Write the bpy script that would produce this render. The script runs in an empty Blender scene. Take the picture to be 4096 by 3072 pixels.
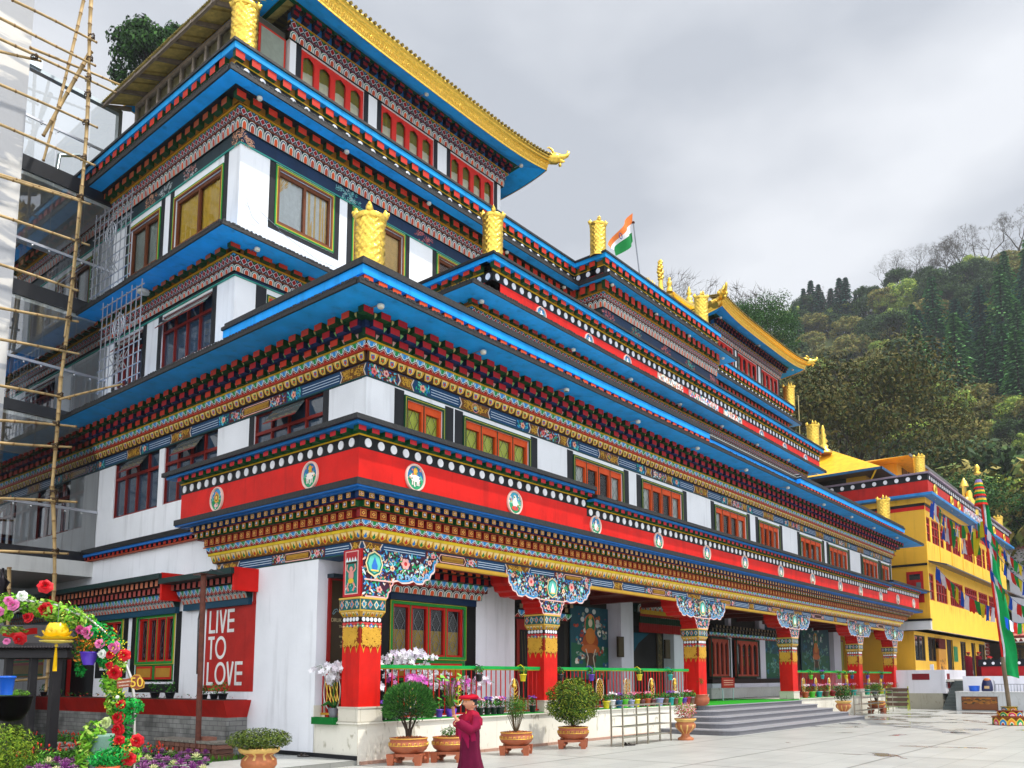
import bpy, math, random
import numpy as np
from mathutils import Vector, Matrix
PI = math.pi
R = random.Random(11)
SC = bpy.context.scene
COL = SC.collection
# ------------------------------------------------------------------ camera
CM = np.array([[0.6184187, -0.7858311, -0.0052749], [0.0920652, 0.0791145, -0.9926051], [0.7804372, 0.6133599, 0.1212736]])
CP = np.array([-9.71531, -12.01792, 1.5])
FL, PX, PY = (3301.945, 2194.275, 2315.708)
cd = bpy.data.cameras.new('camera'); cam = bpy.data.objects.new('camera', cd); COL.objects.link(cam)
r_, d_, f_ = CM
cam.matrix_world = Matrix(((r_[0], -d_[0], -f_[0], CP[0]), (r_[1], -d_[1], -f_[1], CP[1]), (r_[2], -d_[2], -f_[2], CP[2]), (0, 0, 0, 1)))
cd.sensor_width = 36; cd.lens = FL / 4096 * 36
cd.shift_x = -(PX - 2048) / 4096; cd.shift_y = (PY - 1536) / 4096
cd.clip_start = .1; cd.clip_end = 3000
SC.camera = cam
# ------------------------------------------------------------------ sky and sun
SUN_EL, SUN_AZ = math.radians(60), math.atan2(-.9, .40)
sd = Vector((math.cos(SUN_AZ) * math.cos(SUN_EL), math.sin(SUN_AZ) * math.cos(SUN_EL), math.sin(SUN_EL)))
w = bpy.data.worlds.new('World'); SC.world = w; w.use_nodes = True
nt = w.node_tree; N = nt.nodes; L = nt.links; bg = N['Background']
sky = N.new('ShaderNodeTexSky'); sky.sky_type = 'NISHITA'; sky.sun_disc = False
sky.sun_elevation = SUN_EL; sky.sun_rotation = PI / 2 - SUN_AZ
tc = N.new('ShaderNodeTexCoord'); mp = N.new('ShaderNodeMapping'); mp.inputs['Scale'].default_value = (1, 1, 2.2)
n1 = N.new('ShaderNodeTexNoise'); n1.inputs['Scale'].default_value = 2.1; n1.inputs['Detail'].default_value = 5; n1.inputs['Roughness'].default_value = .45
L.new(tc.outputs['Generated'], mp.inputs[0]); L.new(mp.outputs[0], n1.inputs['Vector'])
cr = N.new('ShaderNodeValToRGB'); cr.color_ramp.elements[0].position = .40; cr.color_ramp.elements[1].position = .60
cr.color_ramp.elements[0].color = (4.75, 5.05, 5.6, 1); cr.color_ramp.elements[1].color = (7.5, 7.7, 8.1, 1)
L.new(n1.outputs['Fac'], cr.inputs[0])
sx = N.new('ShaderNodeSeparateXYZ'); L.new(tc.outputs['Generated'], sx.inputs[0])
mx = N.new('ShaderNodeMix'); mx.data_type = 'RGBA'; mx.inputs[0].default_value = .97
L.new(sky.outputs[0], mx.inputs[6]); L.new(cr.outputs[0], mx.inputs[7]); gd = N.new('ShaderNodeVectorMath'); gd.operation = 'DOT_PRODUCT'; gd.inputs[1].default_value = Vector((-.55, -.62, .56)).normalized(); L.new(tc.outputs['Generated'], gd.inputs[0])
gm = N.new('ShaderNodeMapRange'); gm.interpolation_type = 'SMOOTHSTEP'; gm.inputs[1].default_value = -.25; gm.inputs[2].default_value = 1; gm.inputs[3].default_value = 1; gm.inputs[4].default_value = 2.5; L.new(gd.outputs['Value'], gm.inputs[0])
gs = N.new('ShaderNodeVectorMath'); gs.operation = 'SCALE'; L.new(mx.outputs[2], gs.inputs[0]); L.new(gm.outputs[0], gs.inputs[3]); L.new(gs.outputs[0], bg.inputs[0])   # added glow in the unseen sky behind the viewer, lifts the shaded left walls
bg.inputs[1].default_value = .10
sl = bpy.data.lights.new('sun', 'SUN'); sl.energy = 3.3; sl.angle = math.radians(1.2); sl.color = (1, .95, .87)
so = bpy.data.objects.new('sun', sl); COL.objects.link(so); so.rotation_euler = sd.to_track_quat('Z', 'Y').to_euler()
vs = SC.view_settings; SC.display_settings.display_device = 'sRGB'
vs.view_transform = 'Standard'; vs.look = 'None'; vs.exposure = .26; vs.gamma = 1
SC.cycles.max_bounces = 6; SC.cycles.transparent_max_bounces = 12; SC.cycles.sample_clamp_indirect = 6
# ------------------------------------------------------------------ a photo point laid on a plane of the place
ZT = {'A': (0, 0, .49729), 'B': (900, 0, .63291), 'C': (0, 700, .49729), 'D': (800, 900, .49729), 'E': (1600, 800, .49729), 'F': (2300, 900, .49729), 'G': (0, 1500, .49729), 'H': (1000, 1500, .49729), 'I': (2000, 1500, .49729), 'J': (3000, 1700, .49548), 'K': (0, 2272, .49729), 'L': (1000, 2172, .54241), 'M': (2000, 2272, .49729), 'N': (3000, 2272, .49548), 'Q': (2900, 800, .5424), 'O': (0, 0, 1.85172), 'P': (0, 0, 1), 'S': (3550, 2500, .27123), 'U': (0, 2400, .40497)}
def ray(k, x, y):
    a, b, s = ZT[k]
    v = CM.T @ np.array([a + x * s - PX, b + y * s - PY, FL]); return v
def on(k, x, y, ax, val):
    v = ray(k, x, y); return CP + v * ((val - CP[ax]) / v[ax])
def oX(k, x, y, v): return on(k, x, y, 0, v)
def oY(k, x, y, v): return on(k, x, y, 1, v)
def oZ(k, x, y, v): return on(k, x, y, 2, v)
def dep(k, x, y, d): return CP + ray(k, x, y) / FL * d
# ------------------------------------------------------------------ colours and materials
def c(h):
    h = h.lstrip('#'); o = []
    for i in (0, 2, 4):
        v = int(h[i:i + 2], 16) / 255; o.append(v / 12.92 if v < .04045 else ((v + .055) / 1.055) ** 2.4)
    return tuple(o)
def jit(col, a=.12, rnd=R):
    k = 1 + rnd.uniform(-a, a); return tuple(min(1, x * k) for x in col)
MATS = {}
def mat(name, rough=.5, metal=0, base=None, nscale=3., namt=.12, bump=.0, bscale=30, spec=.5, fn=None, trans=0, stain=0, coat=0):
    m = bpy.data.materials.new(name); m.use_nodes = True; t = m.node_tree; n = t.nodes; l = t.links; b = n['Principled BSDF']
    b.inputs['Roughness'].default_value = rough; b.inputs['Metallic'].default_value = metal; b.inputs['Specular IOR Level'].default_value = spec
    if coat: b.inputs['Coat Weight'].default_value = coat
    if base is None:
        a = n.new('ShaderNodeAttribute'); a.attribute_name = 'Col'; src = a.outputs['Color']
    else:
        a = n.new('ShaderNodeRGB'); a.outputs[0].default_value = (*base, 1); src = a.outputs[0]
    g = n.new('ShaderNodeNewGeometry')
    if namt:
        no = n.new('ShaderNodeTexNoise'); no.inputs['Scale'].default_value = nscale; no.inputs['Detail'].default_value = 6; l.new(g.outputs['Position'], no.inputs['Vector'])
        mr = n.new('ShaderNodeMapRange'); mr.inputs[1].default_value = .3; mr.inputs[2].default_value = .7; mr.inputs[3].default_value = 1 - namt; mr.inputs[4].default_value = 1 + namt * .4
        l.new(no.outputs[0], mr.inputs[0])
        mm = n.new('ShaderNodeVectorMath'); mm.operation = 'SCALE'; l.new(src, mm.inputs[0]); l.new(mr.outputs[0], mm.inputs[3]); src = mm.outputs[0]
    if stain:
        mp = n.new('ShaderNodeMapping'); mp.inputs['Scale'].default_value = (2.2, 2.2, .22); l.new(g.outputs['Position'], mp.inputs[0])
        no2 = n.new('ShaderNodeTexNoise'); no2.inputs['Scale'].default_value = 2.; no2.inputs['Detail'].default_value = 8; l.new(mp.outputs[0], no2.inputs['Vector'])
        mr = n.new('ShaderNodeMapRange'); mr.inputs[1].default_value = .55; mr.inputs[2].default_value = .75; mr.inputs[3].default_value = 1; mr.inputs[4].default_value = 1 - stain; l.new(no2.outputs[0], mr.inputs[0])
        mm = n.new('ShaderNodeVectorMath'); mm.operation = 'SCALE'; l.new(src, mm.inputs[0]); l.new(mr.outputs[0], mm.inputs[3]); src = mm.outputs[0]
    l.new(src, b.inputs['Base Color'])
    if trans: b.inputs['Subsurface Weight'].default_value = 0; 
    if bump:
        no = n.new('ShaderNodeTexNoise'); no.inputs['Scale'].default_value = bscale; no.inputs['Detail'].default_value = 4; l.new(g.outputs['Position'], no.inputs['Vector'])
        bp = n.new('ShaderNodeBump'); bp.inputs['Strength'].default_value = bump; bp.inputs['Distance'].default_value = .02; l.new(no.outputs[0], bp.inputs['Height']); l.new(bp.outputs[0], b.inputs['Normal'])
    if fn: fn(m, n, l, b, g, src)
    MATS[name] = m; return m
PAINT = mat('painted_plaster', .5, bump=.2, bscale=14, namt=.2, nscale=2.3, spec=.2, stain=.28)
FINE = mat('painted_ornament', .5, namt=.12, nscale=5, spec=.2)
WHITE = mat('white_wall_paint', .6, namt=.07, nscale=1.2, stain=.2, bump=.2, bscale=9)
WEATHER = mat('weathered_black_coping', .6, namt=.5, nscale=9, bump=.6, bscale=18)
GOLD = mat('gilded_metal', .3, 1, base=(.88, .59, .10), namt=.25, nscale=16, bump=.6, bscale=26)
GOLDR = mat('gold_roof_metal', .42, .85, namt=.25, nscale=7, bump=.3, bscale=20)
METAL = mat('steel', .35, .9, namt=.1)
WOOD = mat('wood', .6, namt=.3, nscale=6)
LEAF = mat('leaves', .7, namt=.35, nscale=2.2, spec=.12)
PETAL = mat('petals', .5, namt=.08, nscale=20, spec=.3)
CLOTH = mat('cloth', .85, namt=.12, nscale=8, spec=.15)
SKIN = mat('skin', .5, namt=.04, nscale=12, spec=.35)
PLASTIC = mat('plastic', .3, namt=.05)
TERRA = mat('terracotta', .55, namt=.15, nscale=10, bump=.2)
SOIL = mat('soil', .9, namt=.5, nscale=12, bump=.8, bscale=25)
BARK = mat('bark', .85, namt=.4, nscale=8)
def f_marble(m, n, l, b, g, src):
    mp = n.new('ShaderNodeMapping'); mp.inputs['Scale'].default_value = (3, 3, 1.1); mp.inputs['Rotation'].default_value = (0, .5, .4); l.new(g.outputs['Position'], mp.inputs[0])
    no = n.new('ShaderNodeTexNoise'); no.inputs['Scale'].default_value = 2.2; no.inputs['Detail'].default_value = 9; no.inputs['Distortion'].default_value = 1.4; l.new(mp.outputs[0], no.inputs['Vector'])
    r = n.new('ShaderNodeValToRGB'); e = r.color_ramp.elements; e[0].position = .60; e[0].color = (1, 1, 1, 1); e[1].position = .72; e[1].color = (.55, .53, .46, 1); l.new(no.outputs[0], r.inputs[0])
    br = n.new('ShaderNodeTexBrick'); br.inputs['Scale'].default_value = 1; br.inputs['Mortar Size'].default_value = .004; br.inputs['Brick Width'].default_value = 1.25; br.inputs['Row Height'].default_value = 2; br.offset = 0
    br.inputs['Color1'].default_value = br.inputs['Color2'].default_value = (1, 1, 1, 1); br.inputs['Mortar'].default_value = (.6, .58, .5, 1)
    sx_ = n.new('ShaderNodeSeparateXYZ'); l.new(g.outputs['Position'], sx_.inputs[0]); ax_ = n.new('ShaderNodeMath'); l.new(sx_.outputs[0], ax_.inputs[0]); l.new(sx_.outputs[1], ax_.inputs[1]); az_ = n.new('ShaderNodeMath'); l.new(sx_.outputs[2], az_.inputs[0]); az_.inputs[1].default_value = .9
    cb_ = n.new('ShaderNodeCombineXYZ'); l.new(ax_.outputs[0], cb_.inputs[0]); l.new(az_.outputs[0], cb_.inputs[1]); l.new(cb_.outputs[0], br.inputs['Vector'])
    m1 = n.new('ShaderNodeVectorMath'); m1.operation = 'MULTIPLY'; l.new(src, m1.inputs[0]); l.new(r.outputs[0], m1.inputs[1])
    m2 = n.new('ShaderNodeVectorMath'); m2.operation = 'MULTIPLY'; l.new(m1.outputs[0], m2.inputs[0]); l.new(br.outputs[0], m2.inputs[1]); l.new(m2.outputs[0], b.inputs['Base Color'])
MARBLE = mat('marble_cladding', .3, namt=.1, nscale=1.5, fn=f_marble)
def f_court(m, n, l, b, g, src):
    def brick(w, h, mort, off=.0):
        br = n.new('ShaderNodeTexBrick'); br.inputs['Scale'].default_value = 1; br.inputs['Mortar Size'].default_value = mort; br.inputs['Brick Width'].default_value = w; br.inputs['Row Height'].default_value = h; br.offset = off
        br.inputs['Color1'].default_value = (.94, .94, .94, 1); br.inputs['Color2'].default_value = (1.03, 1.03, 1.02, 1); br.inputs['Mortar'].default_value = (.62, .64, .62, 1); l.new(g.outputs['Position'], br.inputs['Vector']); return br
    a = brick(.6, .6, .008); a2 = brick(3.6, 2.4, .03); a2.inputs['Color1'].default_value = a2.inputs['Color2'].default_value = (1, 1, 1, 1); a2.inputs['Mortar'].default_value = (.55, .55, .54, 1)
    no = n.new('ShaderNodeTexNoise'); no.inputs['Scale'].default_value = .55; no.inputs['Detail'].default_value = 8; no.inputs['Distortion'].default_value = .6; l.new(g.outputs['Position'], no.inputs['Vector'])
    sxyz = n.new('ShaderNodeSeparateXYZ'); l.new(g.outputs['Position'], sxyz.inputs[0])
    mx_ = n.new('ShaderNodeMapRange'); mx_.inputs[1].default_value = 4; mx_.inputs[2].default_value = 26; mx_.inputs[3].default_value = -.13; mx_.inputs[4].default_value = .05; l.new(sxyz.outputs[0], mx_.inputs[0])
    ad = n.new('ShaderNodeMath'); l.new(no.outputs[0], ad.inputs[0]); l.new(mx_.outputs[0], ad.inputs[1])
    wet = n.new('ShaderNodeMapRange'); wet.inputs[1].default_value = .55; wet.inputs[2].default_value = .60; wet.inputs[3].default_value = 0; wet.inputs[4].default_value = 1; l.new(ad.outputs[0], wet.inputs[0])
    m1 = n.new('ShaderNodeVectorMath'); m1.operation = 'MULTIPLY'; l.new(src, m1.inputs[0]); l.new(a.outputs[0], m1.inputs[1])
    m2 = n.new('ShaderNodeVectorMath'); m2.operation = 'MULTIPLY'; l.new(m1.outputs[0], m2.inputs[0]); l.new(a2.outputs[0], m2.inputs[1])
    dk = n.new('ShaderNodeMapRange'); dk.inputs[3].default_value = 1; dk.inputs[4].default_value = .62; l.new(wet.outputs[0], dk.inputs[0])
    m3 = n.new('ShaderNodeVectorMath'); m3.operation = 'SCALE'; l.new(m2.outputs[0], m3.inputs[0]); l.new(dk.outputs[0], m3.inputs[3]); l.new(m3.outputs[0], b.inputs['Base Color'])
    ro = n.new('ShaderNodeMapRange'); ro.inputs[3].default_value = .42; ro.inputs[4].default_value = .05; l.new(wet.outputs[0], ro.inputs[0]); l.new(ro.outputs[0], b.inputs['Roughness'])
COURT = mat('court_stone_tiles', .4, base=(.43, .435, .41), namt=.12, nscale=.8, fn=f_court)
def f_block(m, n, l, b, g, src):
    mp = n.new('ShaderNodeMapping'); mp.inputs['Rotation'].default_value = (PI / 2, 0, PI / 2); l.new(g.outputs['Position'], mp.inputs[0])
    cx_ = n.new('ShaderNodeSeparateXYZ'); l.new(g.outputs['Position'], cx_.inputs[0]); s = n.new('ShaderNodeMath'); l.new(cx_.outputs[0], s.inputs[0]); l.new(cx_.outputs[1], s.inputs[1])
    cb = n.new('ShaderNodeCombineXYZ'); l.new(s.outputs[0], cb.inputs[0]); l.new(cx_.outputs[2], cb.inputs[1])
    br = n.new('ShaderNodeTexBrick'); br.inputs['Scale'].default_value = 1; br.inputs['Mortar Size'].default_value = .006; br.inputs['Brick Width'].default_value = .30; br.inputs['Row Height'].default_value = .1
    br.inputs['Color1'].default_value = (.30, .30, .28, 1); br.inputs['Color2'].default_value = (.2, .2, .185, 1); br.inputs['Mortar'].default_value = (.1, .1, .1, 1); l.new(cb.outputs[0], br.inputs['Vector'])
    no = n.new('ShaderNodeTexNoise'); no.inputs['Scale'].default_value = 2.5; l.new(cb.outputs[0], no.inputs['Vector'])
    mr = n.new('ShaderNodeMapRange'); mr.inputs[1].default_value = .35; mr.inputs[2].default_value = .65; mr.inputs[3].default_value = .5; mr.inputs[4].default_value = 1.05; l.new(no.outputs[0], mr.inputs[0])
    m1 = n.new('ShaderNodeVectorMath'); m1.operation = 'SCALE'; l.new(br.outputs[0], m1.inputs[0]); l.new(mr.outputs[0], m1.inputs[3]); l.new(m1.outputs[0], b.inputs['Base Color'])
    bp = n.new('ShaderNodeBump'); bp.inputs['Strength'].default_value = .7; bp.inputs['Distance'].default_value = .02; l.new(br.outputs[1], bp.inputs['Height']); bp.invert = True; l.new(bp.outputs[0], b.inputs['Normal'])
BLOCK = mat('grey_stone_blocks', .8, base=(.2, .2, .2), fn=f_block)
def f_glass(m, n, l, b, g, src):
    tr = n.new('ShaderNodeBsdfTransparent'); tr.inputs[0].default_value = (.93, .97, .97, 1); gl = n.new('ShaderNodeBsdfGlossy'); gl.inputs['Roughness'].default_value = .02
    lw = n.new('ShaderNodeFresnel'); lw.inputs[0].default_value = 1.5; ad = n.new('ShaderNodeMath'); ad.inputs[1].default_value = .0; l.new(lw.outputs[0], ad.inputs[0])
    mxs = n.new('ShaderNodeMixShader'); l.new(ad.outputs[0], mxs.inputs[0]); l.new(tr.outputs[0], mxs.inputs[1]); l.new(gl.outputs[0], mxs.inputs[2]); l.new(mxs.outputs[0], n['Material Output'].inputs[0])
GLASS = mat('clear_glass', .05, base=(.5, .5, .5), fn=f_glass)
GLASS2 = mat('reflective_glass', .05, base=(.5, .5, .5), fn=f_glass); GLASS2.node_tree.nodes['Math'].inputs[1].default_value = .16
PANE = mat('dark_window_glass', .06, namt=.1, spec=1.0)
# ------------------------------------------------------------------ mesh builder
class MB:
    def __init__(s): s.v = []; s.f = []; s.c = []; s.m = []; s.s = []; s.ms = []
    def mi(s, m):
        if m not in s.ms: s.ms.append(m)
        return s.ms.index(m)
    def face(s, pts, col, m=None, sm=False):
        i = len(s.v); s.v.extend([tuple(p) for p in pts]); s.f.append(tuple(range(i, i + len(pts)))); s.c.append(col); s.m.append(s.mi(m or PAINT)); s.s.append(sm)
    def hexa(s, p, cols, m=None):   # p: 8 points, bottom 0-3 ccw, top 4-7 ; cols: dict or one colour
        fs = {'b': (3, 2, 1, 0), 't': (4, 5, 6, 7), 'f': (0, 1, 5, 4), 'r': (1, 2, 6, 5), 'k': (2, 3, 7, 6), 'l': (3, 0, 4, 7)}
        i = len(s.v); s.v.extend([tuple(q) for q in p]); mm = s.mi(m or PAINT)
        for k, q in fs.items():
            s.f.append(tuple(i + a for a in q)); s.c.append(cols.get(k, cols.get('*')) if isinstance(cols, dict) else cols); s.m.append(mm); s.s.append(False)
    def box(s, x0, x1, y0, y1, z0, z1, col, m=None):
        s.hexa([(x0, y0, z0), (x1, y0, z0), (x1, y1, z0), (x0, y1, z0), (x0, y0, z1), (x1, y0, z1), (x1, y1, z1), (x0, y1, z1)], col, m)
    def grid(s, P, cols, m=None, sm=True, wu=False, wv=False):   # P[i][j]
        i0 = len(s.v); a = len(P); b = len(P[0]); mm = s.mi(m or PAINT)
        for r in P: s.v.extend([tuple(q) for q in r])
        for i in range(a if wu else a - 1):
            for j in range(b if wv else b - 1):
                i2 = (i + 1) % a; j2 = (j + 1) % b
                s.f.append((i0 + i * b + j, i0 + i * b + j2, i0 + i2 * b + j2, i0 + i2 * b + j)); s.c.append(cols(i, j) if callable(cols) else cols); s.m.append(mm); s.s.append(sm)
    def lathe(s, prof, o=(0, 0, 0), n=20, col=(1, 1, 1), m=None, sm=True, cap=True, fn=None):
        P = []
        for k, (r, z) in enumerate(prof):
            P.append([(o[0] + r * (fn(a, z) if fn else 1) * math.cos(a), o[1] + r * (fn(a, z) if fn else 1) * math.sin(a), o[2] + z) for a in [2 * PI * j / n for j in range(n)]])
        s.grid(P, col, m, sm, wv=True)
        if cap:
            cc = lambda i: col(i, 0) if callable(col) else col
            s.face(P[-1], cc(len(prof) - 2), m); s.face(P[0][::-1], cc(0), m)
    def tube(s, pts, r, col, m=None, n=8, cap=True):
        pts = [Vector(p) for p in pts]; rs = r if isinstance(r, (list, tuple)) else [r] * len(pts); P = []
        up = None
        for i, p in enumerate(pts):
            t = (pts[min(i + 1, len(pts) - 1)] - pts[max(i - 1, 0)])
            if t.length < 1e-9: t = Vector((0, 0, 1))
            t.normalize()
            if up is None: up = Vector((0, 0, 1)) if abs(t.z) < .9 else Vector((1, 0, 0))
            a = t.cross(up); 
            if a.length < 1e-4: a = t.cross(Vector((.3, 1, .2)))
            a.normalize(); b_ = a.cross(t); up = b_
            P.append([tuple(p + (a * math.cos(2 * PI * k / n) + b_ * math.sin(2 * PI * k / n)) * rs[i]) for k in range(n)])
        s.grid(P, col, m, True, wv=True)
        if cap:
            cc = col(0, 0) if callable(col) else col
            s.face(P[0][::-1], cc, m); s.face(P[-1], cc, m)
    def ball(s, o, r, col, m=None, n=10, k=7, q=(1, 1, 1)):
        P = [[(o[0] + r * q[0] * math.sin(PI * i / k) * math.cos(2 * PI * j / n), o[1] + r * q[1] * math.sin(PI * i / k) * math.sin(2 * PI * j / n), o[2] - r * q[2] * math.cos(PI * i / k)) for j in range(n)] for i in range(k + 1)]
        s.grid(P, col, m, True, wv=True)
    def build(s, name, parent=None, mats=None, smooth_merge=False):
        me = bpy.data.meshes.new(name); me.from_pydata(s.v, [], s.f)
        for m in s.ms: me.materials.append(m)
        me.polygons.foreach_set('material_index', s.m); me.polygons.foreach_set('use_smooth', s.s)
        a = me.color_attributes.new('Col', 'FLOAT_COLOR', 'CORNER')
        arr = np.ones((len(me.loops), 4), dtype=np.float32); k = 0
        cnt = np.array([len(f) for f in s.f]); cc = np.array(s.c, dtype=np.float32)
        arr[:, :3] = np.repeat(cc, cnt, axis=0); a.data.foreach_set('color', arr.ravel())
        me.update(); o = bpy.data.objects.new(name, me); COL.objects.link(o)
        if parent is not None: o.parent = parent
        return o
def tag(o, label=None, cat=None, group=None, kind=None):
    if label: o['label'] = label
    if cat: o['category'] = cat
    if group: o['group'] = group
    if kind: o['kind'] = kind
    return o
def empty(name, loc=(0, 0, 0), rz=0, label=None, cat=None, group=None):
    o = bpy.data.objects.new(name, None); COL.objects.link(o); o.location = loc; o.rotation_euler = (0, 0, rz); o.empty_display_size = .2
    return tag(o, label, cat, group)
KIDS = {}
def copy_tree(o, loc=None, rz=None, label=None, scale=None, parent=None):
    ch = list(o.children); d = o.copy(); COL.objects.link(d)
    if parent is not None: d.parent = parent
    if loc is not None: d.location = loc
    if rz is not None: d.rotation_euler = (0, 0, rz)
    if scale is not None: d.scale = scale if isinstance(scale, tuple) else (scale,) * 3
    if label: d['label'] = label
    for q in ch: copy_tree(q, parent=d)
    return d
class Fr:    # a facade: u runs along it, n stands out of it, z up. F faces -Y, L faces -X
    def __init__(s, x0, y0, side): s.x0, s.y0, s.side = x0, y0, side
    def p(s, u, n, z): return (s.x0 + u, s.y0 - n, z) if s.side == 'F' else (s.x0 - n, s.y0 + u, z)
    def w(s, pts): return pts if s.side == 'F' else pts[::-1]
    def box(s, mb, u0, u1, n0, n1, z0, z1, col, m=None):
        if s.side == 'F':
            mb.hexa([s.p(u0, n1, z0), s.p(u1, n1, z0), s.p(u1, n0, z0), s.p(u0, n0, z0), s.p(u0, n1, z1), s.p(u1, n1, z1), s.p(u1, n0, z1), s.p(u0, n0, z1)], col, m)
        else:
            if isinstance(col, dict): col = dict(col); a, b_ = col.get('l'), col.get('r'); 
            mb.hexa([s.p(u1, n1, z0), s.p(u0, n1, z0), s.p(u0, n0, z0), s.p(u1, n0, z0), s.p(u1, n1, z1), s.p(u0, n1, z1), s.p(u0, n0, z1), s.p(u1, n0, z1)], col, m)
    def poly(s, mb, pts, n, col, m=None):   # pts (u,z)
        mb.face(s.w([s.p(u, n, z) for u, z in pts]), col, m or FINE)
    def stroke(s, mb, pts, n, wd, col, m=None):
        for i in range(len(pts) - 1):
            (a, b_), (e, g) = pts[i], pts[i + 1]; dx, dz = e - a, g - b_; l_ = math.hypot(dx, dz) or 1; ox, oz = -dz / l_ * wd / 2, dx / l_ * wd / 2
            s.poly(mb, [(a - ox, b_ - oz), (e - ox, g - oz), (e + ox, g + oz), (a + ox, b_ + oz)], n + .0003 * i, col, m)
# ------------------------------------------------------------------ painted ornament
BLUE = c('16a4f6'); RED = c('d4160c'); BLACK = c('16181b'); WHT = c('e6e6ea'); YEL = c('d9a91c'); GRN = c('0c5a2c'); NAVY = c('0f2a5c'); TEAL = c('1d6a6c')
ORA = c('d9541f'); DRED = c('8c1014'); GLD = c('cf9f34'); CRM = c('f0d9a4'); SKY = c('3f9fd8'); LGRN = c('2f9a4a'); DBRN = c('4a1a10'); PINK = c('e59a9a'); BLK2 = c('202226')
def bp(mb, fr, B, pts, dn, col, m=None):
    z0, z1, n0, n1 = B
    P = [fr.p(u, n0 + (n1 - n0) * t + dn, z0 + (z1 - z0) * t) for u, t in pts]
    mb.face(fr.w(P), col, m or FINE)
def run(mb, fr, B, u0, u1, w, fn, bg=None):
    if bg is not None: bp(mb, fr, B, [(u0, 0), (u1, 0), (u1, 1), (u0, 1)], .002, bg)
    k = max(1, int(round((u1 - u0) / w))); w = (u1 - u0) / k
    for i in range(k): fn(mb, fr, B, u0 + i * w, w, i)
def dome(u, w, a, b, t0, t1):
    m = u + w / 2; h = (b - a) * w / 2; s = t1 - t0
    return [(m - h, t0), (m + h, t0), (m + h, t0 + s * .62), (m + h * .6, t0 + s * .92), (m, t1), (m - h * .6, t0 + s * .92), (m - h, t0 + s * .62)]
def t_arch(mb, fr, B, u, w, i):
    o = (TEAL, NAVY)[i % 2]
    bp(mb, fr, B, dome(u, w, .0, .96, 0, 1), .004, c('dcdcd2')); bp(mb, fr, B, dome(u, w, .0, .80, 0, .92), .006, o)
    bp(mb, fr, B, dome(u, w, .0, .60, 0, .80), .008, c('dcdcd2')); bp(mb, fr, B, dome(u, w, .0, .42, 0, .68), .010, (ORA, c('b8452a'))[i % 2])
def t_diam(mb, fr, B, u, w, i):
    m = u + w / 2
    bp(mb, fr, B, [(m, 0), (m + w * .5, .5), (m, 1), (m - w * .5, .5)], .004, c('b9c0c6')); bp(mb, fr, B, [(m, .12), (m + w * .36, .5), (m, .88), (m - w * .36, .5)], .007, c('9a1418'))
    for s in (-1, 1):
        bp(mb, fr, B, [(m + s * w * .5, .66), (m + s * w * .5 - .22 * w, .98), (m + s * w * .5 + .22 * w, .98)], .006, (SKY, LGRN)[i % 2])
        bp(mb, fr, B, [(m + s * w * .5, .3), (m + s * w * .5 + .2 * w, .03), (m + s * w * .5 - .2 * w, .03)], .005, c('8d9096'))
def t_fan(mb, fr, B, u, w, i):
    m = u + w / 2; o = (c('2f8fd6'), c('1f9350'))[i % 2]
    bp(mb, fr, B, [(m - w * .5, 1), (m - w * .5, .72), (m - .28 * w, .45), (m, .2), (m + .28 * w, .45), (m + w * .5, .72), (m + w * .5, 1)], .004, c('d5e4ea'))
    bp(mb, fr, B, [(m - w * .42, 1), (m - w * .4, .76), (m - .22 * w, .52), (m, .32), (m + .22 * w, .52), (m + w * .4, .76), (m + w * .42, 1)], .007, o)
    for s in (-.2, .2): bp(mb, fr, B, [(m + s * w - .035 * w, .55), (m + s * w + .035 * w, .55), (m + s * w * 1.4 + .03 * w, .9), (m + s * w * 1.4 - .03 * w, .9)], .009, c('cfe6ee'))
    e = u
    bp(mb, fr, B, [(e - w * .46, 0), (e + w * .46, 0), (e, .58)], .005, c('d9b7a8')); bp(mb, fr, B, [(e - w * .36, 0), (e + w * .36, 0), (e, .46)], .008, c('9c1016'))
def t_petal(mb, fr, B, u, w, i):
    o = (c('2a74b8'), c('1f7a3c'))[i % 2]; q = .18 * w
    bp(mb, fr, B, [(u + q, 1), (u + w * .1 + q, .45), (u + w * .35, .06), (u + w * .75, .02), (u + w * 1.02, .3), (u + w * .98 + q, 1)], .004, c('d8a83c'))
    bp(mb, fr, B, [(u + w * .3, .95), (u + w * .34, .5), (u + w * .52, .18), (u + w * .78, .22), (u + w * .9, .55), (u + w * .9, .95)], .008, c('e8cf8a'))
    bp(mb, fr, B, [(u + w * .36, .72), (u + w * .46, .3), (u + w * .68, .16), (u + w * .82, .42), (u + w * .72, .78)], .011, o)
    bp(mb, fr, B, [(u + w * .46, .5), (u + w * .56, .28), (u + w * .7, .3), (u + w * .72, .55), (u + w * .58, .66)], .014, c('c2431c'))
def t_petal2(mb, fr, B, u, w, i):
    bp(mb, fr, B, [(u, 1), (u + w * .08, .35), (u + w * .5, .0), (u + w * .92, .35), (u + w, 1)], .004, c('d7a336'))
    bp(mb, fr, B, [(u + w * .1, 1), (u + w * .2, .6), (u + w * .5, .35), (u + w * .8, .6), (u + w * .9, 1)], .006, c('ebd08c'))
    bp(mb, fr, B, [(u + w * .3, .30), (u + w * .5, .82), (u + w * .7, .30), (u + w * .5, .12)], .010, (c('2a74b8'), c('1f7a3c'), c('b93a1c'))[i % 3])
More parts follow.
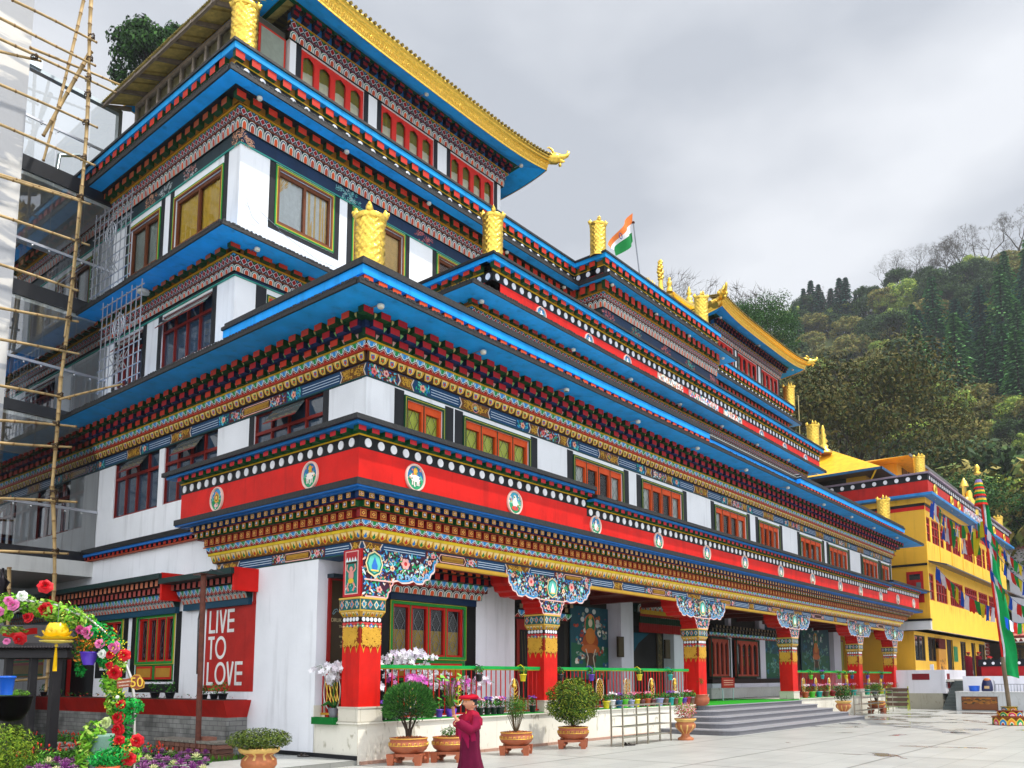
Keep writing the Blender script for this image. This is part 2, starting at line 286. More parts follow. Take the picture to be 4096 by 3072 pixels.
def dots(mb, fr, u0, u1, z0, z1, n, sp, r):
    k = int(round((u1 - u0) / sp)); zc = (z0 + z1) / 2
    for i in range(k):
        uc = u0 + (i + .5) * (u1 - u0) / k; P = [(uc + r * .92 * math.cos(a), zc + r * math.sin(a)) for a in [PI * j / 8 for j in range(16)]]
        Q = [fr.p(a, n + .016, b) for a, b in P]; B_ = [fr.p(a, n, b) for a, b in P]
        mb.face(fr.w(Q), WHT, FINE); mb.grid([B_, Q], c('b9b9bd'), FINE, True, wv=True)
def blocks(mb, fr, u0, u1, z0, z1, n0, n1, sp, wf, cols, off=0., hatch=None):
    """one course of projecting bracket blocks: front, cheeks and underside in their own colours"""
    k = int((u1 - u0) / sp + 1e-6)
    for i in range(k + 1):
        a = u0 + (i + off) * sp
        b = a + sp * wf
        if b > u1 + .02 or a < u0 - .02 or (fr.side == 'L' and i == 0 and u0 < -.02 and off == 0): continue
        fr_, si, bo = cols
        fr.box(mb, a, b, n0, n1, z0, z1, {'f': jit(fr_, .08), 'l': si, 'r': si, 'k': si, 'b': bo, 't': si} if fr.side == 'F' else {'f': jit(fr_, .08), 'l': jit(fr_, .08), 'r': si, 'k': si, 'b': bo, 't': si, '*': fr_}, FINE)
        if hatch:
            e = .022
            fr.poly(mb, [(a + e, z0 + e), (b - e, z0 + e), (b - e, z1 - e), (a + e, z1 - e)], n1 + .004, hatch[0])
            m_ = (a + b) / 2; zz = (z0 + z1) / 2; h = (z1 - z0) * .28; q = (b - a) * .3
            fr.poly(mb, [(m_ - q, zz), (m_, zz - h), (m_ + q, zz), (m_, zz + h)], n1 + .007, hatch[1]); fr.poly(mb, [(m_ - q * .45, zz), (m_, zz - h * .5), (m_ + q * .45, zz), (m_, zz + h * .5)], n1 + .010, hatch[2])
# Fr.box for side L builds hexa with 'f' = the -X face ordering: colours keyed the same way
def filig(mb, fr, u0, u1, z0, z1, n, col, rnd, dens=1.0, wd=.013):
    k = int((u1 - u0) * (z1 - z0) * 150 * dens) + 3
    for kk in range(k):
        r = rnd.uniform(.025, .055); cu = rnd.uniform(u0 + r, u1 - r) if u1 - u0 > 2.2 * r else (u0 + u1) / 2; cz = rnd.uniform(z0 + r, z1 - r) if z1 - z0 > 2.2 * r else (z0 + z1) / 2
        a0 = rnd.uniform(0, 6.28); sg = rnd.choice((-1, 1))
        fr.stroke(mb, [(cu + r * (1 - .12 * j) * math.cos(a0 + sg * j * .9), cz + r * (1 - .12 * j) * math.sin(a0 + sg * j * .9)) for j in range(6)], n + (kk % 24) * .0008, wd, col)
def blossom(mb, fr, u, z, r, n, col, core, k=5, a0=0.):
    for j in range(k):
        a = a0 + 2 * PI * j / k
        P = [(u + r * .62 * math.cos(a) + r * .42 * math.cos(b), z + r * .62 * math.sin(a) + r * .42 * math.sin(b)) for b in [PI * i / 3 for i in range(6)]]
        fr.poly(mb, P, n + .0012 * (j % 2), jit(col, .1))
    fr.poly(mb, [(u + r * .38 * math.cos(b), z + r * .38 * math.sin(b)) for b in [PI * i / 4 for i in range(8)]], n + .004, core)
def leafy(mb, fr, inside, box, n, k, rnd, cols, s=(.03, .06)):
    u0, u1, z0, z1 = box; q = 0
    for _ in range(k * 4):
        if q >= k: break
        u = rnd.uniform(u0, u1); z = rnd.uniform(z0, z1)
        if not inside(u, z): continue
        q += 1; a = rnd.uniform(0, 6.28); r = rnd.uniform(*s); ca, sa = math.cos(a), math.sin(a); col = rnd.choice(cols)
        P = [(1, 0), (.3, .42), (-.6, .5), (-1, .1), (-.5, -.3), (.4, -.2)]
        fr.poly(mb, [(u + r * (x * ca - y * sa), z + r * (x * sa + y * ca)) for x, y in P], n + rnd.uniform(0, .003), jit(col, .15, rnd))
FCOL = [c('2b7fc0'), c('1c8f6c'), c('2a9a52'), c('d98a5a'), c('e7b9a0'), c('1f5fa8'), c('58b7d0'), c('c8dce0')]
def text_mesh(s, size, mt, ext=.004, sx=1.0):
    cu = bpy.data.curves.new('lettering', 'FONT'); cu.body = s; cu.size = size; cu.extrude = ext; cu.align_x = 'CENTER'; cu.align_y = 'CENTER'
    o = bpy.data.objects.new('lettering', cu); COL.objects.link(o)
    dg = bpy.context.evaluated_depsgraph_get(); me = bpy.data.meshes.new_from_object(o.evaluated_get(dg)); bpy.data.objects.remove(o); bpy.data.curves.remove(cu)
    me.materials.clear(); me.materials.append(mt)
    for v in me.vertices: v.co.x *= sx
    return me
def plain(name, rgb, rough=.5, **k): return MATS.get(name) or mat(name, rough, base=rgb, namt=.06, **k)
def lettering(s, size, fr, u, z, n, mt, parent, sx=1.0, name='lettering', ext=.004):
    o = bpy.data.objects.new(name, text_mesh(s, size, mt, ext, sx)); COL.objects.link(o); p = fr.p(u, n, z)
    X = Vector((1, 0, 0)) if fr.side == 'F' else Vector((0, -1, 0)); Z = Vector((0, 0, 1)); Nn = X.cross(Z)
    o.matrix_world = Matrix(((X.x, Z.x, Nn.x, p[0]), (X.y, Z.y, Nn.y, p[1]), (X.z, Z.z, Nn.z, p[2]), (0, 0, 0, 1))); o.parent = parent
    return o
def beam(mb, fr, u0, u1, z0, z1, n, seq, rnd):
    """painted beam face: seq of (kind, length) repeated"""
    base = NAVY; fr.poly(mb, [(u0, z0), (u1, z0), (u1, z1), (u0, z1)], n + .003, c('123f66')); u = u0; i = 0; e = .022; out = []
    fr.poly(mb, [(u0, z0), (u1, z0), (u1, z0 + .018), (u0, z0 + .018)], n + .006, c('0e4a34'))
    while u < u1 - .05:
        k, l_ = seq[i % len(seq)]; i += 1; v = min(u + l_, u1)
        if k == 'lines':
            for q in (.3, .5, .7): fr.poly(mb, [(u + .02, z0 + (z1 - z0) * q - .006), (v - .02, z0 + (z1 - z0) * q - .006), (v - .02, z0 + (z1 - z0) * q + .006), (u + .02, z0 + (z1 - z0) * q + .006)], n + .006, c('cfe0ee'))
        elif k == 'gold':
            fr.poly(mb, [(u, z0 + e), (u + .06, (z0 + z1) / 2), (u, z1 - e), (v, z1 - e), (v - .06, (z0 + z1) / 2), (v, z0 + e)], n + .006, c('d8c8b8')); fr.poly(mb, [(u + .03, z0 + e), (u + .09, (z0 + z1) / 2), (u + .03, z1 - e), (v - .03, z1 - e), (v - .09, (z0 + z1) / 2), (v - .03, z0 + e)], n + .009, c('6e4416'))
            filig(mb, fr, u + .06, v - .06, z0 + e, z1 - e, n + .012, GLD, rnd, 1.6, .014)
        elif k == 'goldm':
            fr.poly(mb, [(u, z0 + e), (u + .06, (z0 + z1) / 2), (u, z1 - e), (v, z1 - e), (v - .06, (z0 + z1) / 2), (v, z0 + e)], n + .006, c('d8c8b8')); fr.poly(mb, [(u + .03, z0 + e), (u + .09, (z0 + z1) / 2), (u + .03, z1 - e), (v - .03, z1 - e), (v - .09, (z0 + z1) / 2), (v - .03, z0 + e)], n + .009, c('6e4416'))
            filig(mb, fr, u + .06, v - .06, z0 + e, z1 - e, n + .012, GLD, rnd, 1.5, .014); m_ = (u + v) / 2; zz = (z0 + z1) / 2
            for r, cc_ in ((.11, PINK), (.095, NAVY), (.05, rnd.choice((c('7ec8c8'), c('c04030'), c('3d9a5a'))))): fr.poly(mb, [(m_ + r * math.cos(a), zz + r * math.sin(a)) for a in [PI * j / 6 for j in range(12)]], n + .016 + .11 - r, cc_) if False else fr.poly(mb, [(m_ + r * math.cos(a), zz + r * math.sin(a)) for a in [PI * j / 6 for j in range(12)]], n + .016 + (.11 - r) * .1, cc_)
        elif k == 'flower':
            leafy(mb, fr, lambda a, b: True, (u + .04, v - .04, z0 + .04, z1 - .04), n + .007, int((v - u) * 70), rnd, [c('2a9ad0'), c('1fa07a'), c('6fd0c8')], (.025, .05)); blossom(mb, fr, (u + v) / 2, (z0 + z1) / 2, .08, n + .014, c('e8a890'), c('c04030'))
        elif k == 'garden':
            fr.poly(mb, [(u, z0 + e), (v, z0 + e), (v, z1 - e), (u, z1 - e)], n + .006, c('5a1418')); leafy(mb, fr, lambda a, b: True, (u + .03, v - .03, z0 + .04, z1 - .04), n + .009, int((v - u) * 110), rnd, FCOL, (.025, .05))
            for q in range(int((v - u) / .3)): blossom(mb, fr, u + .15 + q * .3, (z0 + z1) / 2 + rnd.uniform(-.03, .03), .075, n + .015, rnd.choice((c('e9b0a8'), c('f0d8c8'), c('e07070'))), c('b02828'))
        elif k == 'text':
            fr.poly(mb, [(u, z0 + e), (v, z0 + e), (v, z1 - e), (u, z1 - e)], n + .005, c('5a1418')); d = (z1 - z0) * .36; m_ = (z0 + z1) / 2
            a, b = u + (v - u) * .27, v - (v - u) * .27
            leafy(mb, fr, lambda a_, b_: a_ < a - .03 or a_ > b + .03, (u + .03, v - .03, z0 + .04, z1 - .04), n + .008, int((v - u) * 60), rnd, FCOL, (.02, .04))
            for s in (u + (a - u) / 2, v - (v - b) / 2): blossom(mb, fr, s, m_, .07, n + .013, c('e9a0a0'), c('c03838'))
            fr.poly(mb, [(a - .05, m_), (a, m_ - d), (b, m_ - d), (b + .05, m_), (b, m_ + d), (a, m_ + d)], n + .010, c('e9b8a8')); d -= .02; fr.poly(mb, [(a - .03, m_), (a + .01, m_ - d), (b - .01, m_ - d), (b + .03, m_), (b - .01, m_ + d), (a + .01, m_ + d)], n + .014, c('3a1410'))
            out.append(((a + b) / 2, m_, b - a))
        u = v
    return out
TXT = 'ཨོཾ་མ་ཎི་པདྨེ་ཧཱུྃ'
GLDP = plain('gold_paint', c('d9a53a'), .4)
def cartouche(fr, lst, n, parent, h=.11):
    for u, z, l_ in lst:
        me = text_mesh(TXT, h, GLDP, .003); w_ = max(v.co.x for v in me.vertices) - min(v.co.x for v in me.vertices) if len(me.vertices) else 1
        o = lettering('x', .01, fr, u, z, n + .018, GLDP, parent, name='mantra_lettering'); old = o.data; o.data = me; bpy.data.meshes.remove(old)
        s = min(1.6, (l_ - .08) / w_)
        for v in me.vertices: v.co.x *= s
# ------------------------------------------------------------------ walls with real openings, and windows
def wallgrid(mb, fr, u0, u1, z0, z1, n, holes, dp, col, m=None):
    U = sorted({u0, u1, *[h[0] for h in holes], *[h[1] for h in holes]}); Z = sorted({z0, z1, *[h[2] for h in holes], *[h[3] for h in holes]})
    U = [a for a in U if u0 <= a <= u1]; Z = [a for a in Z if z0 <= a <= z1]
    for i in range(len(U) - 1):
        for j in range(len(Z) - 1):
            a, b = (U[i] + U[i + 1]) / 2, (Z[j] + Z[j + 1]) / 2
            if any(h[0] < a < h[1] and h[2] < b < h[3] for h in holes): continue
            mb.face(fr.w([fr.p(U[i], n, Z[j]), fr.p(U[i + 1], n, Z[j]), fr.p(U[i + 1], n, Z[j + 1]), fr.p(U[i], n, Z[j + 1])]), col, m or WHITE)
    for a, b, z, t in holes:
        z = max(z, z0)
        for q in ([(a, n, z), (a, n, t), (a, n - dp, t), (a, n - dp, z)], [(b, n, t), (b, n, z), (b, n - dp, z), (b, n - dp, t)], [(a, n, t), (b, n, t), (b, n - dp, t), (a, n - dp, t)], [(b, n, z), (a, n, z), (a, n - dp, z), (b, n - dp, z)]):
            mb.face(fr.w([fr.p(*k) for k in q]), col, m or WHITE)
def curtain(parent, fr, u0, u1, z0, z1, n, col, m=None, folds=9, amp=.012, split=None, top=None):
    mb = MB(); k = max(6, int(folds * 4)); P = []
    for i in range(k + 1):
        u = u0 + (u1 - u0) * i / k; row = []
        for j in range(5):
            t = j / 4; uu = u
            if split: uu = split(i / k, t) * (u1 - u0) + u0
            row.append(fr.p(uu, n + amp * math.sin(i * 1.57) + amp * .5 * math.sin(i * .7 + 2 * t), z0 + (z1 - z0) * t))
        P.append(row)
    mb.grid(P, (lambda i, j: top if (top and j >= 2) else col), m or CLOTH, True); return mb.build('curtain', parent)
def window(parent, fr, u0, u1, z0, z1, st, wall_n=0., label=None, dp=.16):
    n = wall_n; f = MB(); fc, bc = st['frame'], st.get('casing'); e = st.get('ew', .05)
    if bc:    # casing strips standing a little proud of the wall, innermost first
        o = 0
        for cc_, w_ in bc:
            a, b, p_, q = u0 - o, u1 + o, z0 - (o if st.get('sill', True) else 0), z1 + o; k = w_
            zz = p_ - (k if st.get('sill', True) else 0)
            nn = n + .03 - o * .04
            fr.box(f, a - k, a, n - .0, nn, zz, q + k, cc_, FINE); fr.box(f, b, b + k, n - .0, nn, zz, q + k, cc_, FINE); fr.box(f, a, b, n - .0, nn, q, q + k, cc_, FINE)
            if st.get('sill', True): fr.box(f, a, b, n - .0, nn, zz, p_, cc_, FINE)
            o += k
    fr.box(f, u0, u1, n - dp - .02, n - dp, z0, z1, st.get('dark', c('0c0d10')), FINE)
    wo = f.build('window', parent)
    if label: wo['label'] = label
    s = MB(); K = st['cols']; cu = [u0 + (u1 - u0) * k / K for k in range(K + 1)]; rows = st.get('rows', [])
    a_, b_ = n - dp * .7, n - dp * .2
    mp_ = lambda t: z0 + (z1 - z0) * t
    mw = st.get('mull', .06)
    for k in range(K + 1):
        h = mw / 2; l_ = cu[k] - (0 if k == 0 else h); r = cu[k] + (0 if k == K else h)
        if k == 0: r = cu[0] + h * st.get('edge', 1.4)
        if k == K: l_ = cu[K] - h * st.get('edge', 1.4)
        fr.box(s, l_, r, a_, b_, z0, z1, fc, FINE)
        if st.get('inner') and 0 < k < K: fr.box(s, cu[k] - .012, cu[k] + .012, b_ - .01, b_ + .008, z0, z1, st['inner'], FINE)
    for k in range(K):
        l_ = cu[k] + mw / 2 * (st.get('edge', 1.4) if k == 0 else 1); r = cu[k + 1] - mw / 2 * (st.get('edge', 1.4) if k == K - 1 else 1)
        for t0, t1 in st.get('bars', [(0, .06), (.92, 1)]): fr.box(s, l_, r, a_ + .005, b_ - .005, mp_(t0), mp_(t1), fc, FINE)
        if st.get('arch'):
            zt = z1 - (z1 - z0) * .08; h = .16; m_ = (l_ + r) / 2
            for sg in (-1, 1):
                P = [(l_ if sg < 0 else r, zt + .01), (m_, zt + .01), (m_ + sg * .25 * (r - l_), zt - h * .35), (l_ + .02 if sg < 0 else r - .02, zt - h * .6), (l_ if sg < 0 else r, zt - h * 1.2)]
                fr.poly(s, P if sg > 0 else P[::-1], b_ - .006, fc)
    s.build('frame', wo)
    g = MB(); zb = z0 + .01
    gm = st.get('glass', GLASS)
    g.face(fr.w([fr.p(u0, n - dp * .55, z0), fr.p(u1, n - dp * .55, z0), fr.p(u1, n - dp * .55, z1), fr.p(u0, n - dp * .55, z1)]), st.get('gcol', c('1c2228')), gm)
    if st.get('vent'):    # a top light tilted open
        for k in st['vent']:
            l_, r = cu[k] + .03, cu[k + (2 if K >= 4 else 1)] - .03; t0 = mp_(st['vt']); tz = z1 - .03
            g.face(fr.w([fr.p(l_, n + .20, t0 + .06), fr.p(r, n + .20, t0 + .06), fr.p(r, n - .03, tz), fr.p(l_, n - .03, tz)]), c('59605f'), PANE)
            fr.stroke(g, [(l_, t0 + .06), (r, t0 + .06)], n + .205, .03, fc); 
    g.build('pane', wo)
    for (a, b, zt0, zt1, col, kw) in st.get('curt', []): curtain(wo, fr, u0 + (u1 - u0) * a, u0 + (u1 - u0) * b, mp_(zt0), mp_(zt1), n - dp * .8, col, **kw)
    if st.get('grille'):
        gr = MB(); col = st['grille']
        for k in range(K):
            l_ = cu[k] + mw * .8; r = cu[k + 1] - mw * .8; m_ = (l_ + r) / 2; q = (r - l_) / 2; nn = n - dp * .45
            for sg in (-1, 1):
                fr.stroke(gr, [(m_, mp_(.1)), (m_ + sg * q * .8, mp_(.3)), (m_ + sg * q * .1, mp_(.5)), (m_ + sg * q * .8, mp_(.68)), (m_, mp_(.9))], nn, .014, col)
                fr.stroke(gr, [(m_ + sg * q * .9, mp_(.06)), (m_ + sg * q * .9, mp_(.92))], nn, .01, col)
                fr.stroke(gr, [(m_ + sg * q * .3, mp_(.12)), (m_ + sg * q * .55, mp_(.25)), (m_ + sg * q * .15, mp_(.32))], nn, .012, col)
        gr.build('grille', wo)
    return wo
def surround(mb, fr, u0, u1, z0, z1, n, w_, z_b=None, col=BLK2, t=.006):
    """black painted band left and right of (and under) an opening"""
    for a, b, p_, q in ((u0 - w_, u0, z0 - (z_b or 0), z1), (u1, u1 + w_, z0 - (z_b or 0), z1)) + (((u0, u1, z0 - z_b, z0),) if z_b else ()):
        fr.box(mb, a, b, n - .001, n + t, p_, q, col, PAINT)
W_ORA = dict(frame=c('d8501a'), casing=[(c('0f4a26'), .035), (c('c9b83a'), .012), (c('0f4a26'), .03)], cols=4, mull=.12, inner=c('123a20'), bars=[(0, .06), (.86, 1)], sill=False, grille=c('33352f'), edge=1.0)
W_METAL = dict(frame=c('7a1f18'), cols=4, mull=.05, bars=[(0, .03), (.66, .71), (.97, 1)], vent=[1], vt=.69, gcol=c('2a3f52'), glass=PANE, dark=c('1a2026'))
W_BRN = dict(frame=c('6b3a1e'), casing=[(c('7a4524'), .05), (c('d2b52a'), .02), (c('2c8a3a'), .035)], cols=2, mull=.07, bars=[(0, .05), (.93, 1)])
W_ARCH = dict(frame=c('cf2c22'), cols=4, mull=.16, bars=[(0, .05), (.93, 1)], arch=True, edge=1.0)
# ------------------------------------------------------------------ the monastery
rn = random.Random(5)
MON = empty('monastery_building', (0, 0, 0), 0, 'long white monastery with blue eaves, red medallion bands and painted ornament', 'building')
def lslab(mb, bx, by, d, z0, z1, XR, YL, col, dl=None, m=None, t=.4):
    """a course of the building standing out d from the wall planes of corner (bx,by), running round the corner"""
    dl = d if dl is None else dl
    mb.box(bx - dl, XR, by - d, by + t, z0, z1, col, m)
    if YL > by + t: mb.box(bx - dl, bx + t, by + t, YL, z0, z1, col, m)
def soffits(mb, bx, by, d, z0, z1, XR, YL, rim=BLACK, t=.4, rimh=None, dl=None):
    """blue underside with a rough black coping on its edge"""
    dl = d if dl is None else dl
    lslab(mb, bx, by, d - .02, z0, z1 - .012, XR - .02, YL, BLUE, dl=dl - .02, t=t)
    e = .02
    mb.box(bx - dl, XR, by - d - .02, by - d + .06, z0 + .006, z1 + .01, rim, WEATHER); mb.box(XR - .08, XR, by - d + .06, by + t, z0 + .006, z1 + .01, rim, WEATHER)
    mb.box(bx - dl - .02, bx - dl + .06, by - d + .06, YL, z0 + .006, z1 + .01, rim, WEATHER)
    for i in range(int((XR - bx + d) / .11)):   # ragged edge of the tarred coping
        x = bx - dl + .05 + i * .11; s = rn.uniform(.02, .05); mb.box(x - s, x + s, by - d - .028, by - d + .02, z1 - .004 - rn.uniform(.0, .02), z1 + .012 + rn.uniform(0, .022), rim, WEATHER)
    for i in range(int((min(YL, 14) - by + d) / .11)):
        y = by - d + .1 + i * .11; s = rn.uniform(.02, .05); mb.box(bx - dl - .028, bx - dl + .02, y - s, y + s, z1 - .004 - rn.uniform(.0, .02), z1 + .012 + rn.uniform(0, .022), rim, WEATHER)
F0, L0 = Fr(0, 0, 'F'), Fr(0, 0, 'L')
X6 = 34.4; YE = 4.98
# ---- ground storey: beam, cornice and red parapet band standing over the porch
mb = MB()
def ex(d): return X6 + 3.4 * d
def ey(d): return YE + d
def course(mb, d, z0, z1, col, m=None): lslab(mb, 0, 0, d, z0, z1, ex(d), ey(d), col, m=m, t=.5)
course(mb, 0, 3.85, 4.09, c('123f66')); course(mb, .06, 4.09, 4.25, c('8a5a20')); course(mb, .14, 4.25, 4.31, c('d8b61a')); course(mb, .15, 4.31, 4.43, c('5c0e12'))
course(mb, .22, 4.43, 4.45, c('c86a2a')); course(mb, .2, 4.45, 4.60, c('6a1512')); course(mb, .31, 4.60, 4.62, c('7c1614')); course(mb, .30, 4.62, 4.745, c('0e4a26')); course(mb, .42, 4.745, 4.76, c('7c1614')); course(mb, .39, 4.76, 4.865, c('1c3f78'))
for fr, u1f in ((F0, ex), (L0, ey)):
    u0 = (lambda d: -d) if fr is F0 else (lambda d: -d)
    sq = [('gold', .5), ('lines', 1.1), ('text', 1.5), ('lines', .9), ('gold', .9), ('lines', .9), ('text', 1.5), ('lines', 1.0)] if fr is F0 else [('gold', .35), ('lines', .75), ('text', 1.75), ('lines', 1.2), ('gold', .7)]
    lst = beam(mb, fr, -.0, u1f(0), 3.85, 4.09, .0, sq, rn); BT = lst if fr is F0 else BT + [('L',) + q for q in lst]
    run(mb, fr, (4.095, 4.25, .064, .12), -.1, u1f(.06), .2, t_petal2, c('7a4a18'))
    run(mb, fr, (4.315, 4.43, .155, .19), -.17, u1f(.15), .2, t_fan, c('5c0e12'))
    blocks(mb, fr, -.3, u1f(.2), 4.455, 4.59, .2, .3, .235, .62, (c('b5722c'), c('8a1a1c'), c('5a1210')), 0, (c('8c1a18'), c('e0b050'), c('7a1612')))
    blocks(mb, fr, -.41, u1f(.3), 4.63, 4.74, .3, .41, .235, .5, (c('c98d3c'), c('0d4a22'), c('0d4a22')), .5, (c('74201a'), c('8fb6dc'), c('e8d8c8')))
    blocks(mb, fr, -.49, u1f(.39), 4.77, 4.862, .39, .49, .235, .5, (c('d09a48'), c('12305e'), c('12305e')), 0, (c('5c241a'), c('e6cfae'), c('c02a20')))
    for d, z in ((.485, 4.866),): fr.box(mb, -d, u1f(.4), .3, d, z, z + .006, c('12305e'), FINE)
mb.build('cornice', MON)
for q in BT:
    if q[0] == 'L': cartouche(L0, [q[1:]], 0, MON, .1)
cartouche(F0, [q for q in BT if q[0] != 'L'][:5], 0, MON, .1)
mb = MB()
course(mb, .57, 4.872, 4.9, c('1566b4')); lslab(mb, 0, 0, .66, 4.9, 4.93, ex(.66), ey(.66), c('1566b4'), t=.5)
lslab(mb, 0, 0, .68, 4.93, 5.05, ex(.68), ey(.68), BLACK, m=WEATHER, t=.5)
XJ1, XJ2 = 6.35, 30.8; STEP = .18
def band(mb, xa, xb, ys, dz):
    def sl(d, z0, z1, col, m=None):
        a = (-d if xa is None else xa); b = (xb if xb is not None else ex(d)); mb.box(a, b, -d, .5, z0, z1, col, m)
        if ys: mb.box(-d, .5, .5, ey(d), z0, z1, col, m)
    z = -dz
    sl(.58, 5.05, 5.62 + z, RED, PAINT); sl(.583, 5.62 + z, 5.845 + z, BLACK, PAINT); sl(.6, 5.845 + z, 5.87 + z, YEL); sl(.62, 5.87 + z, 5.965 + z, c('0f4d28'))
    sl(.82, 5.965 + z, 6.02 + z, c('0a6fb8')); sl(.9, 6.02 + z, 6.11 + z, BLACK, WEATHER)
    for fr in ((F0, L0) if ys else (F0,)):
        a = -.58 if (xa is None) else xa; b = (xb if xb is not None else ex(.58)) if fr is F0 else ey(.58)
        dots(mb, fr, a + (.04 if a < 0 else 0), b, 5.63 + z, 5.835 + z, .585, .3, .083)
        blocks(mb, fr, (-.74 if xa is None else xa), b, 5.875 + z, 5.962 + z, .62, .76, .3, .55, (c('b5202a'), c('0f4d28'), c('0f4d28')), 0 if xa is None else .2)
band(mb, None, XJ1, True, 0); band(mb, XJ1, XJ2, False, STEP); band(mb, XJ2, None, False, 0)
mb.box(0.3, 36, .5, 3, 5.05, 5.2, BLACK)
mb.build('parapet', MON)
# medallions on the red bands (carved roundels: rim, painted ground, figures in relief)
def medallion(fr, u, z, n, r, kind, small=False):
    m = MB(); K = 26; P = lambda rr, nn, q=1: [fr.p(u + rr * .92 * math.cos(2 * PI * i / K), nn, z + rr * q * math.sin(2 * PI * i / K)) for i in range(K)]
    rings = [(r, n), (r, n + .03), (r * .95, n + .045), (r * .88, n + .045), (r * .85, n + .012)]
    G = [P(a, b) for a, b in rings]; m.grid(G if fr.side == 'F' else G, (lambda i, j: c('e6c2b4') if i < 4 else c('e6c2b4')), FINE, True, wv=True)
    rr = random.Random(kind * 7 + 1); bgc = (c('3a93c8'), c('2d6fa8'), c('3fa5c0'))[kind % 3]
    m.face(fr.w(P(r * .86, n + .012)), bgc, FINE)
    # hills, halo, figure
    hill = [(u + r * .84 * .92 * math.cos(a), z + r * .84 * math.sin(a)) for a in [PI + PI * (.02 + .96 * i / 8) for i in range(9)]]
    fr.poly(m, hill, n + .018, c('2f9a6a')); fr.poly(m, [(u - r * .7, z - r * .1), (u - r * .4, z + r * .3), (u - r * .1, z - r * .1)], n + .020, c('7cc8a8')); fr.poly(m, [(u + r * .2, z - r * .1), (u + r * .5, z + r * .25), (u + r * .75, z - r * .1)], n + .020, c('5fb890'))
    def bl(a, b, w_, h_, col, nn, k=12): fr.poly(m, [(u + r * (a + w_ * math.cos(2 * PI * i / k)), z + r * (b + h_ * math.sin(2 * PI * i / k))) for i in range(k)], n + nn, col)
    if kind % 4 == 0: bl(0, .12, .34, .42, c('d9a638'), .024); bl(0, .12, .22, .26, c('6a4a14'), .027); bl(0, .12, .14, .17, c('e9c860'), .03); bl(0, -.48, .3, .16, c('e8b8b8'), .026); bl(-.38, -.25, .12, .2, c('1f8a50'), .025); bl(.38, -.25, .12, .2, c('1f8a50'), .025)
    elif kind % 4 == 1: bl(0, .42, .2, .3, c('d9a638'), .024); bl(0, -.05, .46, .24, c('efe6dc'), .027); bl(-.42, .02, .16, .17, c('efe6dc'), .03)
    elif kind % 4 == 2: bl(0, .38, .2, .24, c('efe0d0'), .024); bl(0, -.02, .32, .36, c('e9ddd6'), .027); bl(0, -.45, .42, .18, c('d04838'), .03)
    else: bl(0, .42, .26, .26, c('2c5fa0'), .022); bl(0, .36, .15, .18, c('f0e4d8'), .026); bl(0, -.08, .26, .4, c('f2eeea'), .029); bl(.22, -.3, .2, .22, c('e0a898'), .031)
    if kind % 4 == 1:
        for a in (-.28, -.1, .16, .32): fr.poly(m, [(u + r * (a - .06), z - r * .55), (u + r * (a + .06), z - r * .55), (u + r * (a + .06), z - r * .15), (u + r * (a - .06), z - r * .15)], n + .026, c('e6dcd2'))
    for _ in range(16):
        a = rr.uniform(0, 6.28); q = rr.uniform(.35, .74); bl(q * math.cos(a), q * math.sin(a), .07, .07, rr.choice([c('e8e4de'), c('1d8a5a'), c('d89a58'), c('e07a6a'), c('1f5f9a')]), .033, 7)
    o = m.build('medallion', MON); return o
mxs_ = [(q := oY(k_, x_, y_, -.58))[0] for k_, x_, y_ in (('H', 1325, 800), ('H', 2125, 1010), ('I', 765, 1200), ('I', 1270, 1330), ('I', 1660, 1430), ('I', 1965, 1510), ('J', 245, 1180), ('J', 502, 1245), ('J', 725, 1298), ('J', 890, 1340), ('J', 1052, 1380), ('J', 1190, 1405), ('J', 1318, 1438))]
for i, x_ in enumerate(mxs_): medallion(F0, x_, 5.31 if (x_ < XJ1 or x_ > XJ2) else 5.25, .58, .27 if x_ < XJ1 else .25, (1, 2, 3, 3, 3, 3, 3, 2, 3, 2, 3, 2, 3)[i])
for i, (x_, y_) in enumerate(((490, 800), (1750 - 0, 990))): 
    q = oX('H' if i == 0 else 'G', x_, y_, -.58); medallion(L0, q[1], 5.32, .58, .27, (1, 0)[i])
# ---- first upper storey
F1, L1 = Fr(.15, .15, 'F'), Fr(.15, .15, 'L'); XW = 34.36; YL = 24.
wu = lambda k_, a, b_: (oY(k_, a, 700, .15)[0] - .15)
def ux(k_, x_, y_=None): return oY(k_, x_, 900, .15)[0] - .15
wins = [(('H', 1240), ('H', 1555), 2, 0), (('H', 1715), ('I', 235), 4, 0), (('I', 585), ('I', 978), 4, 1), (('I', 1125), ('I', 1445), 4, 1), (('I', 1700), ('I', 1950), 4, 1), (('I', 2045), ('J', 240), 4, 1), (('J', 405), ('J', 580), 4, 1), (('J', 635), ('J', 785), 4, 1), (('J', 900), ('J', 1025), 4, 1), (('J', 1050), ('J', 1115), 2, 1)]
wall = MB(); W1 = []
for (ka, xa), (kb, xb), nc, kind in wins:
    a, b = oY(ka, xa, 300 if ka != 'J' else 1000, .15)[0] - .15, oY(kb, xb, 300 if kb != 'J' else 1000, .15)[0] - .15; W1.append((a + .07, b - .03, nc, kind))
wallgrid(wall, F1, 0, XW - .15, 5.2, 7.32, 0, [(a, b, 6.0, 7.13) for a, b, _, _ in W1], .17, c('ebedf0'))
LW = [(8.16 - .15, 10.57 - .15, 5.83, 7.37), (5.44 - .15, 7.9 - .15, 5.85, 7.35), (1.5 - .15, 3.95 - .15, 5.9, 7.33), (13.2, 15.6, 5.83, 7.35), (17.2, 19.6, 5.83, 7.35)]
wallgrid(wall, L1, 0, YL, 5.05, 7.4, 0, LW, .17, c('ebedf0'))
wall.box(.15, XW, .3, YL, 7.3, 7.34, c('202020'))
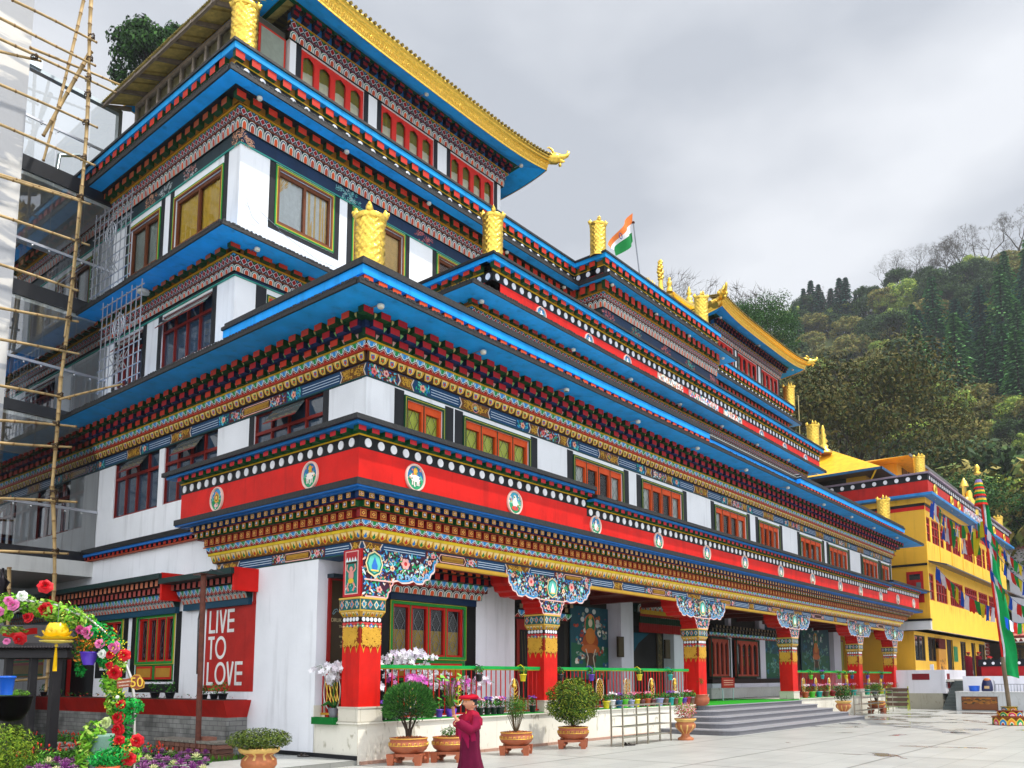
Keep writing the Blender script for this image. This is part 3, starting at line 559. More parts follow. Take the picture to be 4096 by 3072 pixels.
wall.face([(XW, .15, 4.2), (XW, 9, 4.2), (XW, 9, 9), (XW, .15, 9)], c('ebedf0'), WHITE)
for a, b, _, _ in W1: surround(wall, F1, a - .08, b + .08, 6.0, 7.28, 0, .25)
surround(wall, L1, LW[2][0], LW[2][1], 5.9, 7.4, 0, .19)
for a, b in ((LW[0][1], LW[0][1] + .0),): pass
wall.build('wall', MON)
for i, (a, b, nc, kind) in enumerate(W1):
    st = dict(W_ORA); st['cols'] = nc; cc_ = c('c9cf3a') if kind == 0 else c('c9c9c4')
    st['curt'] = [(.0, 1., .0, 1., cc_, {'folds': 12})] if kind == 0 else [(.0, .27, 0, 1, cc_, {}), (.8, 1., 0, 1, cc_, {})]
    if kind == 0: st['dark'] = c('8f9428')
    window(MON, F1, a, b, 6.0, 7.13, st)
for h in LW: window(MON, L1, h[0], h[1], h[2], h[3], W_METAL)
# frieze and cornice of this storey
mb = MB()
def c1(d, z0, z1, col, m=None, k=1.6): lslab(mb, .15, .15, d, z0, z1, XW + k * d, YL, col, m=m)
c1(.015, 7.31, 7.6, c('123f66')); c1(.07, 7.6, 7.76, c('4e2c14')); c1(.17, 7.76, 7.8, c('b5351a')); c1(.13, 7.8, 7.945, c('5a0f14')); c1(.2, 7.945, 7.98, c('d0a01c')); c1(.2, 7.98, 8.115, c('123f22')); c1(.33, 8.115, 8.25, c('15284e')); c1(.45, 8.25, 8.385, c('0e3a1e'))
for fr in (F1, L1):
    U = XW - .15 if fr is F1 else YL - 2
    sq = [('garden', .75), ('gold', .45), ('flower', .45), ('lines', .85), ('goldm', 1.0), ('lines', .9), ('flower', .45), ('gold', .4)] if fr is F1 else [('gold', .8), ('lines', 1.25), ('flower', .55), ('text', 2.2), ('flower', .45), ('lines', 1.2), ('goldm', 1.0), ('lines', 1.1), ('flower', .4)]
    lst = beam(mb, fr, 0, U, 7.315, 7.6, .015, sq, rn)
    run(mb, fr, (7.605, 7.76, .075, .13), -.1, U, .24, t_petal, c('3a2010'))
    run(mb, fr, (7.805, 7.945, .135, .18), -.15, U, .21, t_fan, c('5a0f14'))
    blocks(mb, fr, -.3, U, 7.985, 8.112, .2, .30, .42, .55, (c('c23a22') if fr is L1 else c('a81c24'), c('0c3a1c'), c('0f4a26')), 0)
    blocks(mb, fr, -.44, U + .2, 8.12, 8.247, .3, .44, .42, .55, (c('a8222a'), c('131f3c'), c('1a3a70')), .5)
    blocks(mb, fr, -.58, U + .4, 8.255, 8.382, .42, .58, .42, .55, (c('c8402a') if fr is L1 else c('a81c24'), c('0c3a1c'), c('0f4a26')), 0)
    # pale lozenges between the blocks
    for z, n_, off, col in ((8.05, .203, 0, c('d8a8a0')), (8.183, .333, .5, c('8fc87a')), (8.318, .453, 0, c('d8c67a'))):
        k = int(U / .42)
        for i in range(k): a = -n_ + (i + off) * .42 + .235; fr.poly(mb, [(a, z - .055), (a + .09, z + .055), (a, z + .055)], n_ + .002, col); fr.poly(mb, [(a + .18, z - .055), (a + .18, z + .055), (a + .1, z + .055)], n_ + .002, jit(c('a86a20'), .3))
    cartouche(fr, lst[:3], .015, MON, .13)
mb.build('cornice', MON)
mb = MB(); soffits(mb, .15, .15, 1.17, 8.388, 8.485, 36.3, YL)
# upper kerb of the eave: orange blocks, blue fascia, black coping with white flashing
def kerb(xa, xb, e):
    for y, z0_, z1_, col, mt in ((-.42, 8.485, 8.86, c('101214'), PAINT), (-.62, 8.86, 9.03, c('12a0ee'), PAINT), (-.66, 9.03, 9.1, BLACK, WEATHER), (-.635, 9.1, 9.116, c('f0efe8'), WHITE), (-.60, 9.116, 9.2, BLACK, WEATHER), (-.55, 9.2, 9.215, c('f4f4f0'), WHITE)):
        mb.box(y if e else xa, xb, y, .6, z0_, z1_, col, mt)
        if e: mb.box(y, 0., .6, 4.05 - (.6 + y) * .5, z0_, z1_, col, mt)
    blocks(mb, F0, xa + .03, xb, 8.68, 8.855, .42, .60, .34, .62, (c('d8481c'), c('7a2410'), c('a83a18')), 0)
kerb(-.6, 12.9, 1); kerb(20.3, 34.3, 0)
mb.box(12.9, 20.3, -.42, .6, 8.485, 9.0, c('12a0ee')); mb.box(12.9, 20.3, -.47, .6, 9.0, 9.1, BLACK, WEATHER); mb.box(12.9, 20.3, -.44, .6, 9.1, 9.13, c('efefe8'), WHITE); mb.box(12.9, 20.3, -.40, .6, 9.13, 9.19, BLACK, WEATHER)
mb.box(0, 36, .3, 5.2, 8.49, 8.8, c('6a6a66'))
mb.build('eave', MON)
# ---- second upper storey (set back on this side, gallery in the middle)
Y2 = 5.0
F2, L2 = Fr(.15, Y2, 'F'), Fr(.15, Y2, 'L')
wall = MB()
h2 = [(5.97 - Y2, 8.38 - Y2, 9.47, 10.85), (9.4 - Y2, 10.9 - Y2, 9.47, 10.85), (15 - Y2, 17.4 - Y2, 9.47, 10.85)]
wallgrid(wall, L2, 0, YL - Y2, 8.5, 11., 0, h2, .17, c('ebedf0')); surround(wall, L2, h2[0][0], h2[0][1], 9.47, 10.9, 0, .2); surround(wall, L2, h2[1][0], h2[1][1], 9.47, 10.9, 0, .2)
a2 = oY('D', 550, 600, Y2)[0] - .15
wallgrid(wall, F2, 0, 34, 8.5, 11., 0, [(a2, a2 + 1.6, 9.6, 10.72)], .17, c('ebedf0')); surround(wall, F2, a2 - .06, a2 + 1.7, 9.6, 10.9, 0, .28)
wall.build('wall', MON)
for h in h2: window(MON, L2, *h, dict(W_METAL, vent=[0, 2]))
window(MON, F2, a2, a2 + 1.6, 9.6, 10.72, dict(W_ORA, cols=3, casing=[(c('c9b83a'), .015), (c('0f4a26'), .03)], curt=[]))
def storey_top(mb, fr, U, z0, zb, h_arch, ornate=True, rnd=rn, u0=0.):
    """dark painted band, arches, lattice of red diamonds, yellow fillet, block course"""
    za = zb + h_arch
    fr.box(mb, u0 - .0, U, 0, .02, z0, zb, c('0f2c4c') if fr.side == 'F' else c('27353a'), PAINT); fr.box(mb, u0 - .02, U, 0, .04, z0 - .012, z0 + .012, c('3a9a8a'), FINE)
    fr.box(mb, u0 - .06, U, 0, .06, zb, za, c('1c2022'), FINE); run(mb, fr, (zb, za, .064, .09), u0 - .08, U, .215, t_arch, c('15181a'))
    fr.box(mb, u0 - .1, U, 0, .11, za, za + .03, c('7c3a2a'), FINE)
    zd = za + .03 + .17; fr.box(mb, u0 - .1, U, 0, .1, za + .03, zd, c('2c1418'), FINE); run(mb, fr, (za + .03, zd, .105, .15), u0 - .12, U, .17, t_diam, c('2c2428'))
    fr.box(mb, u0 - .18, U, 0, .19, zd, zd + .03, c('c08a14'), FINE)
    return zd + .03
mb = MB()
for fr, U in ((F2, 33.6), (L2, YL - Y2)):
    zt = storey_top(mb, fr, U, 10.92, 11.0, .155)
    fr.box(mb, -.2, U, 0, .2, zt, 11.5, c('7a4a10'), FINE)
    blocks(mb, fr, -.34, U, zt + .005, 11.49, .2, .35, .42, .56, (c('b8321a') if fr is F2 else c('a8502c'), c('17401c'), c('123f1c')), 0)
mb.build('cornice', MON)
mb = MB(); soffits(mb, .15, Y2, .85, 11.5, 11.6, 33.4, YL); mb.build('eave', MON)
# ---- third upper storey
wall = MB()
def q3(k_, x_, y_): return oY(k_, x_, y_, Y2)[0] - .15
w3 = [(q3('B', 345, 1080), q3('B', 672, 1250), 12.72, 14.1), (3.42, 5.1, 12.72, 14.1), (6.55, 8.2, 12.72, 14.1), (9., 10.7, 12.72, 14.1)]
wallgrid(wall, F2, 0, 33, 11.6, 14.27, 0, w3, .15, c('ebedf0'))
l3 = [(5.8 - Y2, 7.99 - Y2, 12.6, 13.92), (8.87 - Y2, 10.42 - Y2, 12.6, 13.95), (13. - Y2, 15.2 - Y2, 12.6, 13.95)]
wallgrid(wall, L2, 0, YL - Y2, 11.6, 14.27, 0, l3, .15, c('ebedf0'))
for a, b, z, t in w3: surround(wall, F2, a - .1, b + .1, z - .12, 14.25, 0, .17, .12)
for a, b, z, t in l3: surround(wall, L2, a - .1, b + .1, z - .12, 14.25, 0, .2, .12)
wall.build('wall', MON)
cg = c('e0b768'); cw = c('d8dadc')
for i, (a, b, z, t) in enumerate(w3):
    st = dict(W_BRN)
    st['curt'] = [[(.5, 1., 0, 1, cg, {}), (0, .45, .45, 1, cg, {'split': lambda s, t_: s * max(0., (t_ - .2))}), (0., .98, .0, 1, cw, {})], [(0, 1, 0, 1, cg, {})], [(0, 1, 0, 1, c('5a3a26'), {})], [(0, 1, 0, 1, cg, {})]][i]
    st['dark'] = c('8d9498'); window(MON, F2, a, b, z, t, st)
for i, (a, b, z, t) in enumerate(l3):
    st = dict(W_BRN); st['curt'] = [(0, 1., 0, 1, c('d8b23c') if i == 0 else c('9aa39a'), {'folds': 12})]; st['dark'] = c('6d6a5a'); window(MON, L2, a, b, z, t, st)
mb = MB()
def orn(mb, fr, u, z, w_, h_, n, cols, rnd):
    for _ in range(int(34 * w_ * h_ / .25)):
        a = rnd.uniform(0, 6.28); q = rnd.random() ** .5; x, y = u + w_ / 2 * q * math.cos(a), z + h_ / 2 * q * math.sin(a); r = rnd.uniform(.03, .06); s = rnd.choice((-1, 1))
        fr.stroke(mb, [(x + r * (1 - .1 * j) * math.cos(a + s * j), z + (y - z) + r * (1 - .1 * j) * math.sin(a + s * j)) for j in range(6)], n + rnd.uniform(0, .01), .014, rnd.choice(cols))
for fr, U in ((F2, 33.), (L2, YL - Y2)):
    zt = storey_top(mb, fr, U, 14.25, 14.60, .27)
    fr.box(mb, -.24, U, 0, .22, zt, 15.3, c('8a5a10'), FINE)
    blocks(mb, fr, -.36, U, zt + .005, 15.29, .22, .37, .42, .56, (c('c0321a') if fr is F2 else c('a8502c'), c('15401a'), c('123f1c')), 0)
    SALM = [c('c89070'), c('d8a88a')]; TEA = [c('4a9a9a'), c('7ab8b8'), c('b8cccc')]; RDP = [c('b04a48'), c('c87a78')]
    orn(mb, fr, .1, 14.42, .55, .42, .026, SALM, rn)
    seq = [(3.15, TEA), (5.9, RDP), (8.7, TEA), (11.2, RDP)] if fr is F2 else [(2.3, [c('c8cdd0'), c('c88a80')]), (3.55, [c('c8cdd0'), c('9aa8a8')]), (4.35, SALM), (5.8, [c('a8b8b8')]), (7.4, SALM), (9, [c('a8b8b8')]), (11, SALM)]
    for u, cl in seq: orn(mb, fr, u, 14.42, .9 if cl is TEA else .7, .34, .026, cl, rn)
mb.build('cornice', MON)
mb = MB(); soffits(mb, .15, Y2, .79, 15.3, 15.43, 33.5, YL)
def toptrim(bx, by, XR, YE_, z, both=True, xl=None, d0=.45):
    """parapet above an eave: white dots on black, block course, blue board, black coping"""
    fs = ((Fr(bx, by, 'F'), XR - bx), (Fr(bx, by, 'L'), YE_ - by)) if both else ((Fr(bx, by, 'F'), XR - bx),)
    for k, (fr, U) in enumerate(fs):
        s = 0 if k == 0 else d0
        A = lambda d: -d if k == 0 else .0
        fr.box(mb, A(d0), U, -.3, d0, z - .3, z + .28, BLACK, PAINT); fr.box(mb, A(d0 + .01), U, -.3, d0 + .01, z + .28, z + .31, YEL, FINE); fr.box(mb, A(d0), U, -.3, d0 + .0, z + .31, z + .50, c('8a5a10'), FINE)
        fr.box(mb, A(d0 + .14), U, -.3, d0 + .15, z + .50, z + .66, c('0f9ae0'), PAINT); fr.box(mb, A(d0 + .18), U, -.3, d0 + .19, z + .66, z + .73, BLACK, WEATHER)
        dots(mb, fr, -d0 + .05, U, z + .05, z + .25, d0 + .002, .42, .095)
        blocks(mb, fr, -d0 - .1, U, z + .315, z + .495, d0, d0 + .12, .42, .56, (c('c0301c'), c('15401a'), c('0f4a22')), 0)
toptrim(.15, Y2, 13.2, YL, 15.57); toptrim(21.9, Y2, 33.1, YL, 15.57, False)
mb.box(-.3, 33, Y2 - .2, YL, 15.43, 15.9, c('55585a'))
mb.build('eave', MON)
for pts in (((.15, .07, 12.9), (.6, .02, 12.75), (1.1, .03, 12.55)), ((.2, .03, 12.85), (.32, .08, 12.5), (.55, .03, 12.42)), ((1.1, .03, 12.5), (2.2, .05, 12.2), (3.4, .03, 12.28), (5.6, .04, 12.1), (8, .03, 12.2))):
    m = MB(); m.tube([F2.p(*p) for p in pts], .006, c('8a8c90'), PLASTIC, n=5); m.build('cable', MON)
# ---- projecting centre bay of the third storey
F3, L3 = Fr(13.25, 3.55, 'F'), Fr(13.25, 3.55, 'L')
mb = MB(); mb.box(13.25, 21.9, 3.55, 5.2, 12.5, 15.2, c('0f1c3c'), PAINT)
for fr, U in ((F3, 21.9 - 13.25), (L3, 1.45)):
    zt = storey_top(mb, fr, U, 14.05, 14.50, .29)
    fr.box(mb, -.24, U, 0, .22, zt, 15.3, c('8a5a10'), FINE); blocks(mb, fr, -.36, U, zt + .005, 15.29, .22, .37, .42, .56, (c('b8301c'), c('15401a'), c('123f1c')), 0)
for i, (u, cl) in enumerate(((.3, RDP), (2.2, TEA), (4.3, RDP), (6.3, TEA), (8.4, RDP))): orn(mb, F3, u, 14.27, .8, .4, .026, cl if i % 2 == 0 else [c('3a9a7a'), c('c05040'), c('58b8a8')], rn)
F3.box(mb, -.05, 8.65, 0, .05, 13.98, 14.04, c('d8d8a8'), FINE)
mb.build('cornice', MON)
mb = MB(); soffits(mb, 13.25, 3.55, .64, 15.3, 15.43, 22.7, Y2 - .7, dl=.5)
F3b = Fr(13.25, 3.55, 'F')
toptrim(13.25, 3.55, 21.6, Y2 + .0, 15.57, d0=.3)
mb.box(12.93, 13.2, 3.3, 4.5, 15.43, 15.58, RED, PAINT)
mb.build('eave', MON)
# ---- gallery block of the second storey with the upper red band
YB = 2.6; F4, L4 = Fr(5.6, YB, 'F'), Fr(5.6, YB, 'L')
mb = MB(); mb.box(5.6, 29.3, YB, 5.2, 8.6, 11.4, c('e0e0e0'), WHITE)
for fr, U in ((F4, 29.3 - 5.6), (L4, 2.4)):
    zt = storey_top(mb, fr, U, 10.86, 10.98, .17)
    fr.box(mb, -.18, U, 0, .16, zt, 11.5, c('7a4a10'), FINE); blocks(mb, fr, -.3, U, zt + .005, 11.49, .16, .3, .42, .56, (c('a8281c'), c('15401a'), c('123f1c')), 0)
mb.build('cornice', MON)
mb = MB(); soffits(mb, 5.6, YB, .88, 11.5, 11.6, 29.9, 5.6, dl=.88)
FR, LR = Fr(5.95, 2.15, 'F'), Fr(5.95, 2.15, 'L')
for fr, U in ((FR, 30.2 - 5.95), (LR, 3.3)):
    A = (lambda d: -d) if fr is FR else (lambda d: 0)
    fr.box(mb, A(0), U, -.3, 0, 11.6, 12.2, RED, PAINT); fr.box(mb, A(.003), U, -.3, .004, 12.2, 12.46, BLACK, PAINT); fr.box(mb, A(.03), U, -.3, .03, 12.46, 12.49, YEL, FINE); fr.box(mb, A(.05), U, -.3, .05, 12.49, 12.62, c('8a5a10'), FINE)
    fr.box(mb, A(.24), U, -.3, .25, 12.62, 12.75, c('0f9ae0'), PAINT); fr.box(mb, A(.3), U, -.3, .31, 12.75, 12.82, BLACK, WEATHER)
    fr.box(mb, A(.27), U, -.3, .28, 12.82, 12.835, c('e9e9df'), WHITE)
    dots(mb, fr, .0, U, 12.22, 12.44, .005, .34, .095); blocks(mb, fr, -.16, U, 12.495, 12.615, .05, .2, .42, .56, (c('c0301c'), c('15401a'), c('0f4a22')), 0)
mb.box(6, 30, 2.4, 5.2, 12.3, 12.6, c('666'  '666'))
pr = random.Random(3)
for (ka, xa, ya), (kb, xb, yb), pal in ((('F', 660, 1185), ('F', 865, 1290), 0), (('F', 912, 1325), ('F', 1150, 1430), 1), (('F', 1190, 1470), ('F', 1340, 1550), 0)):
    a, b = oY(ka, xa, ya, 2.15)[0] - 5.95, oY(kb, xb, yb, 2.15)[0] - 5.95; FR.box(mb, a, b, 0, .02, 11.66, 12.18, c('c89a8a'), FINE)
    leafy(mb, FR, lambda x, y: True, (a + .05, b - .05, 11.7, 12.14), .024, 260, pr, [c('e9e2d8'), c('e0d4b8'), c('e8e4e0'), c('2b9ab0'), c('d08a5a'), c('c03828')] if pal == 0 else [c('e8ecf0'), c('2b6fc0'), c('e9b8b0'), c('e6dcd2'), c('1f9a7a'), c('d8443a')], (.05, .12))
mb.build('parapet', MON)
for k_, x_, y_ in (('E', 1132, 905), ('E', 1518, 1118), ('E', 1826, 1285), ('I', 2100, 465), ('J', 277, 160), ('J', 445, 255)):
    q = oY(k_, x_, y_, 2.15); medallion(FR, q[0] - 5.95, 11.93, .0, .25, 3)
# ---- roof pavilions with gilded eaves
def pavilion(xa, xb, open_left):
    yf, yb = 5.25, 11.0; P = Fr(xa, yf, 'F'); W = xb - xa; zs = 16.1
    m = MB()
    wn = [(k_[0], k_[1]) for k_ in ([(q('B', 485, 290), q('B', 880, 540)) for q in [lambda k, x, y: oY(k, x, y, yf)[0] - xa]] + [(oY('B', 990, 640, yf)[0] - xa, oY('B', 1320, 860, yf)[0] - xa), (oY('B', 1425, 950, yf)[0] - xa, oY('B', 1700, 1130, yf)[0] - xa)])] if xa < 5 else [(.35, 2.3), (oY('F', 1310, 1060, yf)[0] - xa, oY('F', 1462, 1150, yf)[0] - xa), (oY('F', 1500, 1175, yf)[0] - xa, oY('F', 1632, 1260, yf)[0] - xa)]
    holes = [(a, b, 16.7, 17.98) for a, b in wn]
    wallgrid(m, P, 0, W, zs, 18.05, 0, holes, .16, c('ebedf0')); m.box(xa, xb, yf + .2, yb, zs, 18., c('2a2a2a'), WHITE)
    m.face([(xb, yf, zs), (xb, yb, zs), (xb, yb, 18.05), (xb, yf, 18.05)], c('e2e4e8'), WHITE); m.face([(xa, yb, zs), (xa, yf, zs), (xa, yf, 18.05), (xa, yb, 18.05)], c('ebedf0'), WHITE)
    for a, b, _, _ in holes: surround(m, P, a, b, 16.6, 18.0, 0, .16)
    m.build('wall', MON)
    for a, b, z, t in holes: window(MON, P, a, b, z, t, dict(W_ARCH, dark=c('3a3428'), curt=[(0, 1, 0, .62, c('cfc9b0'), {'folds': 10}), (0, 1, .6, 1, c('8a7a1c'), {'folds': 10})] if xa < 5 else [(0, .2, 0, 1, c('a8a290'), {}), (.6, .8, 0, 1, c('8a8470'), {})]))
    m = MB(); R_ = Fr(xb, yf, 'F')
    m2 = [(P, W + .1)]
    for fr, U in m2:
        fr.box(m, -.04, U, 0, .05, 18.0, 18.22, c('1c2022'), FINE); run(m, fr, (18.0, 18.2, .054, .10), -.06, U, .24, t_arch, c('15181a'))
        fr.box(m, -.1, U, 0, .12, 18.2, 18.23, c('7c3a4a'), FINE); fr.box(m, -.08, U, 0, .12, 18.23, 18.42, c('2c1418'), FINE); run(m, fr, (18.23, 18.42, .125, .17), -.1, U, .2, t_diam, c('2c2c30')); fr.box(m, -.1, U + .1, 0, .2, 18.42, 18.45, c('c08a14'), FINE)
        fr.box(m, -.1, U + .1, 0, .2, 18.45, 18.66, c('1466a8'), FINE); blocks(m, fr, -.15, U + .3, 18.45, 18.56, .2, .34, .32, .5, (c('7a1418'), c('14182e'), c('10142c')), 0); blocks(m, fr, -.15, U + .3, 18.57, 18.66, .2, .42, .32, .5, (c('a01c1c'), c('14182e'), c('10142c')), .0)
    # the right-hand flank, seen at the corner
    m.box(xb, xb + .12, yf, yb, 18.0, 18.45, c('2a2228'), FINE)
    m.build('cornice', MON)
    # roof: soffit, gilt fringe and tiled slopes, corners swept up
    e = 1.1; x0, x1, y0, y1 = xa - e, xb + e, yf - e, yb + e; rf = MB(); NS = 44
    up = lambda t: .28 * abs(2 * t - 1) ** 4
    def ring(off, z, k=1):
        pts = []
        for (ax, ay), (bx, by) in (((x0 - off, y0 - off), (x1 + off, y0 - off)), ((x1 + off, y0 - off), (x1 + off, y1 + off)), ((x1 + off, y1 + off), (x0 - off, y1 + off)), ((x0 - off, y1 + off), (x0 - off, y0 - off))):
            for i in range(NS): t = i / NS; pts.append((ax + (bx - ax) * t, ay + (by - ay) * t, z + k * up(t)))
        return pts
    rf.grid([ring(-e + .34, 18.66, .2), ring(-e + .46, 18.64, .3)], c('0c4a30'), FINE, False, wv=True)
    rf.grid([ring(-e + .46, 18.66, .3), ring(-.42, 18.52, .8), ring(.0, 18.42, 1)], BLUE, PAINT, False, wv=True)
    rf.build('soffit', MON)
    g = MB(); g.grid([ring(0, 18.40), ring(.02, 18.40), ring(.02, 18.46), ring(.0, 18.47)], (1, 1, 1), GOLD, False, wv=True)
    prof = [(.0, 18.47), (.03, 18.49), (.05, 18.62), (.09, 18.66), (.07, 18.70), (.14, 18.74), (.14, 18.80), (.2, 18.83), (.2, 18.86)]
    g.grid([ring(a, b) for a, b in prof], (1, 1, 1), GOLD, False, wv=True)
    fr = Fr(x0, y0, 'F')
    for i in range(int((x1 - x0) / .13)):
        u = .06 + i * .13; zz = up(u / (x1 - x0)); S_ = [(u + .04 * math.cos(a), .0, 18.56 + zz + .055 * math.sin(a)) for a in [PI * j / 3 for j in range(6)]]
        g.tube([fr.p(u - .035, .05, 18.50 + zz), fr.p(u - .03, .07, 18.58 + zz), fr.p(u, .075, 18.62 + zz), fr.p(u + .03, .07, 18.58 + zz), fr.p(u + .02, .06, 18.52 + zz)], .014, (1, 1, 1), GOLD, n=4, cap=False)
    for s, (xx, yy0, yy1) in ((1, (x1, y0, y1)),):
        for i in range(int((yy1 - yy0) / .2)): y = yy0 + .1 + i * .2; zz = up((y - yy0) / (yy1 - yy0)); g.box(xx + .03, xx + .08, y - .05, y + .05, 18.5 + zz, 18.62 + zz, (1, 1, 1), GOLD)
    g.build('gilt_fringe', MON)
    t = MB(); cx_, cy_ = (xa + xb) / 2, (yf + yb) / 2; hw, hd = (x1 - x0) / 2, (y1 - y0) / 2
    rows = [(.2, 18.86, 1), (-.5, 19.05, .8), (-1.2, 19.4, .5), (-2.1, 20.0, .2), (-3.0, 20.9, 0)]
    t.grid([ring(a, b, k) for a, b, k in rows], lambda i, j: c('7d6a2a') if j % 2 else c('a08a3a'), GOLDR, False, wv=True); t.face(ring(-3.0, 20.9, 0)[::NS], c('8d7a30'), GOLDR)
    for i in range(int((x1 - x0 + .4) / .16)):   # rolled tile ends along the front
        x = x0 - .1 + i * .16; zz = up((x - x0) / (x1 - x0)); t.tube([(x, y0 - .24, 18.88 + zz), (x, y0 + .6, 19.1 + zz * .7)], .045, jit(c('8a7430'), .2), GOLDR, n=6)
    t.build('roof', MON)
    for sx, px in ((1, x1), (-1, x0)):
        if sx < 0 and open_left: continue
        d = MB(); o = Vector((px + sx * .1, y0 - .1, 18.72 + .34)); A = Vector((sx * .75, -.66, 0)).normalized(); Z = Vector((0, 0, 1)); B_ = A.cross(Z)
        L_ = lambda a, z, b=0: tuple(o + (A * a + Z * z + B_ * b) * .74)
        d.tube([L_(-.3, .0), L_(0, .05), L_(.25, .12), L_(.4, .16)], [.1, .17, .2, .14], (1, 1, 1), GOLD, n=10)        # neck and skull
        d.tube([L_(.35, .2), L_(.6, .22), L_(.78, .32), L_(.86, .48), L_(.8, .56)], [.12, .09, .07, .05, .02], (1, 1, 1), GOLD, n=8)      # curled snout
        d.tube([L_(.35, .08), L_(.55, .0), L_(.68, .02)], [.09, .06, .02], (1, 1, 1), GOLD, n=8)       # lower jaw
        for s in (-1, 1):
            d.tube([L_(.15, .25, .1 * s), L_(.05, .42, .16 * s), L_(-.1, .5, .18 * s), L_(-.2, .46, .18 * s)], [.05, .04, .03, .01], (1, 1, 1), GOLD, n=6); d.ball(L_(.38, .26, .11 * s), .045, (1, 1, 1), GOLD); d.tube([L_(.1, .1, .15 * s), L_(-.05, .2, .27 * s)], [.06, .01], (1, 1, 1), GOLD, n=5)
        for a in (-.2, -.05, .1, .25): d.tube([L_(a, .2), L_(a - .06, .38)], [.045, .008], (1, 1, 1), GOLD, n=5)
        d.lathe([(.01, -.14), (.05, -.12), (.06, -.06), (.02, 0)], L_(.45, -.08), 8, (1, 1, 1), GOLD)
        d.build('dragon_head', MON)
pavilion(1.55, 9.75, True); pavilion(25.1, 33.1, False)
# the ridge ornaments of the right-hand roof
m = MB()
for k_, x_, y_, h, r in (('F', 920, 640, .95, .2),):
    q = oY(k_, x_, y_, 6.5); m.lathe([(r * a, h * b) for a, b in ((1, 0), (1.1, .1), (.6, .16), (.9, .3), (.5, .42), (.35, .5), (.75, .6), (.3, .68), (.5, .78), (.2, .85), (.25, .92), (.02, 1))], tuple(q), 14, (1, 1, 1), GOLD)
q = oY('F', 690, 520, 6.5); s = oY('F', 690, 285, 6.5); h = s[2] - q[2]
m.tube([(q[0], q[1], q[2] - .3), (q[0], q[1], q[2] + h * .3)], [.16, .1], (1, 1, 1), GOLD)
for i in range(26): a = i * 2.4; t = i / 26; m.ball((q[0] + .17 * math.cos(a) * math.sin(PI * min(1, t + .12)), q[1] + .05 * math.sin(a), q[2] + h * (.32 + .66 * t)), .09, (1, 1, 1), GOLD, n=6, k=4)
q = oY('F', 760, 540, 6.3); s = oY('F', 755, 420, 6.3); h = s[2] - q[2]
m.lathe([(.16, 0), (.14, .2 * h), (.08, .4 * h), (.13, .5 * h), (.12, .68 * h), (.05, .78 * h), (.09, .86 * h), (.02, h)], tuple(q), 10, (1, 1, 1), GOLD)
q = oY('F', 610, 460, 6.5)
for i in range(5): m.tube([(q[0] - .2 + .1 * i, q[1], q[2] - .3), (q[0] - .35 + .17 * i, q[1], q[2] + .1 + .06 * (i % 2))], [.07, .02], (1, 1, 1), GOLD, n=5)
m.build('ridge_ornament', MON)
# hidden ridge saddle and the gable dragon of the right-hand roof's near corner
m = MB(); a = oY('F', 780, 560, 6.3); b = oY('F', 960, 690, 6.3)
m.tube([tuple(a), tuple((a + b) / 2 - np.array([0, 0, .05])), tuple(b)], [.16, .2, .28], (1, 1, 1), GOLD)
q = oY('F', 1150, 600, 4.2)
V_ = lambda x_, y_: tuple(oY('F', x_, y_, 4.3))
m.tube([V_(1120, 640), V_(1165, 600), V_(1175, 555), V_(1190, 520), V_(1200, 485)], [.2, .17, .16, .1, .03], (1, 1, 1), GOLD, n=8); m.tube([V_(1160, 560), V_(1150, 540), V_(1160, 525)], [.1, .06, .02], (1, 1, 1), GOLD, n=6); m.build('dragon_head', MON); m = MB(); m.tube([V_(1085, 625), V_(1130, 612), V_(1180, 605)], [.1, .12, .12], (1, 1, 1), GOLD, n=6)
m.build('gilt_fringe', MON)
# ---- glazed tin-roofed room at the left end of the roof
m = MB(); xa = .35; A = Fr(xa, 5.3, 'L'); LN = 5.7
m.box(xa + .06, 1.5, 5.4, 5.3 + LN, 16.2, 18.2, c('4d4a40'), WHITE)
for i in range(10): u = LN * i / 9; A.box(m, u - .035, u + .035, -.05, .04, 16.2, 18.1, c('b8aca4'), WOOD)
A.box(m, 0, LN, -.05, .05, 18.02, 18.14, c('a89a90'), WOOD); m.build('roof_room', MON)
g = MB(); A.poly(g, [(0, 16.2), (LN, 16.2), (LN, 18.05), (0, 18.05)], 0., c('9a9788'), GLASS); g.build('pane', MON)
for i in range(9): curtain(MON, A, LN * (i + .1) / 9, LN * (i + .92) / 9, 16.2, 18.0, -.05, jit(c('a89f84'), .15), folds=3)
m = MB(); a0, a1 = (-.45, 17.98), (1.6, 19.0); N_ = 74; P = []
for i in range(N_ * 2 + 1):
    y = 4.3 + (LN + 1.5) * i / (N_ * 2); o = .018 if i % 2 else -.018; P.append([(a0[0], y, a0[1] + o), (a1[0], y, a1[1] + o)])
m.grid(P, lambda i, j: c('e0cc78') if i % 7 else c('b8a050'), WOOD, False); m.build('tin_roof', MON)
m = MB()
for i in range(8): y = 4.6 + i * .98; m.hexa([(-.42, y, 17.86), (.4, y, 18.2), (.4, y + .07, 18.2), (-.42, y + .07, 17.86), (-.42, y, 17.95), (.4, y, 18.33), (.4, y + .07, 18.33), (-.42, y + .07, 17.95)], c('8d8074'), WOOD)
m.box(-.4, -.33, 4.3, 11.5, 17.88, 17.96, c('8d8074'), WOOD); m.build('rafter', MON)
m = MB(); P_ = Fr(1., 5.45, 'F'); m.box(.4, 1.55, 5.5, 6, 16.2, 18.3, c('cfd2d6'), WHITE); P_.box(m, -.28, .5, .04, .09, 16.6, 18.0, c('c83222'), FINE); P_.box(m, -.22, .44, .09, .1, 16.65, 17.94, c('8f978c'), CLOTH); m.build('side_window', MON)
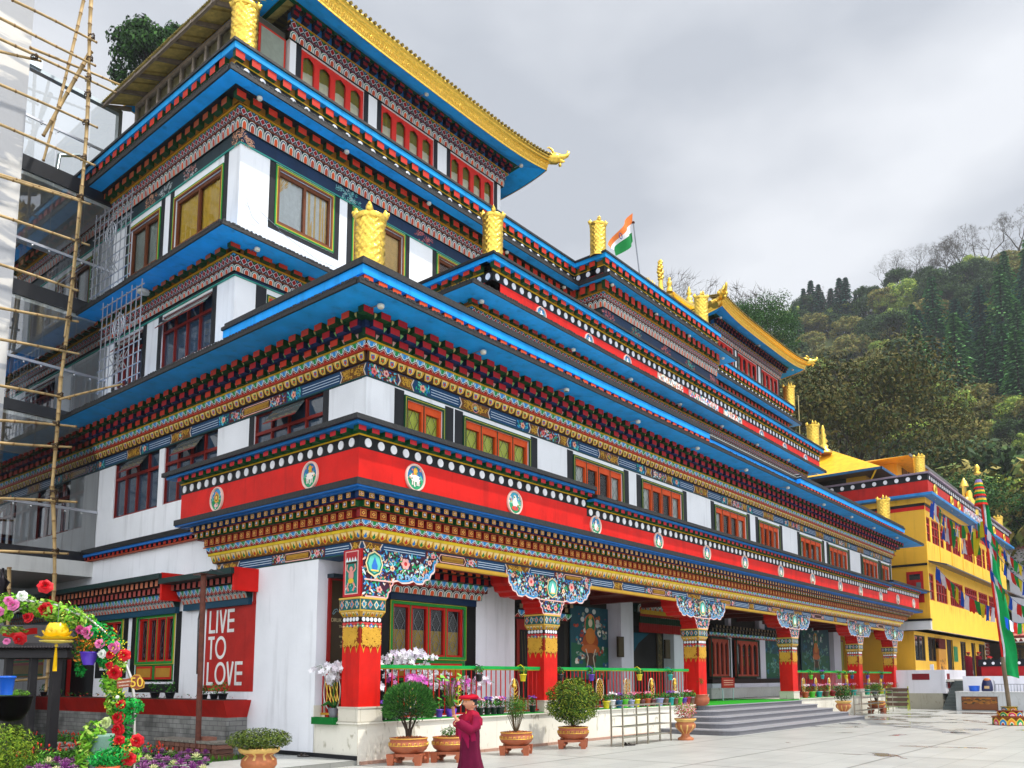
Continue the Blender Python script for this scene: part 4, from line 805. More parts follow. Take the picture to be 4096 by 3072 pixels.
# eave lamps
def lamp(k_, x_, y_, z_, dx=0, dy=.3):
    q = oZ(k_, x_, y_, z_); m = MB(); m.lathe([(.05, 0), (.065, .02), (.065, .07), (.03, .09)], (q[0], q[1], q[2] - .11), 10, c('d8d4c4'), PLASTIC); m.tube([(q[0], q[1], q[2] - .03), (q[0] + dx, q[1] + dy, q[2] - .015)], .012, c('b8b8b8'), METAL, n=5); m.build('eave_lamp', MON)
for a in (('B', 220, 605), ('B', 770, 945), ('B', 1290, 1272), ('E', 860, 405), ('E', 1320, 688), ('E', 1708, 668), ('E', 2062, 907), ('F', 655, 705), ('F', 920, 880), ('F', 1190, 1060)): lamp(*a, 15.28)
for a in (('C', 2070, 575), ('E', 658, 797), ('E', 1395, 1187), ('E', 1858, 1427), ('F', 845, 1430), ('I', 1450, 222), ('I', 1787, 398), ('I', 2070, 548), ('J', 310, 270), ('J', 540, 385)): lamp(*a, 11.48)
for a in (('D', 1455, 625), ('E', 670, 1198), ('E', 1338, 1505), ('I', 535, 98), ('I', 1110, 355), ('I', 1588, 572), ('I', 1980, 748), ('J', 305, 492), ('J', 596, 630), ('J', 820, 730), ('J', 1000, 820), ('J', 1185, 900)): lamp(*a, 8.37)
for a in (('B', 1275, 580), ('B', 1872, 1035), ('F', 1172, 735), ('F', 1480, 958), ('F', 1750, 1155)): lamp(*a, 18.55)
m = MB(); q = oZ('C', 1155, 925, 11.48); m.lathe([(.13, 0), (.17, .03), (.12, .1)], (q[0], q[1], q[2] - .1), 14, c('d9d2c0'), PLASTIC); m.build('eave_lamp', MON)
# ---- gilded victory banners standing on the roof corners
def banner(name, x, y, z, r, h, label, first=[None]):
    if first[0] is None:
        root = empty(name, (x, y, z)); NU, NV = 56, 56; b = MB(); P = []
        for i in range(NV + 1):
            t = i / NV; row = []
            for j in range(NU):
                a = 2 * PI * j / NU; ph = (a * 6 / PI) % 2; tri = abs(ph - 1); v = (t * 7 + tri * 1.1) % 1; rel = .05 * (1 if v < .45 else -.4) + .018 * math.sin(a * 13 + t * 40) + .016 * math.sin(a * 7 - t * 57)
                if abs(t - .5) < .015 or t < .03: rel = .07
                rr = 1 + rel + (.05 * (1 - t) if t < .12 else 0); row.append((rr * math.cos(a), rr * math.sin(a), t * .80))
            P.append(row)
        b.grid(P, (1, 1, 1), GOLD, True, wv=True); bo = b.build('body', root)
        k = MB(); k.lathe([(1., .795), (1.08, .80), (1.12, .83), (1.12, .865), (1.06, .875), (.98, .86), (.85, .88), (.3, .91)], n=36, col=(1, 1, 1), m=GOLD); k.build('rim', root)
        f = MB(); f.lathe([(.12, .9), (.22, .91), (.1, .925), (.2, .95), (.24, .975), (.12, 1.02), (.03, 1.07), (.005, 1.10)], n=14, col=(1, 1, 1), m=GOLD); f.build('spire', root)
        for q in range(4):
            a = PI / 4 + q * PI / 2; l_ = MB(); ox, oy = 1.02 * math.cos(a), 1.02 * math.sin(a); l_.lathe([(.16, .86), (.24, .88), (.26, .91), (.2, .945), (.1, .96), (.12, .975), (.03, .995)], (ox, oy, 0), 10, (1, 1, 1), GOLD); l_.ball((ox * 1.2, oy * 1.2, .93), .12, (1, 1, 1), GOLD, q=(1, 1, .2)); l_.build('finial', root)
        first[0] = root; o = root
    else: o = copy_tree(first[0], (x, y, z), 0)
    o.location = (x, y, z); o.scale = (r, r, h); tag(o, label, 'finial', 'gilded victory banners on the roof corners'); return o
banner('victory_banner', -.02, 4.75, 16.3, .29, 1.42, 'gilded cylinder banner on the topmost left roof corner beside the tin-roofed room')
banner('victory_banner', .06, .03, 9.15, .275, 1.5, 'large gilded cylinder banner on the near corner of the lower blue eave')
banner('victory_banner', 5.98, 2.18, 12.78, .265, 1.42, 'gilded cylinder banner on the left corner of the upper red medallion band')
banner('victory_banner', 12.95, 3.5, 16.2, .27, 1.42, 'gilded cylinder banner nearest the tricolour flag on the centre bay roof')
q = oY('F', 1018, 740, 3.4); banner('victory_banner', q[0], 3.4, 16.2, .27, 1.5, 'gilded cylinder banner in front of the far gilded roof, behind the spired ornament')
banner('victory_banner', *[oY('F', 1725, 1470, 4.7)[0], 4.7, 16.2], .30, 1.45, 'gilded cylinder banner below the far gilded roof with a thin mast to its right')
banner('victory_banner', *[oY('J', 512, 150, 2.4)[0], 2.4, 12.8], .29, 1.5, 'gilded cylinder banner at the far end of the upper red band, beside the yellow roof')
banner('victory_banner', *[oY('J', 1083, 765, .1)[0], .1, 9.2], .30, 1.5, 'gilded cylinder banner at the far end of the lower blue eave, against the yellow wall')
# ------------------------------------------------------------------ court and ground storey
def ground_sheet(name, pts, z, m, col=(.3, .3, .3)):
    b = MB(); b.face([(x, y, z) for x, y in pts], col, m); return tag(b.build(name), kind='structure')
ground_sheet('ground', [(-400, -400), (600, -400), (600, 600), (-400, 600)], -.03, SOIL, c('4a4a34'))
ground_sheet('stone_court', [(-60, -60), (90, -60), (90, 0.02), (-.02, 0.02), (-.02, -.01), (-60, -.01)], 0, COURT)
b = MB(); b.box(-2.6, -.02, -.0, 1.9, -.02, .085, c('8a8c8e'), COURT); b.box(-2.62, -.02, -.02, .0, -.02, .08, c('2c2c30'), COURT); tag(b.build('pavement'), kind='structure')
ground_sheet('garden_soil', [(-14, 1.4), (-.02, 1.9), (-.02, 26), (-14, 26)], .02, SOIL, c('3a3022'))
g = MB(); rg = random.Random(8)
for _ in range(9000):
    x, y = rg.uniform(-6, -.1), rg.uniform(1.95, 15); 
    if x < -5 - y * .05: continue
    a = rg.uniform(0, 6.28); h = rg.uniform(.04, .13); d = .03; g.face([(x, y, .02), (x + .03 * math.cos(a), y + .03 * math.sin(a), .02), (x + d * math.cos(a + 1), y + d * math.sin(a + 1), .02 + h)], jit(c('4a7a1e'), .4, rg), LEAF)
tag(g.build('grass'), 'low green grass and weeds growing in the garden bed', 'grass', kind='stuff')
# the plinth with marble facing, granite steps
m = MB(); m.box(.0, 12.6, 0, 1.29, -.02, .72, c('e6e2d4'), MARBLE); m.box(.06, 12.6, 1.29, 5, -.02, .72, c('e6e2d4'), MARBLE); m.box(20.7, 34.3, 0, 5, -.02, .72, c('e6e2d4'), MARBLE); m.box(12.6, 20.7, .1, 5, -.02, .69, c('55555a'), FINE)
m.box(-.035, 0, -.0, 5.0, .085, .16, c('1d1e22'), FINE); m.box(-.05, 12.6, -.05, .25, .72, .745, c('e6e2d4'), MARBLE); m.box(20.7, 34.35, -.05, .25, .72, .745, c('e6e2d4'), MARBLE); m.box(-.05, .25, .25, 1.3, .72, .745, c('e6e2d4'), MARBLE)
m.box(0.05, 10.2, -.05, 0, -.01, .06, c('b08a78'), MARBLE)
m.build('plinth', MON)
GRAN = mat('granite', .45, namt=.35, nscale=60, spec=.5)
m = MB()
for k in range(5):
    z = .70 - .14 * k; y = -.18 - .5 * k; xl, xr = 12.95 - .58 * k, 20.6 + .22 * k; r = .5; K = 8
    P = [(xl, .3)] + [(xl + r - r * math.cos(a), y + r - r * math.sin(a)) for a in [PI / 2 * i / K for i in range(K + 1)]] + [(xr, y), (xr, .3)]
    for q, (h0, h1, o) in enumerate(((z - .14, z - .03, .0), (z - .03, z, .03))):
        Pa = [(p[0] - (o if p[0] < xl + r else 0), p[1] - (o if p[1] < .2 else 0)) for p in P]
        n_ = len(Pa); col = c('6e6e74') if q == 0 else c('96969c')
        for i in range(n_ - 1): m.face([(*Pa[i], h0), (*Pa[i + 1], h0), (*Pa[i + 1], h1), (*Pa[i], h1)], col, GRAN)
        m.face([(*p, h1) for p in Pa], c('9c9ca0'), GRAN)
m.build('steps', MON)
m = MB(); m.box(13.0, 20.6, -.16, 3, .702, .725, c('2a9a22'), CLOTH)
for x0_, x1_ in ((.56, 5.35), (5.95, 12.55), (20.9, 27.9), (28.5, 33.2)): m.box(x0_, x1_, -.03, .3, .747, .765, c('1f8a2c'), CLOTH)
m.box(-.12, .0, .56, 1.22, .70, .83, c('0f6a2a'), CLOTH); m.build('green_matting', MON)
# pillars
PXS = [0.0, 5.39, 12.93, 20.28, 27.94, 33.29]; PW = .5
def pillar_parts(root, first):
    F = Fr(0, 0, 'F'); L = Fr(0, 0, 'L'); rp = random.Random(21)
    b = MB(); b.box(-.035, PW + .035, -.03, PW + .03, .745, 1.0, c('d8d2c2'), MARBLE); b.box(-.05, PW + .05, -.045, PW + .045, 1.0, 1.03, c('c8c2b2'), MARBLE); b.box(-.045, PW + .045, -.04, PW + .04, .745, .77, c('b8b2a2'), MARBLE); b.build('base', root)
    s = MB(); s.box(0, PW, 0, PW, 1.03, 2.6, c('d21a10'), PAINT)
    for fr in (F, L):
        u0, u1 = -.0, PW
        skirt = [(u0, 2.56)] + [(u0, 2.18)]; NP = 3
        for i in range(NP): a = PW * i / NP; w_ = PW / NP; skirt += [(a + w_ * .25, 2.13), (a + w_ * .5, 2.03), (a + w_ * .75, 2.13), (a + w_, 2.18)]
        skirt += [(u1, 2.56)]
        fr.poly(s, skirt, .004, c('8a2a14'))
        filig(s, fr, u0 + .02, u1 - .01, 2.12, 2.50, .008, c('dba93c'), rp, 9., .017)
        for i in range(NP): a = PW * (i + .5) / NP; fr.poly(s, [(a - .075, 2.17), (a - .03, 2.10), (a, 2.0), (a + .03, 2.10), (a + .075, 2.17), (a, 2.2)], .006, c('c8922c')); fr.poly(s, [(a - .03, 2.14), (a, 2.08), (a + .03, 2.14), (a, 2.17)], .009, c('7e1410'))
        for i in range(5): a = PW * i / 5; blossom(s, fr, a + .05, 2.5, .05, .012, [c('2a9a7a'), c('c8504a'), c('2f7ac0')][i % 3], c('e8d0a0'), 4)
        fr.poly(s, [(0, 2.53), (PW, 2.53), (PW, 2.57), (0, 2.57)], .01, c('c23a3a'))
    s.build('shaft', root)
    k = MB(); k.box(.0, PW, .0, PW, 2.57, 2.67, c('14141a'), FINE)
    for fr in (F, L): dots(k, fr, .02, PW - .02, 2.58, 2.665, .004, .088, .04)
    def fru(z0, z1, a, b, col): k.hexa([(-a, -a, z0), (PW + a, -a, z0), (PW + a, PW + a, z0), (-a, PW + a, z0), (-b, -b, z1), (PW + b, -b, z1), (PW + b, PW + b, z1), (-b, PW + b, z1)], col, FINE)
    fru(2.67, 2.77, .0, .05, c('b8882c')); fru(2.77, 3.02, .05, .05, c('c8a040')); fru(3.0, 3.03, .06, .06, c('d8b050'))
    for fr in (F, L):
        run(k, fr, (2.675, 2.76, .002, .052), .0, PW, .1, t_petal2, None); fr.poly(k, [(-.04, 2.80), (PW + .04, 2.80), (PW + .04, 2.99), (-.04, 2.99)], .054, c('12565a'))
        for i in range(4): a = -.04 + (PW + .08) * (i + .5) / 4; fr.poly(k, [(a - .06, 2.895), (a, 2.81), (a + .06, 2.895), (a, 2.98)], .058, (c('d8c8a0'), c('d88a6a'))[i % 2]); fr.poly(k, [(a - .035, 2.895), (a, 2.845), (a + .035, 2.895), (a, 2.945)], .062, c('2a8ab0'))
        leafy(k, fr, lambda a, b: True, (-.02, PW + .02, 2.81, 2.98), .064, 26, rp, FCOL, (.012, .022))
    k.build('capital', root)
    # bracket arms
    half = [(1.63, 3.93), (1.62, 3.84), (1.56, 3.80), (1.55, 3.66), (1.46, 3.60), (1.42, 3.50), (1.30, 3.47), (1.24, 3.39), (1.10, 3.38), (1.0, 3.43), (.88, 3.38), (.72, 3.36), (.6, 3.40), (.47, 3.37)]
    low = [(.47, 3.37), (.47, 3.31), (.41, 3.27), (.42, 3.19), (.36, 3.15), (.34, 3.05), (.28, 3.03)]
    cu = PW / 2
    def outline(sg): return [(cu + sg * a, z) for a, z in half + low[1:]]
    R_ = outline(1); Lf = outline(-1) if not first else [(.0, 3.93), (.0, 3.03)]
    full = R_ + Lf[::-1]          # closed, clockwise-ish
    bk = MB(); nF, nB = .035, -PW
    front = [F.p(u, nF, z) for u, z in full]; back = [F.p(u, nB, z) for u, z in full]
    bk.face(front[::-1], c('3c1a30'), FINE); bk.face(back, c('8a1410'), FINE)
    for i in range(len(full)):
        j = (i + 1) % len(full); bk.face([front[i], front[j], back[j], back[i]], c('b81810'), PAINT)
    import_ = full
    def inside(u, z, P=full):
        r = False
        for i in range(len(P)):
            (a, b), (e, g) = P[i], P[i - 1]
            if (b > z) != (g > z) and u < (e - a) * (z - b) / (g - b) + a: r = not r
        return r
    u0 = min(p[0] for p in full); u1 = max(p[0] for p in full)
    leafy(bk, F, lambda a, b: inside(a, b), (u0, u1, 3.05, 3.93), nF + .006, 700 if not first else 420, rp, FCOL, (.022, .055))
    for sg in ((1, -1) if not first else (1,)):
        for t in range(3):   # scrolling stems
            F.stroke(bk, [(cu + sg * (.35 + .35 * t + .12 * math.sin(q)), 3.55 + .09 * q * (1 if t % 2 else .8) - .1 * (t == 2)) for q in range(4)], nF + .012, .014, c('c8d8c0'))
        blossom(bk, F, cu + sg * .78, 3.74, .11, nF + .016, c('e8a8a0'), c('c83838'), 6); blossom(bk, F, cu + sg * 1.2, 3.72, .075, nF + .016, c('8fd0d8'), c('e8e0d0')); blossom(bk, F, cu + sg * .45, 3.62, .06, nF + .016, c('f0c8a0'), c('d06040')); blossom(bk, F, cu + sg * 1.42, 3.83, .06, nF + .016, c('f0c0b0'), c('c04848')); blossom(bk, F, cu + sg * .14, 3.19, .07, nF + .016, c('e0a098'), c('b03030'))
        P = [(cu + sg * a, z) for a, z in half]
        F.stroke(bk, P, nF + .010, .035, c('e0c0b8')); F.stroke(bk, [(a - sg * .035, z + .035) for a, z in P[1:-1]], nF + .014, .04, c('2f8fc8'))
        for a in (.62, .82, 1.0, 1.18, 1.34):     # cloud scrolls along the lower edge
            r = .07; x, z = cu + sg * a, 3.47 + (.06 if a > 1.25 else 0); F.stroke(bk, [(x + r * (1 - .1 * j) * math.cos(-.6 + j * .8), z + r * (1 - .1 * j) * math.sin(-.6 + j * .8)) for j in range(7)], nF + .018, .034, c('cfe4ec')); F.stroke(bk, [(x + r * (1 - .1 * j) * math.cos(-.6 + j * .8), z + r * (1 - .1 * j) * math.sin(-.6 + j * .8)) for j in range(7)], nF + .020, .017, c('2d86c4'))
        Q = [(cu + sg * a, z) for a, z in low]; F.stroke(bk, Q, nF + .012, .03, c('e0a8a8'))
    F.stroke(bk, [(cu - (.45 if not first else .22), 3.36), (cu + .47, 3.36)], nF + .022, .028, c('e0b0a8')); F.stroke(bk, [(cu - (.28 if not first else .2), 3.045), (cu + .28, 3.045)], nF + .022, .028, c('e0b0a8'))
    for r, col in ((.235, c('e8cf9a')), (.205, c('1c7a6a')), (.17, c('5fc0b0'))): F.poly(bk, [(cu + r * .85 * (1 + .05 * math.cos(8 * a)) * math.cos(a), 3.66 + r * (1 + .05 * math.cos(8 * a)) * math.sin(a)) for a in [PI * j / 12 for j in range(24)]], nF + .028 + (.235 - r) * .1, col)
    F.poly(bk, [(cu - .05, 3.53), (cu + .05, 3.53), (cu + .07, 3.62), (cu, 3.79), (cu - .07, 3.62)], nF + .042, c('2f6fc0') if first else c('eef0ee')); F.poly(bk, [(cu - .09, 3.52), (cu + .09, 3.52), (cu + .09, 3.55), (cu - .09, 3.55)], nF + .044, c('e8c860'))
    if first:     # painted panel of an atlas figure on the flank
        L.box(bk, -.0, PW, 0, .02, 3.05, 3.93, c('b8242c'), FINE); L.poly(bk, [(.06, 3.09), (PW - .06, 3.09), (PW - .06, 3.90), (.06, 3.90)], .024, c('e8b8b0')); L.poly(bk, [(.085, 3.11), (PW - .085, 3.11), (PW - .085, 3.88), (.085, 3.88)], .027, c('1f7f6f'))
        L.poly(bk, [(.085, 3.72), (PW - .085, 3.72), (PW - .085, 3.88), (.085, 3.88)], .029, c('b02c34')); L.poly(bk, [(.1, 3.66), (PW - .1, 3.66), (PW - .1, 3.69), (.1, 3.69)], .034, c('3a2010'))
        for i in range(4): L.poly(bk, [(.1 + i * .08, 3.70), (.14 + i * .08, 3.79), (.18 + i * .08, 3.70)], .031, c('d8e8e8'))
        bo = c('dc9488'); E_ = lambda a, z, w_, h, col, nn: L.poly(bk, [(a + w_ * math.cos(q), z + h * math.sin(q)) for q in [PI * j / 7 for j in range(14)]], nn, col)
        E_(.25, 3.44, .075, .1, bo, .036); E_(.25, 3.56, .05, .05, bo, .038); E_(.25, 3.34, .08, .05, c('e0b838'), .039)
        for s in (-1, 1): L.stroke(bk, [(.25 + s * .06, 3.5), (.25 + s * .13, 3.56), (.25 + s * .11, 3.65)], .037, .035, bo); L.stroke(bk, [(.25 + s * .05, 3.32), (.25 + s * .11, 3.24), (.25 + s * .06, 3.15)], .037, .045, bo)
        leafy(bk, L, lambda a, b: True, (.1, PW - .1, 3.12, 3.3), .031, 20, rp, [c('2f9fd0'), c('3fbf8a'), c('e8e8e0')], (.02, .03))
    bk.build('bracket', root)
p1_ = empty('pillar', (0, 0, 0)); p1_.parent = MON; pillar_parts(p1_, True)
p2_ = empty('pillar', (PXS[1], 0, 0)); p2_.parent = MON; pillar_parts(p2_, False)
for x in PXS[2:]: copy_tree(p2_, (x, 0, 0), parent=MON)
m = MB()     # gilded lower moulding and ceiling of the porch
for a, b in ((1.95, 4.0), (7.3, 11.5), (14.85, 18.8), (22.2, 26.5), (29.8, 31.8)): m.box(a - .1, b + .1, .02, .45, 3.83, 3.93, c('7c1a12'), FINE); m.tube([(a - .1, .0, 3.82), (b + .1, .0, 3.82)], .05, c('d8a838'), FINE)
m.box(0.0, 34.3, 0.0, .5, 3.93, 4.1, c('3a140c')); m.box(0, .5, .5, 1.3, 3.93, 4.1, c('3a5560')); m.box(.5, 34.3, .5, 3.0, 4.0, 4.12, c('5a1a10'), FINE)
for i in range(16): m.box(1 + i * 2.1, 1.18 + i * 2.1, .5, 3.0, 3.85, 4.0, c('5a1c14'), FINE)
m.build('ceiling', MON)
# walls of the ground storey
m = MB(); FW = Fr(0, 1.3, 'F'); LG = Fr(0, 1.3, 'L')
LGH = [(6.66 - 1.3, 8.5 - 1.3, 1.55, 3.08), (9.25 - 1.3, 10.4 - 1.3, 1.9, 3.08), (11.1 - 1.3, 12.5 - 1.3, .8, 3.05), (14 - 1.3, 16.8 - 1.3, 1.65, 3.)]
wallgrid(m, LG, 0, YL - 1.3, -.02, 5.05, 0, LGH, .14, c('eceef2'))
wallgrid(m, FW, 0, 5.86, .72, 4.0, 0, [(1.84, 4.1, 1.5, 3.2)], .14, c('e6e7f0')); m.face([(5.86, 1.3, .72), (5.86, 3, .72), (5.86, 3, 4), (5.86, 1.3, 4)], c('e6e7f0'), WHITE)
FW.box(m, 1.56, 1.84, -.001, .006, .74, 3.2, c('0a0a0c')); FW.box(m, 4.1, 4.45, -.001, .006, .74, 3.22, c('0a0a0c')); FW.box(m, 1.84, 4.1, -.001, .006, .74, 1.5, c('0a0a0c'))
m.box(-.02, .3, 1.28, 1.3, .745, 1.04, c('e6e2d4'), MARBLE)
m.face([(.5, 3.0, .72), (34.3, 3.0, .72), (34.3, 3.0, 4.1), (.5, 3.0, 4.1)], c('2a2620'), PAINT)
for a, b, z, t in LGH[:2]: surround(m, LG, a - .04, b + .04, z - .1, 3.12, 0, .24, .2, c('101214'))
m.box(-.04, 0, 12.4, 12.75, .02, 3.1, c('141416')); m.box(-.03, 0, 10.75, 11.1, .02, 3.1, c('141416'))
LG.box(m, 11.3, 20, 0, .5, 4.44, 4.72, c('17181a'), PAINT)
for z0_, z1_, n_, col in ((4.9, 5.03, .2, BLACK), (4.83, 4.9, .17, c('1566b4')), (4.72, 4.75, .1, c('a8401c'))): L0.box(m, 5.3, 11.5, 0.0, n_, z0_, z1_, col, FINE)
blocks(m, L0, 5.4, 11.5, 4.755, 4.825, 0, .12, .24, .5, (c('b02418'), c('141a30'), c('141a30')), 0)
m.build('wall', MON)
W_RG = dict(frame=c('c42018'), casing=[(c('1c8a34'), .06), (c('c9b83a'), .012)], cols=4, mull=.13, bars=[(0, .04), (.95, 1)], edge=1.0, glass=PANE, gcol=c('141820'), dp=.12)
window(MON, FW, 1.9, 4.04, 2.02, 3.12, dict(W_RG, inner=c('1c8a34'), glass=GLASS, grille=c('70757a'), curt=[(0, 1, 0, .52, c('a8861c'), {'folds': 14})]))
m = MB(); FW.box(m, 1.88, 4.06, 0, .03, 1.5, 1.93, c('1c7a30'), FINE); FW.box(m, 1.98, 3.96, .03, .04, 1.56, 1.87, c('c42018'), FINE); FW.box(m, 2.04, 3.9, .04, .045, 1.6, 1.83, c('a8761c'), FINE); m.build('apron_panel', MON)
a, b, z, t = LGH[0]; W_ = dict(W_RG, grille=c('50555c')); window(MON, LG, a + .06, b - .06, 1.98, t - .05, dict(W_, inner=c('1c8a34')))
m = MB(); LG.box(m, a, b, -.1, .0, 1.5, 1.93, c('1c7a30'), FINE)
for k in (0, 1): l_ = a + .08 + k * (b - a) / 2; r = l_ + (b - a) / 2 - .16; LG.box(m, l_, r, .0, .012, 1.56, 1.87, c('c42018'), FINE); LG.box(m, l_ + .05, r - .05, .012, .018, 1.61, 1.82, c('b8862c'), FINE)
m.build('apron_panel', MON)
a, b, z, t = LGH[1]; window(MON, LG, a + .05, b - .05, 1.95, t - .05, dict(W_RG, cols=2, grille=c('9a9a9a')))
a, b, z, t = LGH[3]; window(MON, LG, a + .05, b - .05, 2.15, t - .05, dict(W_RG, cols=4, gcol=c('7a8074'))); m = MB(); LG.box(m, a, b, -.1, .01, 1.65, 2.1, c('a8862c'), FINE); LG.box(m, a, b, .01, .02, 1.7, 1.75, c('1c7a30'), FINE); LG.box(m, a, b, .01, .02, 2.0, 2.1, c('b84a3a'), FINE); m.build('apron_panel', MON)
a, b, z, t = LGH[2]; m = MB(); LG.box(m, a, b, -.3, -.14, z - .8, t, c('08080a')); LG.box(m, b - .1, b, -.1, .02, .05, t, c('a01c16'), FINE); m.build('door', MON)
# window hoods on the left flank
def hood(y0_, y1_, z0_, dz, endred, two=True):
    h = MB(); A = Fr(0, 0, 'L'); o = .0
    A.box(h, y0_ + .12, y1_ - .12, 0, .10, z0_, z0_ + .14, c('14465e'), FINE); run(h, A, (z0_ + .14, z0_ + .27, .12, .17), y0_ + .12, y1_ - .12, .17, t_arch, c('14465e')); A.box(h, y0_ + .12, y1_ - .12, 0, .115, z0_ + .14, z0_ + .27, c('14302e'), FINE)
    A.box(h, y0_ + .06, y1_ - .06, 0, .19, z0_ + .27, z0_ + .44, c('4c1a16'), FINE); run(h, A, (z0_ + .27, z0_ + .43, .195, .235), y0_ + .06, y1_ - .06, .16, t_fan, c('5a1418'))
    zz = z0_ + .44
    for k in range(2 if two else 1):
        A.box(h, y0_, y1_, 0, .24 + .1 * k, zz, zz + .15, c('4c1612'), FINE); blocks(h, A, y0_ + .02, y1_, zz + .01, zz + .14, .24 + .1 * k, .36 + .12 * k, .235, .55, (c('c87858') if k else c('b05048'), c('141418'), c('141418')), .5 * (1 - k)); zz += .15
    A.box(h, y0_ - .06, y1_ + .06, 0, .62, zz, zz + .12, c('16302e'), FINE); A.box(h, y0_ - .08, y0_ - .0, 0, .55, z0_ + .25, zz + .14, RED, PAINT); h.build('window_hood', MON)
hood(6.38, 12.2, 3.08, 0, True); hood(3.4, 6.28, 3.1, 0, True, False); hood(12.5, 16.9, 3.08, 0, True)
# painted slogan panel
m = MB(); ml = Fr(0, 0, 'L'); ml.box(m, 3.38, 5.29, 0, .008, 1.29, 3.16, c('b3231c'), PAINT); ml.box(m, 3.38, 3.46, 0.002, .03, 3.12, 3.7, c('a82018'), PAINT)
Wc = c('eceae6'); NN = [0]
def glyph(ch, y, z, w_, h, t=.07):      # y is the left edge of the letter (large y reads first)
    n_ = .012; NN[0] += 1; X = lambda a: y - a * w_; S_ = lambda p, tt=t: (NN.__setitem__(0, NN[0] + 1), ml.stroke(m, [(X(a), z + b * h) for a, b in p], n_ + .0012 * (NN[0] % 7), tt, Wc, PAINT))
    tx = t / 2 / w_; ty = t / 2 / h
    if ch == 'L': S_([(tx, 0), (tx, 1)]); S_([(0, ty), (1, ty)])
    if ch == 'I': S_([(.5, 0), (.5, 1)])
    if ch == 'V': S_([(tx, 1), (.5, 0)]); S_([(1 - tx, 1), (.5, 0)])
    if ch == 'E': S_([(tx, 0), (tx, 1)]); [S_([(0, q), (1, q)]) for q in (ty, .5, 1 - ty)]
    if ch == 'T': S_([(.5, 0), (.5, 1)]); S_([(0, 1 - ty), (1, 1 - ty)])
    if ch == 'O':
        K = 26; ot = [(X(.5 + .5 * math.cos(2 * PI * i / K)), z + h * (.5 + .5 * math.sin(2 * PI * i / K))) for i in range(K)]; inn = [(X(.5 + (.5 - 2 * tx) * math.cos(2 * PI * i / K)), z + h * (.5 + (.5 - 2 * ty) * math.sin(2 * PI * i / K))) for i in range(K)]
        for i in range(K): j = (i + 1) % K; ml.poly(m, [ot[i], ot[j], inn[j], inn[i]], n_, Wc, PAINT)
zr = [(2.55, .50, [('L', 5.16, .26), ('I', 4.86, .06), ('V', 4.76, .30), ('E', 4.42, .27)]), (1.98, .50, [('T', 5.17, .26), ('O', 4.88, .44)]), (1.42, .50, [('L', 5.17, .26), ('O', 4.86, .44), ('V', 4.40, .29), ('E', 4.06, .28)])]
for z_, h_, ls in zr:
    for ch, y_, w_ in ls: glyph(ch, y_, z_, w_, h_)
mo = m.build('slogan_panel', MON); mo['label'] = 'red painted panel reading LIVE TO LOVE in tall white capitals'
# inscription board behind the corner pillar
m = MB(); FW.box(m, .24, 1.5, 0, .05, .74, 3.5, c('8a1410'), FINE); FW.box(m, .3, 1.44, .05, .06, .8, 3.46, c('33250f'), FINE); FW.box(m, .22, 1.5, 0, .2, 3.5, 3.58, c('24303a'), FINE)
rb = random.Random(2)
for _ in range(5): x, z = rb.uniform(.36, .8), rb.uniform(2.8, 3.35); FW.stroke(m, [(x + .07 * math.cos(j), z + .06 * math.sin(j * 1.3)) for j in range(6)], .064, .014, c('6f93a0'))
bo = m.build('inscription_board', MON)
CRP = plain('cream_lettering', c('a89a72'))
lettering('DRUK SANGAG CHOELING', .105, FW, .87, 2.68, .064, CRP, bo, sx=.9)
for i, s in enumerate(('The monastery is the seat', 'of the Lineage of the', 'tradition. The foundation', 'stone was laid here by', 'Thuksey Rinpoche, who', 'travelled across to', 'the area and built', 'this monastery for all', 'beings. The new prayer', 'hall has been painted', 'and houses large', 'statues')): lettering(s, .075, FW, .87, 2.56 - i * .098, .064, CRP, bo)
m = MB()     # hood over the porch window
FW.box(m, 1.75, 4.35, 0, .12, 3.2, 3.34, c('0f2a4c'), FINE); FW.box(m, 1.7, 4.45, 0, .2, 3.34, 3.5, c('14302e'), FINE); run(m, FW, (3.34, 3.5, .205, .24), 1.7, 4.45, .25, t_arch, c('3a1210')); FW.box(m, 1.65, 4.52, 0, .3, 3.5, 3.66, c('3c1210'), FINE); run(m, FW, (3.5, 3.66, .305, .33), 1.65, 4.52, .17, t_fan, c('5a1418'))
for k in range(2): FW.box(m, 1.6, 4.6, 0, .36 + .1 * k, 3.66 + .15 * k, 3.81 + .15 * k, c('5a120e'), FINE); blocks(m, FW, 1.6, 4.66, 3.67 + .15 * k, 3.80 + .15 * k, .36 + .1 * k, .5 + .1 * k, .26, .55, ((c('a82018'), c('c8542a'))[k], c('101a34'), c('0e3a1c')), .5 * k)
m.build('window_hood', MON)
